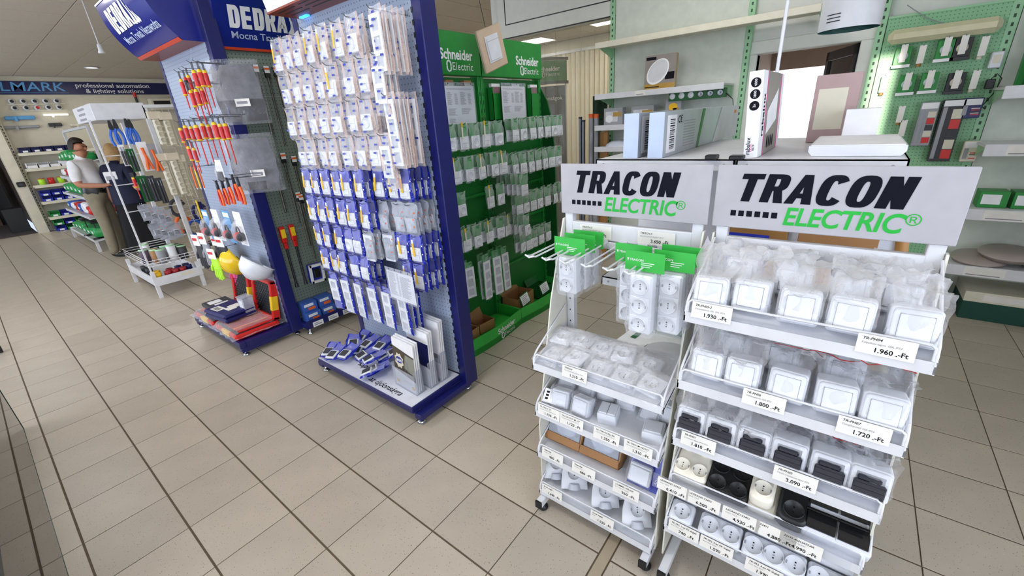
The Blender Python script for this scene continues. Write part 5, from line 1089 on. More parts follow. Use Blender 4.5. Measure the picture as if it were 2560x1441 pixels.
def glove(mt, cuff='paper'):
    m = MB(); m.cbox(-0.042, 0.042, -0.010, 0.010, -0.10, 0.0, 0.008)
    for k, (x, L) in enumerate(((-0.033, 0.062), (-0.011, 0.075), (0.011, 0.078), (0.033, 0.066))): m.tube([(x, 0, -0.095), (x * 1.12, -0.004, -0.10 - L * 0.6), (x * 1.18, 0.0, -0.10 - L)], 0.0095, 7)
    m.tube([(-0.036, 0, -0.045), (-0.058, -0.005, -0.075), (-0.066, -0.004, -0.105)], 0.0105, 7); return m.mesh('glove', [mt])
card_ = MB(); card_.box(-0.045, 0.045, -0.014, -0.011, -0.005, 0.075, 0); card_.box(-0.04, 0.02, -0.0145, -0.014, 0.03, 0.05, 1); GC = card_.mesh('glove_card', ['paper', 'red'])
for k, (u, v, mt, lb) in enumerate([(536, 645, 'lime', 'lime green work glove hanging on tool stand'), (497, 612, 'charcoal', 'charcoal work glove at left end of the glove row'), (513, 608, 'grey', 'grey work glove between lime and charcoal gloves'), (582, 668, 'pink', 'pink work glove hanging under the yellow helmet'), (556, 615, 'charcoal', 'charcoal work glove right of the lime glove'), (545, 612, 'charcoal', 'charcoal work glove behind the lime glove')]):
    P = at_x(u, v, 1.30 if k == 0 else (1.46 if k == 3 else 1.36)); t = thing('work_glove', lb, 'glove', P, WEST + 0.2, 'work gloves on the tool stand'); obj('glove', glove(mt), t); obj('glove_card', GC, t); t.scale = (1.15, 1.15, 1.3 if k in (1, 2) else 1.1); hook(ts, TY - P.y, P.z + 0.07, TX - P.x)
def helmet(u, v, x, mt, label, rot):
    t = thing('safety_helmet', label, 'helmet', at_x(u, v, x), 0, 'safety helmets'); t.rotation_euler = Vector(rot).to_track_quat('Z', 'Y').to_euler()
    m = MB(); m.lathe([(0.002, 0.135), (0.05, 0.13), (0.09, 0.108), (0.115, 0.07), (0.125, 0.02), (0.127, 0.0), (0.12, 0.0), (0.112, 0.06), (0.085, 0.1), (0.0, 0.125)], 24); m.tube([(0, -0.1 + i * 0.02, 0.138 - (abs(i - 5) / 5) ** 2 * 0.065) for i in range(11)], 0.008, 6); m.build('shell', [mt], t)
    m = MB(); m.grid(lambda a, b: ((0.122 + b * 0.05 * math.sin(math.pi * a)) * math.cos(math.pi * (1 + a)), (0.122 + b * 0.05 * math.sin(math.pi * a)) * math.sin(math.pi * (1 + a)), 0.004 - b * 0.012), 14, 2); m.build('peak', [mt], t)
helmet(596, 648, 1.44, mat('helmet_yellow', '#efc519', 0.25, coat=0.4), 'yellow safety helmet hanging left of the white one', (-0.75, 0.15, -0.35))
helmet(646, 658, 1.43, 'white_plastic', 'white safety helmet hanging right of the yellow one', (-0.62, 0.10, -0.72))
# ---- base: packed tool cases, blue case, open lids, tub
def tool_set(P, sx, sy, label, rz):
    t = thing('tool_set_case', label, 'tool case', P, rz, 'red tool set cases wrapped in film')
    m = MB(); m.cbox(-sx / 2, sx / 2, -sy / 2, sy / 2, 0, 0.045, 0.012); m.build('case', ['red'], t)
    m = MB(); m.cbox(-0.05, 0.09, -sy / 2 - 0.004, -sy / 2 + 0.02, 0.004, 0.046, 0.003); m.build('latch', ['yellow'], t)
    m = MB(); m.box(-sx / 2 + 0.02, sx / 2 - 0.02, -sy / 2 + 0.02, sy / 2 - 0.02, 0.044, 0.048); m.build('tray', ['charcoal'], t)
    for k in range(9):
        m = MB(); x = -sx / 2 + 0.04 + k * (sx - 0.08) / 8; m.tube([(x, -sy / 2 + 0.04, 0.055), (x + 0.01, 0, 0.058), (x, sy / 2 - 0.04, 0.055)], 0.010, 7, 0); m.tube([(x, -0.01, 0.058), (x, sy / 2 - 0.03, 0.057)], 0.005, 6, 1); m.build('tool', ['red' if k % 3 else 'orange', 'chrome'], t)
    m = MB(); m.grid(lambda a, b: ((a - 0.5) * (sx + 0.05) + 0.012 * noise(int(a * 12), int(b * 9), 1), (b - 0.5) * (sy + 0.06) + 0.012 * noise(int(a * 12), int(b * 9), 2), (0.078 if 0.1 < a < 0.9 and 0.1 < b < 0.9 else 0.02) + 0.008 * noise(int(a * 12), int(b * 9), 3)), 12, 9); m.build('film', ['clear_film'], t)
tool_set((1.27, 0.80, 0.116), 0.44, 0.34, 'red tool set case under film at the near end of the base', WEST); tool_set((1.27, 1.27, 0.116), 0.44, 0.34, 'red tool set case under film at the far end of the base', WEST)
t = thing('blue_tool_case', 'dark blue plastic tool case with white stickers on the red cases', 'tool case', (1.24, 0.98, 0.20), WEST + 0.12)
m = MB(); m.cbox(-0.17, 0.17, -0.13, 0.12, 0, 0.035, 0.010); m.cbox(-0.172, 0.172, -0.132, 0.122, 0.036, 0.07, 0.014); m.build('shell', ['navy'], t)
m = MB(); m.tube([(-0.06, 0.12, 0.035), (-0.06, 0.155, 0.035), (0.06, 0.155, 0.035), (0.06, 0.12, 0.035)], 0.011, 8); m.build('handle', ['navy_dark'], t)
m = MB(); m.box(-0.12, 0.0, -0.10, -0.03, 0.0702, 0.0708, 0); m.box(0.0, 0.08, -0.05, 0.02, 0.0702, 0.0708, 0); m.box(-0.03, 0.06, -0.01, 0.08, 0.0704, 0.071, 0); [m.box(-0.10 + i * 0.012, -0.094 + i * 0.012, -0.09, -0.05, 0.0709, 0.0712, 1) for i in range(7)]; m.build('sticker', ['label_card', 'ink'], t)
t = thing('organizer_box', 'flat grey organizer box behind the blue tool case', 'box', (1.26, 1.30, 0.20), WEST); m = MB(); m.cbox(-0.13, 0.13, -0.10, 0.10, 0, 0.035, 0.006); m.build('body', ['charcoal'], t); m = MB(); m.box(-0.09, 0.0, -0.07, 0.03, 0.0352, 0.036); m.box(0.02, 0.09, -0.05, 0.06, 0.0352, 0.036); m.build('label', ['paper'], t)
def open_lid(y, z, label, rz=WEST):
    t = thing('open_case_lid', label, 'tool case', (1.43, y, z), rz, 'open case lids with black foam'); t.rotation_euler.x = -0.16
    m = MB(); w_, h_ = 0.36, 0.33
    for a in ((-w_ / 2, w_ / 2, 0, 0.03), (-w_ / 2, w_ / 2, h_ - 0.03, h_), (-w_ / 2, -w_ / 2 + 0.03, 0, h_), (w_ / 2 - 0.03, w_ / 2, 0, h_)): m.cbox(a[0], a[1], -0.035, 0.02, a[2], a[3], 0.008)
    m.box(-w_ / 2, w_ / 2, 0.012, 0.02, 0, h_); m.build('rim', ['red'], t)
    m = MB(); m.cbox(w_ / 2 - 0.032, w_ / 2 + 0.002, -0.037, 0.018, h_ * 0.25, h_ * 0.62, 0.004); m.build('latch', ['yellow'], t)
    m = MB(); m.grid(lambda a, b: (-w_ / 2 + 0.03 + a * (w_ - 0.06), -0.012 - 0.012 * math.cos(a * 14 * math.pi) * math.cos(b * 12 * math.pi), 0.03 + b * (h_ - 0.06)), 28, 24); m.build('foam', ['black'], t)
open_lid(0.76, 0.165, 'open red case lid with black foam, standing at the near end'); open_lid(1.20, 0.165, 'open case lid with black foam standing behind the clear tub')
t = thing('clear_tub', 'clear plastic tub with white label between the open lids', 'tub', (1.33, 0.86, 0.20), WEST + 0.1); m = MB(); m.prism([(-0.035, 0), (0.035, 0), (0.05, 0.15), (-0.05, 0.15)], 1, -0.04, 0.04); m.build('tub', ['milk_film'], t); m = MB(); m.cbox(-0.055, 0.055, -0.045, 0.045, 0.15, 0.162, 0.003); m.build('rim', ['acrylic'], t); m = MB(); m.box(-0.025, 0.03, -0.042, -0.041, 0.04, 0.13); m.build('label', ['paper'], t)
# ---- drill bits, chisels, boxes
def drill_bit(L, r):
    s_ = MB(); n = 60
    s_.cyl((0, 0, 0), (0, 0, -0.05), r * 1.2, n=8); 
    s_.grid(lambda a, b: ((r * (1 + 0.25 * math.cos(2 * (a * 2 * math.pi - b * L * 180)))) * math.cos(a * 2 * math.pi), (r * (1 + 0.25 * math.cos(2 * (a * 2 * math.pi - b * L * 180)))) * math.sin(a * 2 * math.pi), -0.05 - b * (L - 0.05)), 8, n)
    return s_.mesh('bit', [mat('bit_steel', '#6b6660', 0.35, 0.7)])
DB = [drill_bit(0.42, 0.011), drill_bit(0.50, 0.006), drill_bit(0.40, 0.009), drill_bit(0.60, 0.008)]
clp = MB(); clp.cbox(-0.016, 0.016, -0.012, 0.012, -0.03, 0.02, 0.003, 0); clp.box(-0.018, 0.018, -0.013, -0.012, 0.0, 0.045, 1); clp.box(-0.018, 0.018, -0.0134, -0.013, 0.02, 0.034, 2); CLP = clp.mesh('holder_clip', ['black', 'paper', 'orange'])
for k, (u, v, d) in enumerate([(640, 180, 0), (667, 183, 1), (690, 182, 2), (712, 186, 3), (730, 190, 3), (738, 205, 1), (748, 212, 3)]):
    P = at_y(u, v, 0.53); t = thing('drill_bit', 'long spiral drill bit in clip on the olive board, %s from left' % ORD[k], 'drill bit', P, 0, 'long drill bits on the olive board'); obj('bit', DB[d], t); obj('holder_clip', CLP, t); hook(ds, P.x - 2.12, P.z + 0.03, 0.07)
for k, (u, v) in enumerate([(680, 400), (708, 398), (735, 405), (775, 395), (745, 495), (752, 500)]):
    P = at_y(u, v, 0.53); t = thing('drill_bit', 'slim drill bit in the lower rows of the olive board, %s from left' % ORD[k], 'drill bit', P, 0, 'slim drill bits on the olive board'); obj('bit', DB[1 if k % 2 else 2], t); obj('holder_clip', CLP, t); hook(ds, P.x - 2.12, P.z + 0.03, 0.07)
for k, (u, v) in enumerate([(705, 580), (729, 574)]):
    P = at_y(u, v, 0.53); t = thing('chisel', 'long dark chisel with red cap on the olive board, %s one' % ('left', 'right')[k], 'chisel', P, 0, 'long chisels with red caps'); m = MB(); m.cyl((0, 0, -0.06), (0, 0, -0.44), 0.009, n=6); m.cyl((0, 0, -0.44), (0, 0, -0.47), 0.013, 0.016, n=6); m.build('shaft', ['dark_steel'], t); m = MB(); m.cbox(-0.020, 0.020, -0.016, 0.016, -0.09, 0.04, 0.006); m.cbox(-0.014, 0.014, -0.012, 0.012, -0.14, -0.09, 0.004); m.build('cap', ['red'], t); m = MB(); m.box(-0.017, 0.017, -0.017, -0.016, -0.05, 0.02); m.build('label', ['yellow'], t); hook(ds, P.x - 2.12, P.z + 0.02, 0.07)
P = at_y(786, 660, 0.54); t = thing('boxed_tool', 'blue and white window box with black tool on the olive board', 'box', P, 0.0); t.rotation_euler.y = 0.05
m = MB(); m.box(-0.06, 0.06, -0.004, 0.03, -0.16, 0, 0); m.build('carton', ['print_blue'], t); m = MB(); [m.box(*a) for a in ((-0.06, -0.045, -0.03, -0.004, -0.16, 0), (0.045, 0.06, -0.03, -0.004, -0.16, 0), (-0.06, 0.06, -0.03, -0.004, -0.02, 0), (-0.06, 0.06, -0.03, -0.004, -0.16, -0.14))]; m.build('window_frame', ['paper'], t); m = MB(); m.cbox(-0.03, 0.03, -0.026, -0.006, -0.12, -0.04, 0.006); m.build('tool', ['black'], t)
for k, (x, lb) in enumerate(((1.66, 'left'), (1.80, 'middle'), (1.94, 'right'), (2.08, 'rightmost'))):
    for j in range(2):
        t = thing('small_blue_box', 'small blue printed box in the tray under the drills, %s, %s' % (lb, 'upper' if j else 'lower'), 'box', (x, 0.475 + 0.03 * j, 0.101 + j * 0.082), 0.05 * noise(k, j, 1), 'small blue boxes in the drill tray'); m = MB(); m.cbox(-0.06, 0.06, -0.05, 0.05, 0, 0.08, 0.001); m.build('carton', [mat('box_blue', '#3c62b4', 0.4) if k != 2 else 'grey'], t); m = MB(); m.box(-0.05, 0.03, -0.0506, -0.05, 0.045, 0.068, 0); m.box(-0.02, 0.04, -0.0508, -0.05, 0.012, 0.035, 1); m.build('print', ['paper', 'orange'], t)
    m = MB(); m.box(-0.045, 0.045, -0.212, -0.207, 0.062, 0.105, 0); m.box(-0.035, 0.03, -0.2125, -0.212, 0.075, 0.082, 1); m.box(-0.035, 0.01, -0.2125, -0.212, 0.09, 0.095, 1); m.build('price_label', ['paper', 'grey_ink'], ds, (x - 2.12, 0, 0))
# ================================================================ low white shelving behind the price stands, and what lies on it
cs = thing('low_shelving', 'low white metal shelving behind the price stands', 'shelving', (1.68, -2.18, 0), WEST)
def shelf_plate(x0, x1, z, dep, name='shelf'):
    m = MB(); m.box(x0, x1, 0.0, dep, z - 0.004, z); m.box(x0, x1, 0, 0.004, z - 0.035, z); m.box(x0, x1, dep - 0.004, dep, z - 0.035, z); m.box(x0, x0 + 0.004, 0, dep, z - 0.035, z); m.box(x1 - 0.004, x1, 0, dep, z - 0.035, z)
    for x in (x0 + 0.03, x1 - 0.03): m.cyl((x, -0.0008, z - 0.018), (x, 0.0, z - 0.018), 0.005, n=10, mi=1)
    return m.build(name, ['white_paint', 'grey'], cs)
shelf_plate(0.0, 0.475, 1.42, 0.86); shelf_plate(0.48, 0.88, 1.42, 0.86); shelf_plate(0.03, 0.475, 0.955, 0.42); shelf_plate(0.48, 0.88, 0.955, 0.42); shelf_plate(0.02, 0.88, 0.30, 0.86, 'lower_shelf')
for x in (0.465, 0.875):
    m = MB(); m.box(x - 0.012, x + 0.012, 0.42, 0.45, 0, 1.385); m.build('post', ['white_paint'], cs)
m = MB(); m.box(0.01, 0.47, 0.425, 0.432, 1.0, 1.38); m.box(0.49, 0.87, 0.425, 0.432, 0.35, 1.38); m.build('back_panel', ['white_paint'], cs)
for x in (0.02, 0.86):
    m = MB(); m.box(x, x + 0.02, 0.0, 0.86, 0.0, 0.27); m.build('plinth', ['white_paint'], cs)
m = MB(); m.cbox(0.39, 0.425, -0.02, 0.02, 1.42, 1.435, 0.003); m.cbox(0.46, 0.50, -0.02, 0.02, 1.42, 1.433, 0.003); m.build('rubber_clip', ['black'], cs)
def barcode(m, x0, y, z0, w_, h_, mi, seed=1):
    r = random.Random(seed); z = z0
    while z < z0 + h_: t_ = r.choice((0.0015, 0.003, 0.005)); m.box(x0, x0 + w_ * r.choice((1, 1, 0.85)), y - 0.0006, y, z, z + t_ * 0.7, mi); z += t_ * 1.6
mat('silver_card', '#b9bec8', 0.3, 0.3); mat('pale_end', '#b8c6dc', 0.4)
def long_carton(y0, y1, z0, z1, L, label, rz=0.0):
    """lies along +x; end face looks west, printed long face looks south"""
    t = thing('lamp_carton', label, 'box', (1.72, (y0 + y1) / 2, z0), rz, 'long silver lamp cartons'); w_ = abs(y1 - y0); h_ = z1 - z0
    m = MB(); m.box(0, L, -w_ / 2, w_ / 2, 0, h_, 0); m.box(-0.0008, 0, -w_ / 2, w_ / 2, 0, h_, 1); m.build('carton', ['silver_card', 'pale_end'], t)
    m = MB(); y = -w_ / 2 - 0.0002; m.box(0.03, 0.13, y - 0.0006, y, 0.012, h_ - 0.012, 0); barcode(m, 0.06, y - 0.0006, 0.022, 0.05, h_ - 0.05, 1)
    m.text('C€', 0.17, y - 0.0006, h_ - 0.03, 0.035, 1, 0.01); [m.box(0.22 + 0.0 * i, 0.22 + 0.14, y - 0.0006, y, 0.02 + i * 0.010, 0.023 + i * 0.010, 4) for i in range(10)]
    m.add([(0.40, y - 0.0006, 0), (0.43, y - 0.0006, 0), (0.50, y - 0.0006, h_), (0.46, y - 0.0006, h_)], [(0, 1, 2, 3)], 2); m.add([(0.66, y - 0.0006, 0.0), (L, y - 0.0006, 0), (L, y - 0.0006, h_), (0.78, y - 0.0006, h_)], [(0, 1, 2, 3)], 3)
    m.box(L - 0.10, L - 0.07, y - 0.0012, y - 0.0006, h_ - 0.035, h_ - 0.02, 5); m.box(L - 0.07, L - 0.05, y - 0.0012, y - 0.0006, h_ - 0.035, h_ - 0.02, 6); m.build('print', ['paper', 'ink', 'sch_green', mat('pale_grey', '#cfd0d4', 0.4), 'grey', 'orange', 'tag_yellow'], t)
long_carton(-2.27, -2.325, 1.421, 1.572, 0.95, 'long silver lamp carton standing left on the white shelving'); long_carton(-2.362, -2.415, 1.421, 1.570, 1.15, 'longer silver lamp carton standing right beside the first')
# white and pink lamp carton with vertical lettering
t = thing('lamp_carton', 'white and pink lamp carton with upright lettering on the shelving', 'box', (1.715, -2.69, 1.421), 0.0); t.rotation_euler = (math.radians(-3), 0, 0)
m = MB(); m.box(0, 0.42, -0.019, 0.019, 0, 0.245, 0); m.build('carton', ['paper'], t)
FW = Matrix.Translation((0, 0, 0)) @ Matrix(((0, 0, -1, 0), (-1, 0, 0, 0), (0, 1, 0, 0), (0, 0, 0, 1)))   # text plane on the west end face
def up(y, z): return Matrix.Translation((-0.0006, y, z)) @ FW @ Matrix.Rotation(math.radians(90), 4, 'Z')
m = MB(); m.text('rabalux', 0, 0, 0, 0.017, 0, 0.012, M=up(0.008, 0.035)); m.text('8678', 0, 0, 0, 0.009, 0, M=up(-0.006, 0.03)); m.text('PAVEL', 0, 0, 0, 0.009, 1, M=up(0.0, 0.03))
for k, s_ in enumerate(('2x', '3800', '4000')):
    c_ = (0.0, 0.150 + k * 0.032); pts = [(-0.0006, c_[0] + 0.0135 * math.cos(2 * math.pi * i / 18), c_[1] + 0.0135 * math.sin(2 * math.pi * i / 18)) for i in range(18)]; m.add(pts, [tuple(range(18))], 0); m.text(s_, 0, 0, 0, 0.010, 2, 0.01, M=Matrix.Translation((-0.0004, 0, 0)) @ up(*c_))
y = -0.0194
m.text('rabalux', 0, 0, 0, 0.042, 0, 0.02, M=Matrix.Translation((0.045, y - 0.0004, 0.12)) @ Matrix.Rotation(math.radians(90), 4, 'X') @ Matrix.Rotation(math.radians(90), 4, 'Z'))
m.box(0.075, 0.082, y - 0.0006, y, 0, 0.245, 1); m.box(0.34, 0.36, y - 0.0006, y, 0, 0.245, 1); m.box(0.082, 0.34, y - 0.0006, y, 0, 0.245, 3); m.add([(0.11, y - 0.001, 0.06), (0.30, y - 0.001, 0.10), (0.30, y - 0.001, 0.20), (0.11, y - 0.001, 0.13)], [(0, 1, 2, 3)], 2); [m.add([(0.15 + i * 0.035 + 0.013 * math.cos(2 * math.pi * q / 14), y - 0.001, 0.035 + 0.02 * math.sin(2 * math.pi * q / 14)) for q in range(14)], [tuple(range(14))], 0) for i in range(4)]
m.build('print', ['ink', 'pink', 'paper', mat('photo_room', '#8d8480', 0.4)], t)
def carton(name, label, P, sx, sy, sz, mt, rz=0.0, patch=None, cat='box', group=None):
    t = thing(name, label, cat, P, rz, group); m = MB(); m.cbox(-sx / 2, sx / 2, -sy / 2, sy / 2, 0, sz, 0.0015); m.build('carton', [mt], t)
    if patch:
        m = MB(); m.box(-sx / 2 * 0.8, sx / 2 * 0.5, -sy / 2 - 0.0008, -sy / 2, sz * 0.2, sz * 0.8); m.build('print', [patch], t)
    return t
carton('bulb_carton', 'pinkish photo carton with bulbs behind the pink lamp carton', (2.30, -2.855, 1.421), 0.135, 0.10, 0.235, mat('photo_pink', '#b59a98', 0.4), WEST, 'cream')
carton('white_carton', 'white carton with small recycling marks right of the photo carton', (2.20, -2.945, 1.421), 0.095, 0.08, 0.115, 'paper', WEST, None)
t = thing('panel_luminaire', 'slim white LED panel lamp lying flat on the shelving', 'lamp', (1.76, -2.945, 1.421), WEST)
m = MB(); m.prism([(-0.11, 0.012), (-0.10, 0.0), (0.10, 0.0), (0.11, 0.012), (0.11, 0.028), (-0.11, 0.028)], 1, 0, 0.40); m.build('housing', ['white_plastic'], t); m = MB(); m.box(-0.105, 0.105, 0.01, 0.39, 0.028, 0.030); m.build('diffuser', ['paper'], t)
# things on the lower shelves, seen through the stands
t = thing('disc_lamp_carton', 'flat white carton printed with a big grey disc lamp, on lower shelf', 'box', (2.14, -2.40, 0.302), WEST - 0.12); m = MB(); m.cbox(-0.33, 0.20, -0.24, 0.24, 0, 0.085, 0.003, 0); m.box(0.15, 0.202, -0.242, 0.242, -0.001, 0.087, 1); m.build('carton', ['paper', 'bright_green'], t)
m = MB(); m.add([(-0.02 + 0.15 * math.cos(2 * math.pi * i / 28), 0.0 + 0.13 * math.sin(2 * math.pi * i / 28), 0.0874) for i in range(28)], [tuple(range(28))], 0); m.add([(-0.02 + 0.145 * math.cos(2 * math.pi * i / 28), 0.012 + 0.125 * math.sin(2 * math.pi * i / 28), 0.0878) for i in range(28)], [tuple(range(28))], 1); m.box(-0.28, -0.25, 0.05, 0.20, 0.0874, 0.0878, 2); m.box(-0.30, -0.27, 0.215, 0.235, 0.0874, 0.0878, 0); m.build('print', ['ink', mat('disc_grey', '#c4c4c8', 0.4), 'sch_dark'], t)
carton('green_carton', 'green printed carton behind the disc lamp carton', (2.42, -2.36, 0.302), 0.42, 0.10, 0.16, 'sch_green', WEST, 'sch_dark')
for k, (y, m_) in enumerate(((-2.72, 'wood'), (-2.95, 'cardboard'))): carton('brown_carton', 'brown carton on upper shelf behind the wide stand, %s' % ('left', 'right')[k], (1.86, y, 0.956), 0.20, 0.16, 0.26, m_, WEST, 'print_blue' if k == 0 else None)
t = thing('round_wood_lamp', 'round wooden-rim ceiling lamp seen under the wide name board', 'lamp', (1.80, -2.93, 0.956), WEST); t.rotation_euler.x = -0.12
m = MB(); m.M = Matrix.Translation((0, 0, 0.19)) @ Matrix.Rotation(math.radians(90), 4, 'X'); m.lathe([(0.19, -0.02), (0.19, 0.03), (0.16, 0.03), (0.16, -0.02)], 32); m.M = None; m.build('rim', ['wood'], t); m = MB(); m.M = Matrix.Translation((0, 0, 0.19)) @ Matrix.Rotation(math.radians(90), 4, 'X'); m.lathe([(0.162, 0.02), (0.08, 0.028), (0, 0.03)], 32); m.M = None; m.build('diffuser', [mat('opal', '#d4dcea', 0.3)], t)
for k in range(5): 
    t = thing('tube_lamp', 'thin white tube lamp lying on the shelf behind the narrow stand, %s of five' % ORD[k], 'lamp', (1.75, -2.40 - k * 0.042, 0.972), WEST, 'tube lamps on the middle shelf'); m = MB(); m.cyl((0, 0, 0), (0, 0.40, 0), 0.015, n=10); m.build('tube', ['white_plastic'], t); m = MB(); m.cyl((0, -0.02, 0), (0, 0.0, 0), 0.016, n=10); m.build('end_cap', ['pale_green'], t)

# ================================================================ wall display on the right: slotted pale green uprights, shelves, lamps
WX = 4.72
mat('mint', '#9dcea2', 0.45); mat('slot_dark', '#2f4a35', 0.6)
def upright(y, z0, z1, label):
    t = thing('slotted_upright', label, 'upright', (WX, y, 0), WEST, 'pale green slotted uprights'); m = MB(); m.cbox(-0.025, 0.025, -0.005, 0.055, z0, z1, 0.002); m.build('channel', ['mint'], t)
    m = MB(); z = z0 + 0.03
    while z < z1 - 0.03: m.box(-0.006, 0.006, -0.0062, -0.005, z, z + 0.022); z += 0.05
    m.build('slots', ['slot_dark'], t)['kind'] = 'stuff'
upright(-0.805, 0, 2.62, 'pale green slotted upright left of the lamp carton shelf'); upright(-2.06, 0, 2.62, 'pale green slotted upright left of the white door'); upright(-2.945, 0, 2.62, 'pale green slotted upright at left edge of the green pegboard'); upright(-3.615, 0, 2.62, 'pale green slotted upright at right edge of the green pegboard')
m = MB(); m.box(0.03, 1.23, 0.0, 0.02, 0, 2.6); o = thing('back_panel', 'pale white back panel between the first two green uprights', 'panel', (WX + 0.005, -0.805, 0), WEST); m.build('sheet', [mat('panel_pale', '#d6dcd0', 0.5)], o)
o = thing('back_panel', 'pale white back panel right of the green pegboard', 'panel', (WX + 0.005, -3.615, 0), WEST); m = MB(); m.box(0.03, 1.4, 0.0, 0.02, 0, 2.6); m.build('sheet', ['panel_pale'], o)
def wall_shelf(y0, y1, z, dep, label, tone='white_paint', edge=0.045, tags=()):
    t = thing('wall_shelf', label, 'shelf', (WX, y0, z), WEST, 'white wall shelves on green brackets'); L = abs(y1 - y0)
    m = MB(); m.box(0, L, -dep, -0.005, -0.015, 0); m.build('board', [tone], t); m = MB(); m.cbox(0, L, -dep - 0.012, -dep, -edge, 0.006, 0.003); m.build('front_edge', [tone], t)
    for x in (0.012, L - 0.012):
        m = MB(); m.prism([(-0.005, -0.015), (-dep * 0.9, -0.015), (-dep * 0.9, -0.03), (-0.005, -0.11)], 0, x - 0.003, x + 0.003); m.build('bracket', ['mint'], t)
    for (x, w_) in tags: m = MB(); m.box(x, x + w_, -dep - 0.0135, -dep - 0.012, -edge + 0.006, 0.0, 0); m.box(x + 0.012, x + w_ - 0.02, -dep - 0.014, -dep - 0.0135, -edge + 0.014, -edge + 0.02, 1); m.build('price_label', ['label_card', 'grey_ink'], t)
wall_shelf(-0.80, -1.99, 1.745, 0.36, 'white wall shelf holding the photo lamp carton', tags=((0.42, 0.1),)); wall_shelf(-0.80, -2.05, 1.455, 0.36, 'white wall shelf with small lamp cartons below'); wall_shelf(-0.80, -2.58, 2.195, 0.36, 'long empty top wall shelf above the white door', 'cream')
wall_shelf(-2.95, -3.62, 2.42, 0.36, 'pale green top shelf above the pegboard', 'mint')
for k, (z, lb) in enumerate(((1.565, 'top'), (1.22, 'second'), (0.80, 'third'), (0.40, 'fourth'))): wall_shelf(-3.62, -4.9, z, 0.36, 'white wall shelf at the right picture edge, %s of the bay' % lb, tags=((0.10, 0.2), (0.5, 0.2)), edge=0.07)
# goods on the wall shelves
t = thing('lamp_photo_carton', 'grey photo carton with round white ceiling lamp on the wall shelf', 'box', (4.44, -1.41, 1.746), WEST + 0.05); t.rotation_euler.x = -0.05
m = MB(); m.cbox(-0.14, 0.14, 0, 0.06, 0, 0.29, 0.002); m.build('carton', [mat('carton_gold', '#a8946a', 0.4)], t)
m = MB(); m.box(-0.138, 0.138, -0.001, 0, 0.05, 0.288, 0); m.box(-0.138, 0.138, -0.001, 0, 0.002, 0.05, 1); m.box(-0.13, -0.04, -0.0016, -0.001, 0.25, 0.275, 2); m.box(0.05, 0.13, -0.0016, -0.001, 0.08, 0.14, 2); m.box(-0.13, 0.0, -0.0016, -0.001, 0.02, 0.028, 2)
q = [(-0.02 + 0.105 * math.cos(a) * 0.95 - 0.0 * a, -0.002, 0.15 + 0.10 * math.sin(a) + 0.035 * math.cos(a)) for a in [2 * math.pi * i / 28 for i in range(28)]]; m.add(q, [tuple(range(28))], 3); m.add([(-0.02 + (x + 0.02) * 0.88, -0.0024, 0.155 + (z - 0.15) * 0.88) for x, y, z in q], [tuple(range(28))], 4); m.build('print', ['photo_room', mat('gold', '#b08a3c', 0.4), 'ink', 'paper', 'pale_grey'], t)
t = thing('spotlight_tester', 'dark green strip with six small spot lamps under the wall shelf', 'lamp', (4.40, -1.52, 1.635), WEST); m = MB(); m.cbox(0, 0.48, 0, 0.05, 0, 0.075, 0.003); m.build('strip', ['sch_dark'], t)
for k in range(6):
    m = MB(); m.M = Matrix.Translation((0.035 + k * 0.08, -0.001, 0.04)) @ Matrix.Rotation(math.radians(90), 4, 'X'); m.lathe([(0.026, 0), (0.026, 0.006), (0.02, 0.008), (0.0, 0.003 if k > 2 else 0.008)], 18); m.M = None; m.build('spot', ['white_plastic' if k < 3 else 'steel'], t)
m = MB(); m.tube([(0.48, 0.02, 0.03), (0.52, 0.1, -0.02), (0.52, 0.25, -0.2)], 0.003, 5); m.build('cable', ['black'], t)
for k, (y, z, w_, lb) in enumerate(((-0.97, 1.456, 0.20, 'leftmost with a pale disc print'), (-1.27, 1.456, 0.22, 'second'), (-1.56, 1.456, 0.14, 'with a yellow round sticker'))):
    t = carton('small_lamp_carton', 'small grey lamp carton on the lower wall shelf, %s' % lb, (4.46, y, z), w_, 0.08, 0.16 if k < 2 else 0.20, 'grey', WEST, 'pale_grey' if k < 2 else None, group='small lamp cartons'); m = MB(); c_ = (-0.04, 0.06) if k < 2 else (0.0, 0.13); m.add([(c_[0] + 0.04 * math.cos(2 * math.pi * i / 20), -0.0415, c_[1] + 0.035 * math.sin(2 * math.pi * i / 20)) for i in range(20)], [tuple(range(20))]); m.build('round_print', ['paper' if k < 2 else 'tag_yellow'], t); m = MB(); m.box(0.0, w_ / 2 - 0.01, -0.0415, -0.041, 0.08, 0.12); m.build('photo_print', ['gold'], t)
t = thing('dome_lamp', 'white shallow dome lamp lying on lowest wall shelf at left', 'lamp', (4.50, -1.02, 1.25)); m = MB(); m.lathe([(0.15, 0), (0.14, 0.02), (0.09, 0.05), (0, 0.06)], 24); m.build('dome', ['opal'], t)
wall_shelf(-0.80, -2.05, 1.248, 0.36, 'white wall shelf mostly hidden behind the low shelving')
for k, (u, v, x) in enumerate([(1478, 285, 4.5), (1491, 285, 4.5)]):
    P = at_x(u, v, x); t = thing('profile_tube', 'grey profile tube with orange cap leaning by the wall, %s one' % ('left', 'right')[k], 'tube', (P.x, P.y, 0), 0, 'orange-capped profile tubes'); m = MB(); m.cyl((0, 0, 0), (0, 0, P.z - 0.04), 0.024, n=12); m.build('tube', ['grey'], t); m = MB(); m.cyl((0, 0, P.z - 0.04), (0, 0, P.z), 0.026, n=12); m.build('cap', ['orange'], t)
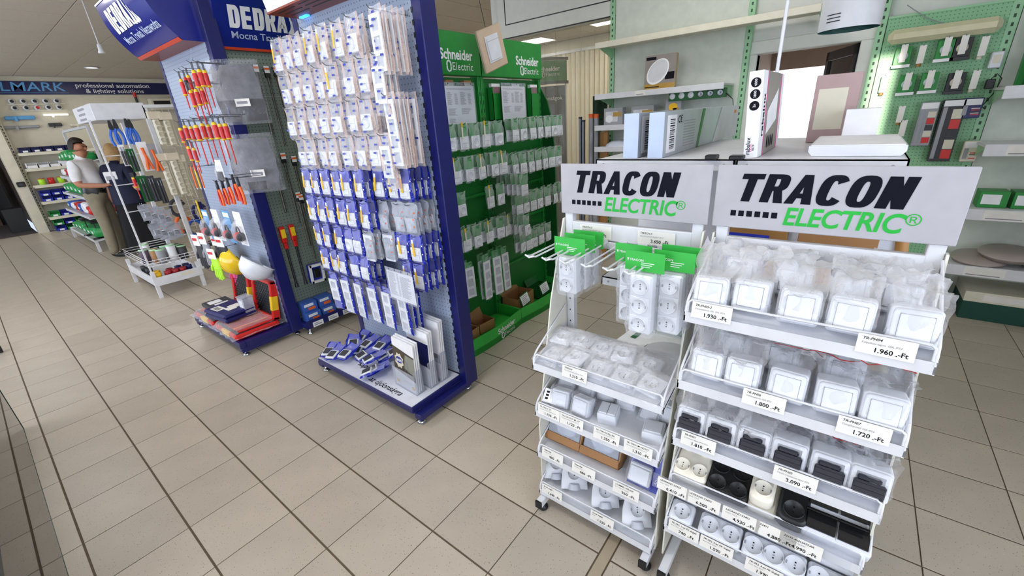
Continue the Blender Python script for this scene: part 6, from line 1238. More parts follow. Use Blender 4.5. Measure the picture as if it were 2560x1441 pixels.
for k, (u, v) in enumerate([(1451, 292), (1459, 300)]): P = at_x(u, v, 4.45); t = thing('profile_bar', 'thin steel profile bar standing beside the tubes, %s one' % ('left', 'right')[k], 'bar', (P.x, P.y, 0), 0, 'steel profile bars'); m = MB(); m.box(-0.015, 0.015, -0.012, 0.012, 0, P.z, 0); m.build('bar', ['steel'], t); m = MB(); m.box(-0.016, 0.016, -0.013, 0.013, P.z - 0.02, P.z); m.build('end_cap', ['charcoal'], t)
for k, (u, v) in enumerate([(1506, 330), (1516, 325)]): P = at_x(u, v, 4.55); t = thing('wooden_batten', 'brown wooden batten standing behind the tubes, %s one' % ('left', 'right')[k], 'batten', (P.x, P.y, 0), 0, 'wooden battens'); m = MB(); m.cbox(-0.02, 0.02, -0.025, 0.025, 0, P.z, 0.003); m.build('batten', ['wood'], t); m = MB(); m.box(-0.021, 0.021, -0.026, 0.026, P.z, P.z + 0.004); m.build('end', ['cream'], t)
t = thing('leaning_glass', 'upright dark glass pane leaning at the strip curtain opening', 'glass', (4.66, -0.62, 0.0), WEST); m = MB(); m.box(0, 0.17, 0, 0.008, 0.9, 1.75); m.build('pane', [glass('dark_glass', '#5d7a70', 0.08)], t); m = MB(); m.box(0, 0.17, -0.002, 0.010, 0, 0.9); m.build('holder', ['wall_cream'], t)
# green pegboard with hanging packs
pegboard('peg_mint', '#8cc193', '#56885e', 0.022, 0.0035)
pg = thing('green_pegboard', 'pale green pegboard on the right wall with lamp packs', 'pegboard', (WX + 0.01, -3.28, 0), WEST); m = MB(); m.box(-0.305, 0.31, -0.012, 0, 0.3, 2.075); m.build('sheet', ['peg_mint'], pg); m = MB(); m.box(-0.305, 0.31, -0.018, 0, 2.075, 2.09); m.build('top_rail', ['mint'], pg)
t = thing('linear_luminaire', 'long cream linear luminaire mounted on the green pegboard', 'lamp', (WX - 0.01, -3.28, 1.945), WEST); t.rotation_euler.y = 0.0
m = MB(); m.cbox(-0.285, 0.285, -0.085, -0.01, -0.045, 0.05, 0.03); m.build('diffuser', [mat('cream_diffuser', '#d8d2ae', 0.25)], t); m = MB(); m.cbox(-0.29, 0.29, -0.02, 0.0, -0.05, 0.055, 0.01); m.build('base', ['mint'], t); m = MB(); m.tube([(0.0, -0.03, 0.05), (-0.1, -0.03, 0.10), (-0.22, -0.01, 0.2)], 0.003, 5); m.build('cable', ['grey'], t)
def lamp_pack(u, v, kind, label):
    P = at_x(u, v, WX - 0.05); t = thing('lamp_pack', label, 'pack', P, WEST, 'lamp packs on the green pegboard')
    if kind in 'gd':
        m = MB(); m.cbox(-0.045, 0.045, -0.02, 0.02, -0.115, 0, 0.002); m.build('carton', ['sch_green' if kind == 'g' else 'black'], t); m = MB(); m.box(-0.05, 0.05, -0.03, 0.02, -0.135, -0.115); m.build('white_base', ['paper' if kind == 'g' else 'charcoal'], t)
        m = MB(); m.M = Matrix.Translation((0, -0.02, -0.06)) @ Matrix.Rotation(math.radians(90), 4, 'X'); m.lathe([(0.03, 0), (0.028, 0.008), (0, 0.012)], 14); m.M = None; m.build('lamp', ['opal' if kind == 'g' else 'cream'], t)
    elif kind == 's': m = MB(); m.cyl((0, 0, -0.12), (0, 0, -0.01), 0.014, 0.008, n=10); m.build('lamp', ['wood' if u < 2330 else 'cream'], t)
    m = MB(); m.box(-0.018, 0.018, -0.040, -0.038, -0.10, 0.015); m.build('price_tag', ['label_card'], t)
    m = MB(); m.tube([(0, 0.058, 0.012), (0, -0.05, 0.012), (0, -0.055, 0.02)], 0.002, 5); m.build('hook', ['steel'], t)
for k, (u, v, kd) in enumerate([(2262, 118, 'g'), (2307, 120, 's'), (2370, 100, 'g'), (2412, 95, 'd'), (2462, 98, 's'), (2272, 188, 'g'), (2328, 182, 'g'), (2395, 182, 'd'), (2440, 182, 's'), (2212, 195, 's'), (2255, 270, 's'), (2260, 305, 's')]):
    lamp_pack(u, v, kd, 'small lamp pack on the green pegboard, %s, %s from left' % ('upper row' if k < 5 else ('middle row' if k < 10 else 'lower left'), ORD[k if k < 5 else (k - 5 if k < 9 else k - 9)]) if k != 9 else 'small pale lamp pack at left edge of pegboard middle row')
def tall_pack(u, v, w_, h_, label, mt):
    P = at_x(u, v, WX - 0.05); t = thing('tube_lamp_pack', label, 'pack', P, WEST, 'tall lamp packs'); m = MB(); m.cbox(-w_ / 2, w_ / 2, -0.03, 0.02, -h_, 0, 0.003); m.build('carton', [mt], t)
    m = MB(); m.box(-w_ / 2 + 0.006, w_ / 2 - 0.006, -0.0312, -0.03, -0.045, -0.006, 0); m.box(-w_ / 2 + 0.008, -w_ / 2 + 0.03, -0.034, -0.03, -h_ + 0.02, -0.05, 1)
    for i, c_ in enumerate((2, 3, 4, 2, 3)): m.box(0.0, w_ / 2 - 0.008, -0.0312, -0.03, -0.06 - (i + 1) * (h_ - 0.08) / 5, -0.065 - i * (h_ - 0.08) / 5, c_)
    m.build('print', ['paper', 'grey', 'cream', 'red', 'charcoal'], t); m = MB(); m.tube([(0, 0.04, 0.01), (0, -0.03, 0.01)], 0.002, 5); m.build('hook', ['steel'], t)
tall_pack(2328, 255, 0.10, 0.30, 'tall silver tube lamp pack hanging left on the pegboard', 'grey'); tall_pack(2390, 248, 0.12, 0.42, 'tall dark tube lamp pack hanging right on the pegboard', 'charcoal'); tall_pack(2435, 245, 0.10, 0.13, 'short navy lamp pack right of the tall ones', 'navy'); tall_pack(2432, 352, 0.08, 0.14, 'pale sensor pack low on the pegboard', 'cream')
t = thing('power_adapter', 'small black power adapter dangling beside the pegboard', 'adapter', at_x(2473, 210, WX - 0.04), WEST); m = MB(); m.cbox(-0.022, 0.022, -0.03, 0.0, -0.03, 0.03, 0.004); m.build('body', ['black'], t); m = MB(); m.tube([(0, -0.01, 0.03), (0.02, -0.02, 0.06), (0.05, -0.01, 0.03), (0.04, 0, -0.05), (0.0, 0.0, -0.14), (0.02, 0.0, -0.16)], 0.003, 5); m.build('cable', ['black'], t); m = MB(); m.tube([(0.0, 0.05, 0.02), (0.0, 0.0, 0.02)], 0.002, 4); m.build('hook', ['steel'], t)
t = thing('white_switch_box', 'white junction box at the right edge of the pegboard', 'switch', at_x(2490, 150, WX - 0.04), WEST); m = MB(); m.cbox(-0.03, 0.03, -0.02, 0.04, -0.05, 0.05, 0.006); m.build('box', ['white_plastic'], t); m = MB(); m.box(-0.018, 0.018, -0.022, -0.02, -0.02, 0.03); m.build('cover', ['cream'], t)
# goods on the shelves at the right picture edge
for k, (y, z, sx, sz, mt, pt, lb) in enumerate(((-3.76, 0.802, 0.14, 0.11, 'sch_green', 'paper', 'green carton with white lamp print, left on third shelf'), (-3.92, 0.802, 0.14, 0.11, 'sch_green', 'paper', 'green carton with white lamp print, right on third shelf'), (-3.80, 1.567, 0.14, 0.16, 'sch_dark', 'ink', 'dark green carton on the top shelf of the right bay'), (-3.97, 1.567, 0.13, 0.24, 'print_blue', 'paper', 'blue and white carton on the top shelf of the right bay'))): carton('edge_carton', lb, (4.52, y, z), sx, 0.14, sz, mt, WEST, pt, group='cartons on the right wall bay')
t = thing('round_green_pack', 'big green round-lamp pack on the top right shelf', 'pack', (4.62, -4.0, 1.567), WEST); m = MB(); m.cbox(-0.3, 0.2, -0.03, 0.03, 0, 0.5, 0.003); m.build('carton', ['sch_green'], t); m = MB(); m.M = Matrix.Translation((0.02, -0.03, 0.22)) @ Matrix.Rotation(math.radians(90), 4, 'X'); m.lathe([(0.11, 0), (0.105, 0.012), (0.08, 0.014), (0.075, 0.0)], 24); m.M = None; m.build('ring', ['opal'], t)
for k, (y, z) in enumerate(((-3.80, 0.402), (-3.93, 0.455), (-4.15, 0.402), (-4.3, 0.455))):
    t = thing('plate_lamp', 'flat grey-white plate lamp stacked on the fourth shelf, %s' % ('first lower', 'first upper', 'second lower', 'second upper')[k], 'lamp', (4.50, y, z), WEST, 'plate lamps on the fourth shelf'); t.rotation_euler.x = 0.12; m = MB(); m.lathe([(0.15, 0.03), (0.14, 0.045), (0.08, 0.055), (0, 0.056)], 28); m.lathe([(0.15, 0.03), (0.13, 0.0), (0, 0.0)], 28); m.build('plate', [mat('warm_grey', '#a89c96', 0.4)], t); m = MB(); m.cyl((0, 0, -0.012), (0, 0, 0.0), 0.09, n=20); m.build('mount', ['charcoal'], t)
for k, (y, z, h_, mt, lb) in enumerate(((-4.25, 0.0, 0.135, 'dark_green', 'dark green plinth box on the floor under the right shelves'), (-4.25, 0.136, 0.075, 'cream', 'long cream carton on the dark green plinth'))): carton('floor_carton', lb, (4.56, y, z), 0.95, 0.36, h_, mt, WEST, 'label_card' if k else None)
t = carton('white_floor_carton', 'white carton standing on floor behind the wide price stand', (4.60, -3.52, 0.0), 0.26, 0.36, 0.30, 'paper', WEST, None); m = MB(); m.box(-0.1, 0.05, -0.181, -0.18, 0.2, 0.26); m.build('label', ['grey'], t)
# hanging lamp shade and pull rod
t = thing('cylinder_shade', 'white metal cylinder lamp shade hanging from the ceiling', 'lamp', (3.0, -2.865, 0)); d0 = at_x(2045, 88, 3.0); d1 = at_x(2200, 60, 3.0); zb = (d0.z + d1.z) / 2; r_ = 0.12
t.location = (3.0, (d0.y + d1.y) / 2, zb); m = MB(); m.lathe([(r_, 0), (r_, 0.34), (r_ * 0.3, 0.36)], 28); m.lathe([(r_ - 0.003, 0), (r_ - 0.003, 0.33)], 28, 1); m.build('shade', ['white_paint', mat('shade_inside', '#2c5a56', 0.5)], t)
m = MB()
for a0 in (150, 285): 
    for k in range(3):
        a = math.radians(a0); m.grid(lambda q, b: ((r_ + 0.001) * math.cos(a + (q - 0.5) * 0.5), (r_ + 0.001) * math.sin(a + (q - 0.5) * 0.5), 0.03 + k * 0.014 + b * 0.004), 5, 1)
m.build('vent_slots', ['black'], t); m = MB(); m.cyl((0, 0, 0.36), (0, 0, H - zb), 0.004, n=6); m.build('cord', ['white_paint'], t)
P = at_x(1944, 170, 2.1); t = thing('pull_rod', 'thin white rod hanging from the ceiling above the cartons', 'rod', (P.x, P.y, 0)); m = MB(); m.cyl((0, 0, P.z - 0.03), (0, 0, H), 0.006, n=8); m.build('rod', ['white_paint'], t); m = MB(); m.cyl((0, 0, P.z - 0.06), (0, 0, P.z - 0.03), 0.009, n=8); m.build('knob', ['white_plastic'], t)
# ================================================================ white wire rack with a header box (left, behind the tool stand)
RX, RY = 1.15, 2.80
rk = thing('wire_rack', 'white wire rack with blank header box and two trays', 'display stand', (RX, RY, 0))
for (x, y) in ((0.0, 0.02), (0.42, 0.02), (0.0, 1.05), (0.42, 1.05)):
    m = MB(); m.cbox(x - 0.018, x + 0.018, y - 0.018, y + 0.018, 0, 0.30, 0.002); m.build('leg', ['white_paint'], rk)
for (x, y) in ((0.45, 0.02), (0.45, 1.05)):
    m = MB(); m.cbox(x - 0.02, x + 0.02, y - 0.02, y + 0.02, 0.2, 1.95, 0.003); m.build('post', ['white_paint'], rk)
m = MB(); m.box(0, 0.44, 0, 1.07, 0.165, 0.175); [m.box(*a) for a in ((-0.012, 0.44, -0.006, 0.006, 0.14, 0.235), (-0.012, 0.44, 1.06, 1.07, 0.14, 0.235), (-0.012, 0.0, 0, 1.07, 0.14, 0.235), (0.43, 0.44, 0, 1.07, 0.14, 0.235))]; m.box(0.24, 0.36, -0.0066, -0.006, 0.185, 0.215, 1); m.build('lower_tray', ['white_paint', 'cream'], rk)
m = MB()
for z in (0.36, 0.39, 0.42): m.tube([(0.44, 0.0, z), (0.0, 0.0, z), (0.0, 1.07, z), (0.44, 1.07, z)], 0.004, 5)
for k in range(9): m.tube([(0.44 - k * 0.055, 0.0, 0.42), (0.44 - k * 0.055, 0.0, 0.345), (0.44 - k * 0.055, 1.07, 0.345)], 0.0025, 4)
m.build('wire_tray', ['white_paint'], rk)
m = MB(); m.cbox(0.04, 0.45, 0.0, 0.85, 1.825, 1.975, 0.004); hb = m.build('header_box', ['white_paint'], rk)
m = MB(); [m.box(0.0388, 0.0394, 0.3 + 0.02 * k, 0.62 + 0.02 * k, 1.935 - k * 0.045, 1.955 - k * 0.045) for k in range(3)]; m.build('header_print', ['grey_ink'], hb)
m = MB(); m.cbox(0.44, 1.05, -0.01, 0.02, 1.925, 1.955, 0.003); m.build('top_bar', ['white_paint'], rk)
def wire_grid(x0, x1, y, z0, z1, p=0.055):
    m = MB(); n = int((x1 - x0) / p)
    for i in range(n + 1): x = x0 + (x1 - x0) * i / n; m.tube([(x, y, z0), (x, y, z1)], 0.0022, 4)
    n = int((z1 - z0) / p)
    for i in range(n + 1): z = z0 + (z1 - z0) * i / n; m.tube([(x0, y - 0.003, z), (x1, y - 0.003, z)], 0.0022, 4)
    m.build('wire_grid', ['white_paint'], rk)
wire_grid(0.48, 1.05, 0.03, 0.42, 1.92)
for z in (0.62, 0.95, 1.22, 1.50): m = MB(); m.tube([(0.0, 0.03, z), (0.45, 0.03, z)], 0.005, 6); m.build('hook_bar', ['white_paint'], rk)
for x in (0.0,): m = MB(); m.cbox(x - 0.008, x + 0.008, 0.02, 0.036, 0.3, 1.83, 0.002); m.build('thin_post', ['white_paint'], rk)
m = MB(); m.cbox(1.03, 1.07, 0.0, 0.04, 0, 1.95, 0.003); m.build('post', ['white_paint'], rk)
def rpt(u, v, y=2.74): return at_y(u, v, y)
# extension sockets
def ext_strip(n=5):
    m = MB(); L = n * 0.055 + 0.03; m.cbox(-0.03, 0.03, -0.04, 0, -L, 0, 0.012)
    f = MB()
    for k in range(n): f.M = Matrix.Translation((0, -0.04, -0.035 - k * 0.055)) @ Matrix.Rotation(math.radians(90), 4, 'X'); f.lathe([(0.023, 0), (0.022, 0.003), (0.018, 0.0004), (0, 0.0004)], 12); f.M = None
    return m.mesh('body', ['cream']), f.mesh('outlets', [mat('cream_dark', '#c2bba6', 0.5)])
EX = [ext_strip(4), ext_strip(6)]; cr = MB(); cr.box(-0.055, 0.055, -0.043, 0.002, 0.0, 0.07); EC = cr.mesh('top_card', [mat('card_cream', '#d8cdb8', 0.6)])
for k, (u, v, e) in enumerate([(386, 298, 0), (400, 300, 0), (412, 300, 0), (405, 402, 1), (430, 400, 1), (446, 405, 1)]):
    P = rpt(u, v, 2.72 + 0.03 * (k % 2)); t = thing('extension_socket', 'cream extension socket strip on the wire rack, %s in the %s row' % (ORD[k % 3], 'upper' if k < 3 else 'lower'), 'extension socket', P, 0.1, 'cream extension sockets'); obj('body', EX[e][0], t); obj('outlets', EX[e][1], t); obj('top_card', EC, t)
    m = MB(); m.tube([(0.02, -0.02, -0.25 if e == 0 else -0.36), (0.06, -0.02, -0.27 if e == 0 else -0.39), (0.05, 0.0, -0.12), (0.06, 0, -0.02)], 0.006, 5); m.build('cable', ['cream'], t); hook(rk, P.x - RX, P.z + 0.055, 0.1, ('white_paint',), 0.03)
for k, (u, v) in enumerate([(272, 305), (284, 302), (313, 300), (322, 302)]): P = rpt(u, v); put_pliers(P, PLB, 'blue-handled pliers in card on the wire rack, %s from left' % ORD[k], 'blue pliers on the wire rack', 0.1); hook(rk, P.x - RX, P.z + 0.01, 0.08, ('white_paint',), 0.03)
def carded(u, v, w_, h_, cm, what, label, grp):
    P = rpt(u, v, 2.72); t = thing('carded_tool', label, 'tool', P, 0.1, grp); m = MB(); m.box(-w_ / 2, w_ / 2, 0, 0.002, -h_, 0); m.build('card', [cm], t); what(t, w_, h_); hook(rk, P.x - RX, P.z - 0.015, 0.11, ('white_paint',), 0.03)
def cutter(t, w_, h_):
    m = MB(); m.tube([(-0.008, -0.01, -h_ * 0.2), (0.0, -0.012, -h_ * 0.55), (-0.02, -0.012, -h_ * 0.95)], 0.012, 7); m.tube([(0.004, -0.01, -h_ * 0.5), (0.025, -0.012, -h_ * 0.95)], 0.011, 7); m.build('handles', ['orange'], t)
def slim(t, w_, h_):
    for x in (-0.012, 0.012): m = MB(); m.cyl((x, -0.01, -h_ * 0.3), (x, -0.01, -h_ * 0.95), 0.009, n=8, mi=0); m.cyl((x, -0.01, -h_ * 0.1), (x, -0.01, -h_ * 0.3), 0.004, n=8, mi=1); m.build('shaft', ['charcoal', 'steel'], t)
for k, (u, v, w_, h_, cm, wt, lb) in enumerate([(350, 355, 0.085, 0.28, 'paper', cutter, 'orange cutter on white card, left one'), (375, 360, 0.07, 0.28, 'grey', cutter, 'orange cutter on grey card, right one'), (300, 362, 0.05, 0.2, 'paper', slim, 'slim dark tools on white card at left of rack'), (322, 372, 0.06, 0.22, 'sch_dark', slim, 'slim dark tools on dark green card'), (350, 440, 0.08, 0.26, 'sch_dark', slim, 'dark pair of tools on green card, lower left'), (372, 440, 0.07, 0.26, 'charcoal', slim, 'dark pair of tools on charcoal card, lower middle'), (393, 445, 0.06, 0.26, 'charcoal', slim, 'dark pair of tools on charcoal card, lower right')]): carded(u, v, w_, h_, cm, wt, lb, 'carded tools on the wire rack')
put_driver(0, rpt(332, 445, 2.70), 'red insulated screwdriver hanging upside on the wire rack left edge', 'screwdriver on the wire rack', 0.0)
for k, (u, v) in enumerate([(360, 515), (378, 520), (395, 522), (412, 528), (385, 560), (402, 562), (420, 565), (435, 560)]):
    P = rpt(u, v, 2.72); t = thing('clear_tool_pack', 'clear pack with dark small parts low on the wire rack, %s' % ORD[k], 'pack', P, 0.1, 'clear packs on the wire rack'); obj('film', FILM_S[k % 2], t); obj('device', GREYDEV, t, (0, -0.004, -0.12)); hook(rk, P.x - RX, P.z, 0.1, ('white_paint',), 0.03)
def roll(P, r, h_, mt, label, name='tape_roll', grp=None, cap=None):
    t = thing(name, label, 'roll', P, 0, grp); m = MB(); m.lathe([(0, 0), (r, 0), (r, h_), (r * 0.5, h_), (r * 0.5, h_ - 0.005), (0, h_ - 0.005)], 16); m.build('body', [mt], t); m = MB(); m.lathe([(r * 1.01, h_ * 0.92), (r * 1.01, h_ * 1.0), (r * 0.8, h_ * 1.015)], 16); m.build('rim', [cap or 'dark_green'], t)
cyls = [(1.20, 3.1, 'purple_grey'), (1.27, 2.98, 'cardboard'), (1.30, 2.90, 'grey'), (1.40, 2.88, 'paper'), (1.49, 2.86, 'charcoal'), (1.47, 2.98, 'charcoal'), (1.25, 3.25, 'paper'), (1.38, 3.05, 'grey')]
mat('purple_grey', '#5f5163', 0.6)
for k, (x, y, mt) in enumerate(cyls): roll((x, y, 0.349), 0.042, 0.16 if mt != 'paper' else 0.19, mt, 'cylindrical tin in the wire tray, %s, %s' % (ORD[k], {'paper': 'white', 'grey': 'grey', 'charcoal': 'dark', 'cardboard': 'brown', 'purple_grey': 'purplish'}[mt]), 'tin', 'tins in the wire tray', 'pale_green')
k = 0
for (x, y, mt, c_) in [(1.20, 2.86, 'tag_yellow', 'yellow'), (1.22, 2.98, 'tag_yellow', 'yellow'), (1.29, 2.86, 'dark_red', 'red'), (1.36, 2.86, 'dark_red', 'red'), (1.43, 2.86, 'dark_red', 'red'), (1.33, 2.95, 'dark_red', 'red'), (1.50, 2.90, 'navy', 'navy'), (1.42, 2.98, 'navy', 'navy'), (1.50, 3.0, 'navy', 'navy'), (1.20, 3.2, 'charcoal', 'dark'), (1.20, 3.4, 'charcoal', 'dark')]:
    mat('dark_red', '#a3222a', 0.5)
    for j in range(2): roll((x, y, 0.176 + j * 0.046), 0.034, 0.045, mt, '%s tape roll in the lower tray, %s position, %s layer' % (c_, ORD[k], 'upper' if j else 'lower'), 'tape_roll', 'tape rolls in the lower tray', mt)
    k += 1
for k, (u, v, mt) in enumerate([(460, 560, 'orange'), (490, 570, 'blue'), (520, 590, 'red'), (445, 520, 'charcoal'), (500, 530, 'navy')]): P = at_y(u, v, 2.95); t = thing('hanging_tool', '%s bagged tool hanging behind the wire grid' % {'orange': 'orange', 'blue': 'blue', 'red': 'red', 'charcoal': 'charcoal', 'navy': 'navy'}[mt], 'tool', P, 0.1, 'tools behind the wire grid'); m = MB(); m.tube([(0.07 * math.cos(a), 0, 0.09 * math.sin(a)) for a in [0.3 + i * 0.5 for i in range(10)]], 0.018, 8); m.build('frame', [mt], t); m = MB(); m.cbox(-0.03, 0.03, -0.02, 0.02, -0.12, -0.06, 0.005); m.build('grip', ['charcoal'], t); hook(rk, P.x - RX, P.z + 0.07, 0.02, ('white_paint',), P.y - RY)
t = thing('yellow_driver', 'blue and yellow knife hanging on the wire grid corner', 'knife', at_y(497, 505, 2.74), 0.1); m = MB(); m.cbox(-0.02, 0.02, -0.015, 0.015, -0.20, 0, 0.006); m.build('handle', ['navy_dark'], t); m = MB(); m.cbox(-0.028, -0.02, -0.016, 0.016, -0.24, 0.02, 0.003); m.cbox(-0.02, 0.02, -0.012, 0.012, -0.25, -0.20, 0.004); m.build('trim', ['yellow'], t); m = MB(); m.tube([(0, 0.0, 0.0), (0, 0.06, 0.012)], 0.002, 4); m.build('hook', ['steel'], t)

# ================================================================ far end: gondola of bagged goods, wall bins, blue banner
gd_ = thing('white_gondola', 'white sloped-shelf gondola with green bundles beside the shoppers', 'display stand', (1.22, 7.65, 0), WEST)
GW = 2.2; h = GW / 2
m = MB()
for x in (-h, h): m.cbox(x - 0.02, x + 0.02, 0.48, 0.52, 0, 1.92, 0.003)
m.cbox(-h, h, 0.48, 0.52, 1.88, 1.92, 0.003); m.build('frame', ['white_paint'], gd_)
m = MB(); m.box(-h, h, 0.50, 0.51, 0.1, 1.5); m.build('back_panel', ['cream'], gd_)
for x in (-h, h): m = MB(); m.cbox(x - 0.022, x + 0.022, 0.02, 0.06, 0, 0.16, 0.002); m.build('leg', ['white_paint'], gd_)
shz = [0.16, 0.52, 0.82, 1.10, 1.36]
for k, z in enumerate(shz):
    dp = 0.48 - k * 0.06; m = MB(); y0 = 0.50 - dp; m.prism([(y0, z), (0.5, z + 0.05), (0.5, z + 0.065), (y0 + 0.01, z + 0.02), (y0, z + 0.045)], 0, -h, h); m.build('shelf', ['white_paint'], gd_)
mat('bag_green', '#1f9a4a', 0.35); mat('bag_blue', '#2458b8', 0.35)
def bundle(P, sx, sy, sz, mt, label, sd, grp='wrapped bundles on the gondola'):
    t = thing('wrapped_bundle', label, 'bundle', P, WEST, grp); m = MB()
    def fn(a, b): th = a * 2 * math.pi; ph = (b - 0.5) * math.pi; c = math.cos(ph); e = lambda q: math.copysign(abs(q) ** 0.3, q); return (sx / 2 * e(c) * e(math.cos(th)) * (1 + 0.09 * noise(int(a * 10) % 10, int(b * 6), sd)), sy / 2 * e(c) * e(math.sin(th)), sz / 2 + sz / 2 * e(math.sin(ph)))
    m.grid(fn, 10, 6); m.build('bundle', [mt], t); m = MB(); m.box(-sx * 0.22, sx * 0.15, -sy / 2 - 0.004, -sy / 2 + 0.002, sz * 0.35, sz * 0.65); m.build('label', ['paper'], t)
kk = 0
for k, z in enumerate(shz):
    dp = 0.48 - k * 0.06
    for j in range(6):
        mt, c_ = (('bag_green', 'green'), ('bag_blue', 'blue'), ('bag_green', 'green'), ('paper', 'white'), ('bag_green', 'green'), ('red', 'red'))[(j * 2 + k) % 6]
        x = -h + 0.2 + j * 0.36; bundle((1.22 + 0.5 - dp * 0.5, 7.65 - x, z + 0.05), 0.30 + 0.05 * noise(j, k, 1), dp * 0.8, (0.15 if k else 0.12) + 0.04 * noise(j, k, 2), mt, '%s wrapped bundle on gondola shelf, %s level from floor, %s from far end' % (c_, ORD[k], ORD[j]), kk); kk += 1
for k, (u, v) in enumerate([(226, 586), (249, 594)]):
    P = at_z(u, v, 0.2); t = thing('black_stand_lamp', 'small black stand with round foot on lowest gondola shelf, %s one' % ('left', 'right')[k], 'stand', (P.x, P.y, 0.186), 0, 'black stands on the gondola'); m = MB(); m.lathe([(0, 0), (0.09, 0), (0.085, 0.012), (0.01, 0.02), (0.008, 0.26)], 16); m.build('stem', ['black'], t); m = MB(); m.cbox(-0.05, 0.05, -0.12, 0.12, 0.26, 0.30, 0.006); m.build('head', ['black'], t)
# blue banner
bn = thing('blue_banner', 'long dark blue banner with pale lettering along the far wall top', 'banner', (1.06, 10.446, 2.67)); m = MB(); m.box(-0.15, 5.5, -0.012, 0.0, 0, 0.245); m.build('sheet', [mat('banner_blue', '#171c52', 0.4)], bn)
lt = lambda u, v: at_y(u, v, 10.42)
m = MB(); e0 = lt(0, 215).x - 1.06; e1 = lt(165, 215).x - 1.06; m.text('ELMARK', e0 - 0.18, -0.013, 0.135, 0.235, 0, 0.006, 0.12, 1.0, 'LEFT', sx=1.25); m.box(e0 - 0.18, e1, -0.0135, -0.013, 0.03, 0.036, 0); m.build('lettering', ['light_blue'], bn); m = MB()
x2 = lt(285, 215).x - 1.06; m.text('professional automation', x2, -0.013, 0.175, 0.118, 1, 0.014, sx=1.12); m.text('& lighting solutions', x2, -0.013, 0.065, 0.118, 1, 0.014, sx=1.12); m.build('lettering', ['light_blue', 'paper'], bn); m = MB(); m.text('ELMARK', x2 + 1.05, -0.013, 0.135, 0.235, 0, 0.006, 0.12, 1.0, 'LEFT', sx=1.25); m.build('lettering', ['light_blue', 'paper'], bn)
# wall bay with slotted upright, shelves and open-front bins
t = thing('slotted_upright', 'white slotted upright on the far wall post', 'upright', (1.10, 10.41, 0)); m = MB(); m.box(-0.03, 0.03, -0.02, 0.02, 0, 2.6); m.build('channel', ['cream'], t); m = MB(); [m.box(-0.008, 0.008, -0.021, -0.02, 0.1 + k * 0.06, 0.13 + k * 0.06) for k in range(40)]; m.build('slots', ['charcoal'], t)['kind'] = 'stuff'
for k, z in enumerate((0.30, 0.62, 0.95, 1.28, 1.58)):
    t = thing('far_shelf', 'cream wall shelf at the far end, %s from the floor' % ORD[k], 'shelf', (1.13, 10.42, z), 0, 'far wall shelves'); m = MB(); m.box(0, 1.3, -0.36, 0, -0.02, 0); m.build('board', ['cream'], t); m = MB(); m.box(0, 1.3, -0.37, -0.36, -0.05, 0.005); m.build('edge', ['cream'], t); m = MB(); [m.prism([(0, -0.02), (-0.3, -0.02), (0, -0.12)], 0, x, x + 0.006) for x in (0.0, 1.29)]; m.build('bracket', ['cream'], t)
def bin_(x, y, z, mt, label, sx=0.14, sz=0.11):
    t = thing('storage_bin', label, 'bin', (x, y, z), 0, 'open-front storage bins'); m = MB(); m.box(-sx / 2, sx / 2, -0.15, 0.12, 0, 0.005); m.box(-sx / 2, -sx / 2 + 0.004, -0.15, 0.12, 0, sz); m.box(sx / 2 - 0.004, sx / 2, -0.15, 0.12, 0, sz); m.box(-sx / 2, sx / 2, 0.116, 0.12, 0, sz); m.box(-sx / 2, sx / 2, -0.15, -0.146, 0, sz * 0.55); m.build('bin', [mt], t); m = MB(); m.box(-0.035, 0.035, -0.153, -0.15, sz * 0.1, sz * 0.42); m.build('label', ['paper'], t)
k = 0
for (z, cols) in ((0.0, 'bg'), (0.12, 'gb'), (0.301, 'gb'), (0.621, 'bb'), (0.731, 'bb'), (1.281, 'ww'), (1.581, 'nn')):
    for j in range(5):
        mt = {'b': 'print_blue', 'g': 'bag_green', 'w': 'paper', 'n': 'navy_dark'}[cols[j % 2]]; bin_(1.24 + j * 0.165, 10.22, z, mt, '%s open bin on the far wall, %s level up, %s from left' % ({'b': 'blue', 'g': 'green', 'w': 'white', 'n': 'dark navy'}[cols[j % 2]], ORD[k], ORD[j]), 0.15, 0.105)
    k += 1
for j in range(4): roll((1.28 + j * 0.14, 10.2, 0.951), 0.05, 0.12, ('lime', 'red', 'lime', 'paper')[j], '%s capped jar on the far wall shelf, %s from left' % (('lime', 'red', 'pale lime', 'white')[j], ORD[j]), 'jar', 'jars on the far shelf', 'red')
mat('soft_lamp', '#f4f2ea', 0.4, emit=0.8)
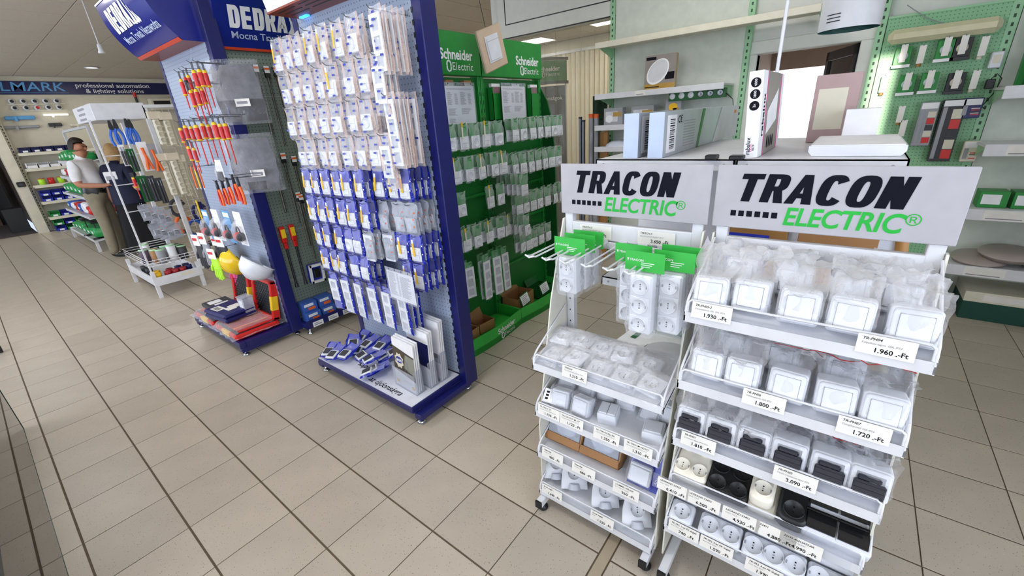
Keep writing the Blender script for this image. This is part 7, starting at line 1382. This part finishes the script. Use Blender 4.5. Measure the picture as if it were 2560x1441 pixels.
# boards of small cameras and lamps above
for r in range(2):
    t = thing('camera_sample_rail', 'cream rail of small white camera samples on far wall, %s' % ('upper' if r == 0 else 'lower'), 'display rail', (lt(10, 250).x, 10.447, 2.53 - r * 0.12)); m = MB(); m.box(0, 0.85, -0.02, 0.0, -0.05, -0.03); m.build('rail', ['cream'], t)
    for j in range(5): m = MB(); x = 0.09 + j * 0.16; m.M = Matrix.Translation((x, -0.03, 0.015)) @ Matrix.Rotation(math.radians(90), 4, 'X'); m.lathe([(0.05, -0.03), (0.05, 0.02), (0.03, 0.04)], 14, 0); m.lathe([(0.03, 0.041), (0.0, 0.045)], 14, 1); m.M = None; m.build('camera', ['white_plastic', 'black' if (r, j) != (1, 2) else 'red'], t)
for (u, v, sx, sz, mt, lb) in ((50, 295, 0.42, 0.07, 'light_blue', 'pale blue device strip on far wall under the camera rails'), (55, 318, 0.5, 0.05, 'grey', 'grey device strip on far wall below the blue one'), (140, 287, 0.38, 0.04, 'soft_lamp', 'glowing white lamp bar on the far wall'), (138, 312, 0.2, 0.07, 'charcoal', 'dark device on far wall below the lamp bar'), (200, 312, 0.3, 0.05, 'cream', 'cream cable duct on the far wall')):
    P = lt(u, v); t = thing('wall_sample', lb, 'device', (P.x, 10.447, P.z), 0, 'samples on the far wall'); m = MB(); m.cbox(-sx / 2, sx / 2, -0.06, 0.0, -sz / 2, sz / 2, 0.01); m.build('body', [mt], t); m = MB(); m.cbox(-sx * 0.2, -sx * 0.1, -0.075, -0.06, -sz / 2 - 0.03, sz / 2, 0.004); m.build('bracket', [mt], t)
t = thing('stack_light', 'red and black stack light on the far wall right of the banner text', 'lamp', (lt(338, 245).x, 10.38, 2.55)); m = MB(); m.cyl((0, 0, 0.06), (0, 0, 0.16), 0.03, n=12); m.build('lens', ['red'], t); m = MB(); m.cyl((0, 0, -0.08), (0, 0, 0.06), 0.025, n=12); m.box(-0.02, 0.02, 0, 0.05, -0.1, -0.06); m.build('base', ['black'], t)
for k, (u0, v0, u1, v1, mt, lb) in enumerate(((380, 245, 428, 275, 'cream', 'cream wooden shelf box high on the far wall'),)): P = lt(404, 262); carton('high_carton', lb, (P.x, 10.3, P.z - 0.12), 0.5, 0.22, 0.24, mt, 0, 'black')
# dark back room: counter and clutter
carton('brown_counter', 'brown wooden counter in the dim back room', (-0.1, 13.2, 0.0), 1.3, 0.6, 0.95, mat('counter_brown', '#5a4030', 0.6), 0, None); carton('dark_cabinet', 'dark cabinet with paper stack in the back room', (0.6, 13.6, 0.0), 0.5, 0.5, 1.3, 'charcoal', 0, None); carton('office_box', 'dark bag on the back room floor by the wall post', (0.72, 11.2, 0.0), 0.3, 0.4, 0.5, 'black', 0, None)
t = thing('door_handle_box', 'small black switch box on the white wall post', 'switch', (0.98, 10.215, 1.0)); m = MB(); m.cbox(-0.06, 0.06, -0.03, 0.005, -0.05, 0.05, 0.012); m.build('box', ['black'], t); m = MB(); m.box(-0.03, 0.03, -0.032, -0.03, -0.02, 0.02); m.build('plate', ['charcoal'], t)
# pull cord lamp holder hanging near the tool stand
P0 = at_z(205, 0, H); t = thing('hanging_lampholder', 'white lampholder hanging on a cord from the ceiling at upper left', 'lamp', (P0.x, P0.y, H))
zb_ = None
for i in range(400):
    z = H - i * 0.005; q = to_px((P0.x, P0.y, z))
    if q[1] > 112: zb_ = z; break
L_ = H - zb_; m = MB(); m.cyl((0, 0, 0), (0, 0, -L_), 0.006, n=8); m.build('cord', ['white_paint'], t); m = MB(); m.lathe([(0.012, -L_ + 0.01), (0.02, -L_), (0.022, -L_ - 0.05), (0.032, -L_ - 0.07), (0.03, -L_ - 0.08), (0, -L_ - 0.075)], 14); m.build('lampholder', ['white_plastic'], t)

# ================================================================ glass display case at the left edge
gc = thing('glass_display_case', 'low glass display case with dark green plinth at the left edge', 'display case', (-0.065, -0.06, 0))
m = MB(); m.prism([(-0.16, 0.16), (-0.04, -0.64), (0.06, -1.5), (-1.1, -1.5), (-1.1, 0.6), (-0.25, 0.6)], 2, 0.001, 0.02); m.box(-1.1, -0.4, -1.5, 0.5, 0.02, 0.5); m.build('plinth', ['dark_green'], gc); m = MB(); m.tube([(-0.155, 0.16, 0.015), (-0.035, -0.64, 0.015), (0.065, -1.5, 0.015)], 0.007, 6); m.build('plinth_trim', ['white_paint'], gc)
m = MB(); m.box(-0.006, 0.0, -1.6, 0.88, 0.004, 0.62); m.build('front_pane', ['tint_glass'], gc); m = MB(); m.box(-0.75, -0.006, 0.872, 0.88, 0.004, 0.62); m.build('side_pane', ['tint_glass'], gc)
m = MB(); m.box(-0.009, 0.002, 0.868, 0.882, 0.0, 0.62); m.box(-0.007, 0.001, -1.6, 0.88, 0.0, 0.006); m.build('glass_edge', [mat('edge_green', '#1d4a3c', 0.2)], gc)
t = thing('caster_chair_base', 'black caster wheel of a chair at the left picture edge', 'caster', (-0.08, 2.57, 0)); m = MB(); m.M = Matrix.Translation((0.02, 0, 0.035)) @ Matrix.Rotation(math.radians(90), 4, 'Y'); m.lathe([(0, -0.012), (0.03, -0.012), (0.035, -0.008), (0.035, 0.008), (0.03, 0.012), (0, 0.012)], 18); m.M = None; m.build('wheel', ['black'], t); m = MB(); m.cbox(-0.25, 0.035, -0.02, 0.02, 0.075, 0.11, 0.008); m.cyl((0.02, 0, 0.05), (0.02, 0, 0.10), 0.012, n=8); m.build('arm', ['steel'], t)
# ================================================================ two shoppers at the gondola
mat('shirt_white', '#e6e6ea', 0.8, bump=0.2, bscale=30); mat('khaki', '#8d8470', 0.85, var=0.1, bump=0.3, bscale=18); mat('leather_black', '#1b1917', 0.4); mat('top_navy', '#161d38', 0.85, bump=0.2, bscale=25); mat('skirt_black', '#0b0c12', 0.9, bump=0.3, bscale=12)
mat('skin_tan', '#bd8468', 0.5); mat('skin_fair', '#cf9c86', 0.5); mat('hair_dark', '#241c17', 0.6, var=0.3, scale=80); mat('hair_blond', '#a8865a', 0.6, var=0.25, scale=80); mat('eye_dark', '#1a1512', 0.2)
def hand_chain(J, E, wrist, d, up_, side, tagname):
    """palm and five unequal, bent fingers growing from a wrist; d: pointing, up_: back of the hand, side: thumb side"""
    d, up_, side = Vector(d).normalized(), Vector(up_).normalized(), Vector(side).normalized(); wv = J[wrist][0]
    pn = wrist + '_palm'; J[pn] = (wv + d * 0.055, (0.030, 0.020), tagname); E.append((wrist, pn))
    for k, (o, L) in enumerate(((0.024, 0.068), (0.008, 0.078), (-0.008, 0.073), (-0.023, 0.058))):
        a, b, c = '%s_f%da' % (wrist, k), '%s_f%db' % (wrist, k), '%s_f%dc' % (wrist, k); base = wv + d * 0.085 + side * o
        J[a] = (base, (0.0095, 0.0095), tagname); J[b] = (base + d * L * 0.5 - up_ * 0.008, (0.0088, 0.0088), tagname); J[c] = (base + d * L * 0.85 - up_ * 0.03, (0.0075, 0.0075), tagname); E += [(pn, a), (a, b), (b, c)]
    a, b = wrist + '_ta', wrist + '_tb'; J[a] = (wv + d * 0.045 + side * 0.035, (0.011, 0.011), tagname); J[b] = (wv + d * 0.08 + side * 0.048 - up_ * 0.01, (0.0085, 0.0085), tagname); E += [(pn, a), (a, b)]
def person_body(name, J, E, mats, tags):
    ks = list(J); ix = {k: i for i, k in enumerate(ks)}; me = bpy.data.meshes.new('skel'); me.from_pydata([J[k][0] for k in ks], [(ix[a], ix[b]) for a, b in E], []); o = bpy.data.objects.new('skel', me); col.objects.link(o)
    o.modifiers.new('skin', 'SKIN'); sk = me.skin_vertices[0].data
    for i, k in enumerate(ks): sk[i].radius = J[k][1]; sk[i].use_root = k == 'pelvis'
    s = o.modifiers.new('sub', 'SUBSURF'); s.levels = 2; s.render_levels = 2
    dg = bpy.context.evaluated_depsgraph_get(); ev = o.evaluated_get(dg); m2 = bpy.data.meshes.new_from_object(ev, depsgraph=dg); m2.materials.clear()
    for t_ in tags: m2.materials.append(MT[mats[t_]])
    segs = [(Vector(J[a][0]), Vector(J[b][0]), J[b][2], J[a][2], sum(J[a][1]) / 2, sum(J[b][1]) / 2) for a, b in E]
    for p in m2.polygons:
        c = p.center; best = (9, None)
        for a, b, tb_, ta_, ra, rb in segs:
            d = b - a; q = max(0, min(1, (c - a).dot(d) / max(1e-9, d.dot(d)))); dd = (c - (a + d * q)).length - (ra + (rb - ra) * q); t_ = tb_ if q > 0.5 else ta_
            if dd < best[0]: best = (dd, t_)
        p.material_index = tags.index(best[1]); p.use_smooth = True
    bpy.data.objects.remove(o); m2.name = name; return m2
def V(*a): return Vector(a)
def head_parts(J, E, x, z, top, jaw=0.052, hd=0.078):
    J['neck'] = (V(x - 0.022, 0, z - 0.13), (0.05, 0.05), 'skin'); J['jaw'] = (V(x + 0.008, 0, z - 0.062), (jaw + 0.012, jaw + 0.012), 'skin'); J['face'] = (V(x, 0, z + 0.005), (hd + 0.006, hd + 0.006), 'skin'); J['crown'] = (V(x - 0.01, 0, z + 0.07), (0.068, 0.068), 'skin')
    J['nose'] = (V(x + 0.100, 0, z - 0.022), (0.010, 0.010), 'skin'); J['chin'] = (V(x + 0.050, 0, z - 0.098), (0.022, 0.022), 'skin'); J['ear_l'] = (V(x - 0.005, 0.092, z - 0.01), (0.012, 0.02), 'skin'); J['ear_r'] = (V(x - 0.005, -0.092, z - 0.01), (0.012, 0.02), 'skin')
    E += [('collar', 'neck'), ('neck', 'jaw'), ('jaw', 'face'), ('face', 'crown'), ('face', 'nose'), ('jaw', 'chin'), ('face', 'ear_l'), ('face', 'ear_r')]
def eyes(t, x, z):
    for s in (-1, 1): m = MB(); m.lathe([(0, 0.009), (0.008, 0.004), (0.009, 0), (0.008, -0.004), (0, -0.009)], 8, c=(x + 0.082, s * 0.032, z + 0.012)); m.build('eye', ['eye_dark'], t)
    m = MB(); m.cbox(x + 0.074, x + 0.088, -0.024, 0.024, z - 0.060, z - 0.050, 0.003); m.build('mouth', [mat('lip', '#93564a', 0.5)], t)
# --- man: faces +x locally
J, E = {}, []
J['pelvis'] = (V(0, 0, 0.93), (0.125, 0.155), 'pants'); J['belt'] = (V(0.01, 0, 1.01), (0.13, 0.16), 'belt'); J['belly'] = (V(0.03, 0, 1.12), (0.145, 0.165), 'shirt'); J['chest'] = (V(0.0, 0, 1.30), (0.13, 0.17), 'shirt'); J['collar'] = (V(-0.01, 0, 1.435), (0.075, 0.09), 'shirt')
E += [('pelvis', 'belt'), ('belt', 'belly'), ('belly', 'chest'), ('chest', 'collar')]; head_parts(J, E, 0.03, 1.60, 1.72)
for s, n in ((1, 'l'), (-1, 'r')):
    J['hip' + n] = (V(0, s * 0.085, 0.86), (0.098, 0.10), 'pants'); J['knee' + n] = (V(0.02, s * 0.10, 0.48), (0.075, 0.075), 'pants'); J['cuff' + n] = (V(-0.005, s * 0.105, 0.10), (0.068, 0.068), 'pants'); J['heel' + n] = (V(-0.035, s * 0.105, 0.04), (0.042, 0.042), 'shoe'); J['toe' + n] = (V(0.16, s * 0.125, 0.032), (0.045, 0.032), 'shoe')
    E += [('pelvis', 'hip' + n), ('hip' + n, 'knee' + n), ('knee' + n, 'cuff' + n), ('cuff' + n, 'heel' + n), ('heel' + n, 'toe' + n)]
    J['sho' + n] = (V(-0.01, s * 0.185, 1.385), (0.078, 0.078), 'shirt'); J['slv' + n] = (V(-0.02, s * 0.225, 1.22), (0.068, 0.068), 'shirt'); J['elb' + n] = (V(-0.01, s * 0.24, 1.10), (0.047, 0.047), 'skin'); J['wri' + n] = (V(0.23, s * 0.17, 1.07), (0.032, 0.030), 'skin')
    E += [('chest', 'sho' + n), ('sho' + n, 'slv' + n), ('slv' + n, 'elb' + n), ('elb' + n, 'wri' + n)]; hand_chain(J, E, 'wri' + n, (1, -s * 0.5, 0.05), (0, 0, 1), (0, -s, 0.2), 'skin')
t = thing('person', 'man in white shirt and khaki trousers standing in profile by the gondola', 'person', (1.40, 5.86, 0), math.atan2(-0.62, 0.78))
obj('body', person_body('body', J, E, {'pants': 'khaki', 'belt': 'leather_black', 'shirt': 'shirt_white', 'skin': 'skin_tan', 'shoe': 'leather_black'}, ['pants', 'belt', 'shirt', 'skin', 'shoe']), t)
def cap_hair(t, x, z, mt, low, back):
    m = MB(); m.grid(lambda a, b: (x - 0.014 + 0.100 * math.sin(b * math.pi / 2) * math.cos(a * 2 * math.pi) * (1.0 if math.cos(a * 2 * math.pi) < 0 else 0.93), 0.101 * math.sin(b * math.pi / 2) * math.sin(a * 2 * math.pi), z + 0.148 - (1 - math.cos(b * math.pi / 2)) * (low if math.cos(a * 2 * math.pi) > 0.2 else back)), 20, 6); m.build('hair', [mt], t)
cap_hair(t, 0.03, 1.60, 'hair_dark', 0.075, 0.17); eyes(t, 0.03, 1.60)
# the sheet he holds
o = thing('held_carton', 'white carton held by the man in the white shirt', 'box', (1.64, 5.62, 1.09), math.atan2(-0.62, 0.78)); m = MB(); m.cbox(-0.07, 0.09, -0.10, 0.10, 0, 0.16, 0.004); m.build('carton', ['paper'], o); m = MB(); m.box(-0.05, 0.06, -0.1008, -0.10, 0.04, 0.1); m.build('print', ['grey'], o)
# --- woman: seen from behind
J, E = {}, []
J['pelvis'] = (V(0, 0, 0.88), (0.135, 0.165), 'skirt'); J['belly'] = (V(0.02, 0, 1.03), (0.14, 0.165), 'top'); J['chest'] = (V(0.0, 0, 1.20), (0.125, 0.165), 'top'); J['collar'] = (V(-0.01, 0, 1.335), (0.072, 0.09), 'top')
E += [('pelvis', 'belly'), ('belly', 'chest'), ('chest', 'collar')]; head_parts(J, E, 0.03, 1.49, 1.6, 0.048, 0.074)
for s, n in ((1, 'l'), (-1, 'r')):
    J['hip' + n] = (V(0, s * 0.085, 0.80), (0.10, 0.105), 'skirt'); J['knee' + n] = (V(0.02, s * 0.09, 0.45), (0.07, 0.07), 'skin'); J['ank' + n] = (V(0, s * 0.09, 0.10), (0.04, 0.04), 'skin'); J['heel' + n] = (V(-0.035, s * 0.09, 0.04), (0.038, 0.038), 'shoe'); J['toe' + n] = (V(0.14, s * 0.10, 0.03), (0.04, 0.03), 'shoe')
    E += [('pelvis', 'hip' + n), ('hip' + n, 'knee' + n), ('knee' + n, 'ank' + n), ('ank' + n, 'heel' + n), ('heel' + n, 'toe' + n)]
    J['sho' + n] = (V(-0.01, s * 0.175, 1.285), (0.075, 0.075), 'top'); J['slv' + n] = (V(-0.02, s * 0.225, 1.10), (0.066, 0.066), 'top'); J['elb' + n] = (V(-0.025, s * 0.25, 0.98), (0.05, 0.05), 'skin')
    w_ = V(0.02, s * 0.27, 0.76) if s > 0 else V(0.16, s * 0.20, 0.98); J['wri' + n] = (w_, (0.031, 0.029), 'skin'); E += [('chest', 'sho' + n), ('sho' + n, 'slv' + n), ('slv' + n, 'elb' + n), ('elb' + n, 'wri' + n)]
    hand_chain(J, E, 'wri' + n, (0.15, 0, -1) if s > 0 else (1, 0.3, 0.1), (0, s, 0) if s > 0 else (0, 0, 1), (1, 0, 0.1) if s > 0 else (0, 1, 0), 'skin')
t = thing('person', 'woman in navy top and black skirt seen from behind beside the man', 'person', (1.70, 5.62, 0), math.atan2(0.55, 0.84))
obj('body', person_body('body', J, E, {'skirt': 'skirt_black', 'top': 'top_navy', 'skin': 'skin_fair', 'shoe': 'leather_black'}, ['skirt', 'top', 'skin', 'shoe']), t)
m = MB(); m.grid(lambda a, b: ((0.155 + 0.075 * b + 0.012 * math.sin(a * 2 * math.pi * 9) * b) * math.cos(a * 2 * math.pi), (0.185 + 0.07 * b + 0.012 * math.sin(a * 2 * math.pi * 9) * b) * math.sin(a * 2 * math.pi), 0.92 - b * 0.84), 40, 8); m.build('skirt', ['skirt_black'], t)
m = MB(); m.grid(lambda a, b: ((0.165 + 0.02 * b) * math.cos(a * 2 * math.pi) + 0.008, (0.178 + 0.035 * b) * math.sin(a * 2 * math.pi), 1.14 - b * 0.36), 24, 5); m.build('top_hem', ['top_navy'], t)
cap_hair(t, 0.03, 1.49, 'hair_blond', 0.10, 0.24); eyes(t, 0.03, 1.49)
m = MB(); m.M = Matrix.Translation((0.015, 0.267, 0.79)); m.lathe([(0.034, -0.008), (0.039, 0), (0.034, 0.008)], 14); m.M = None; m.build('bracelet', [mat('violet', '#3a2a7a', 0.4)], t)
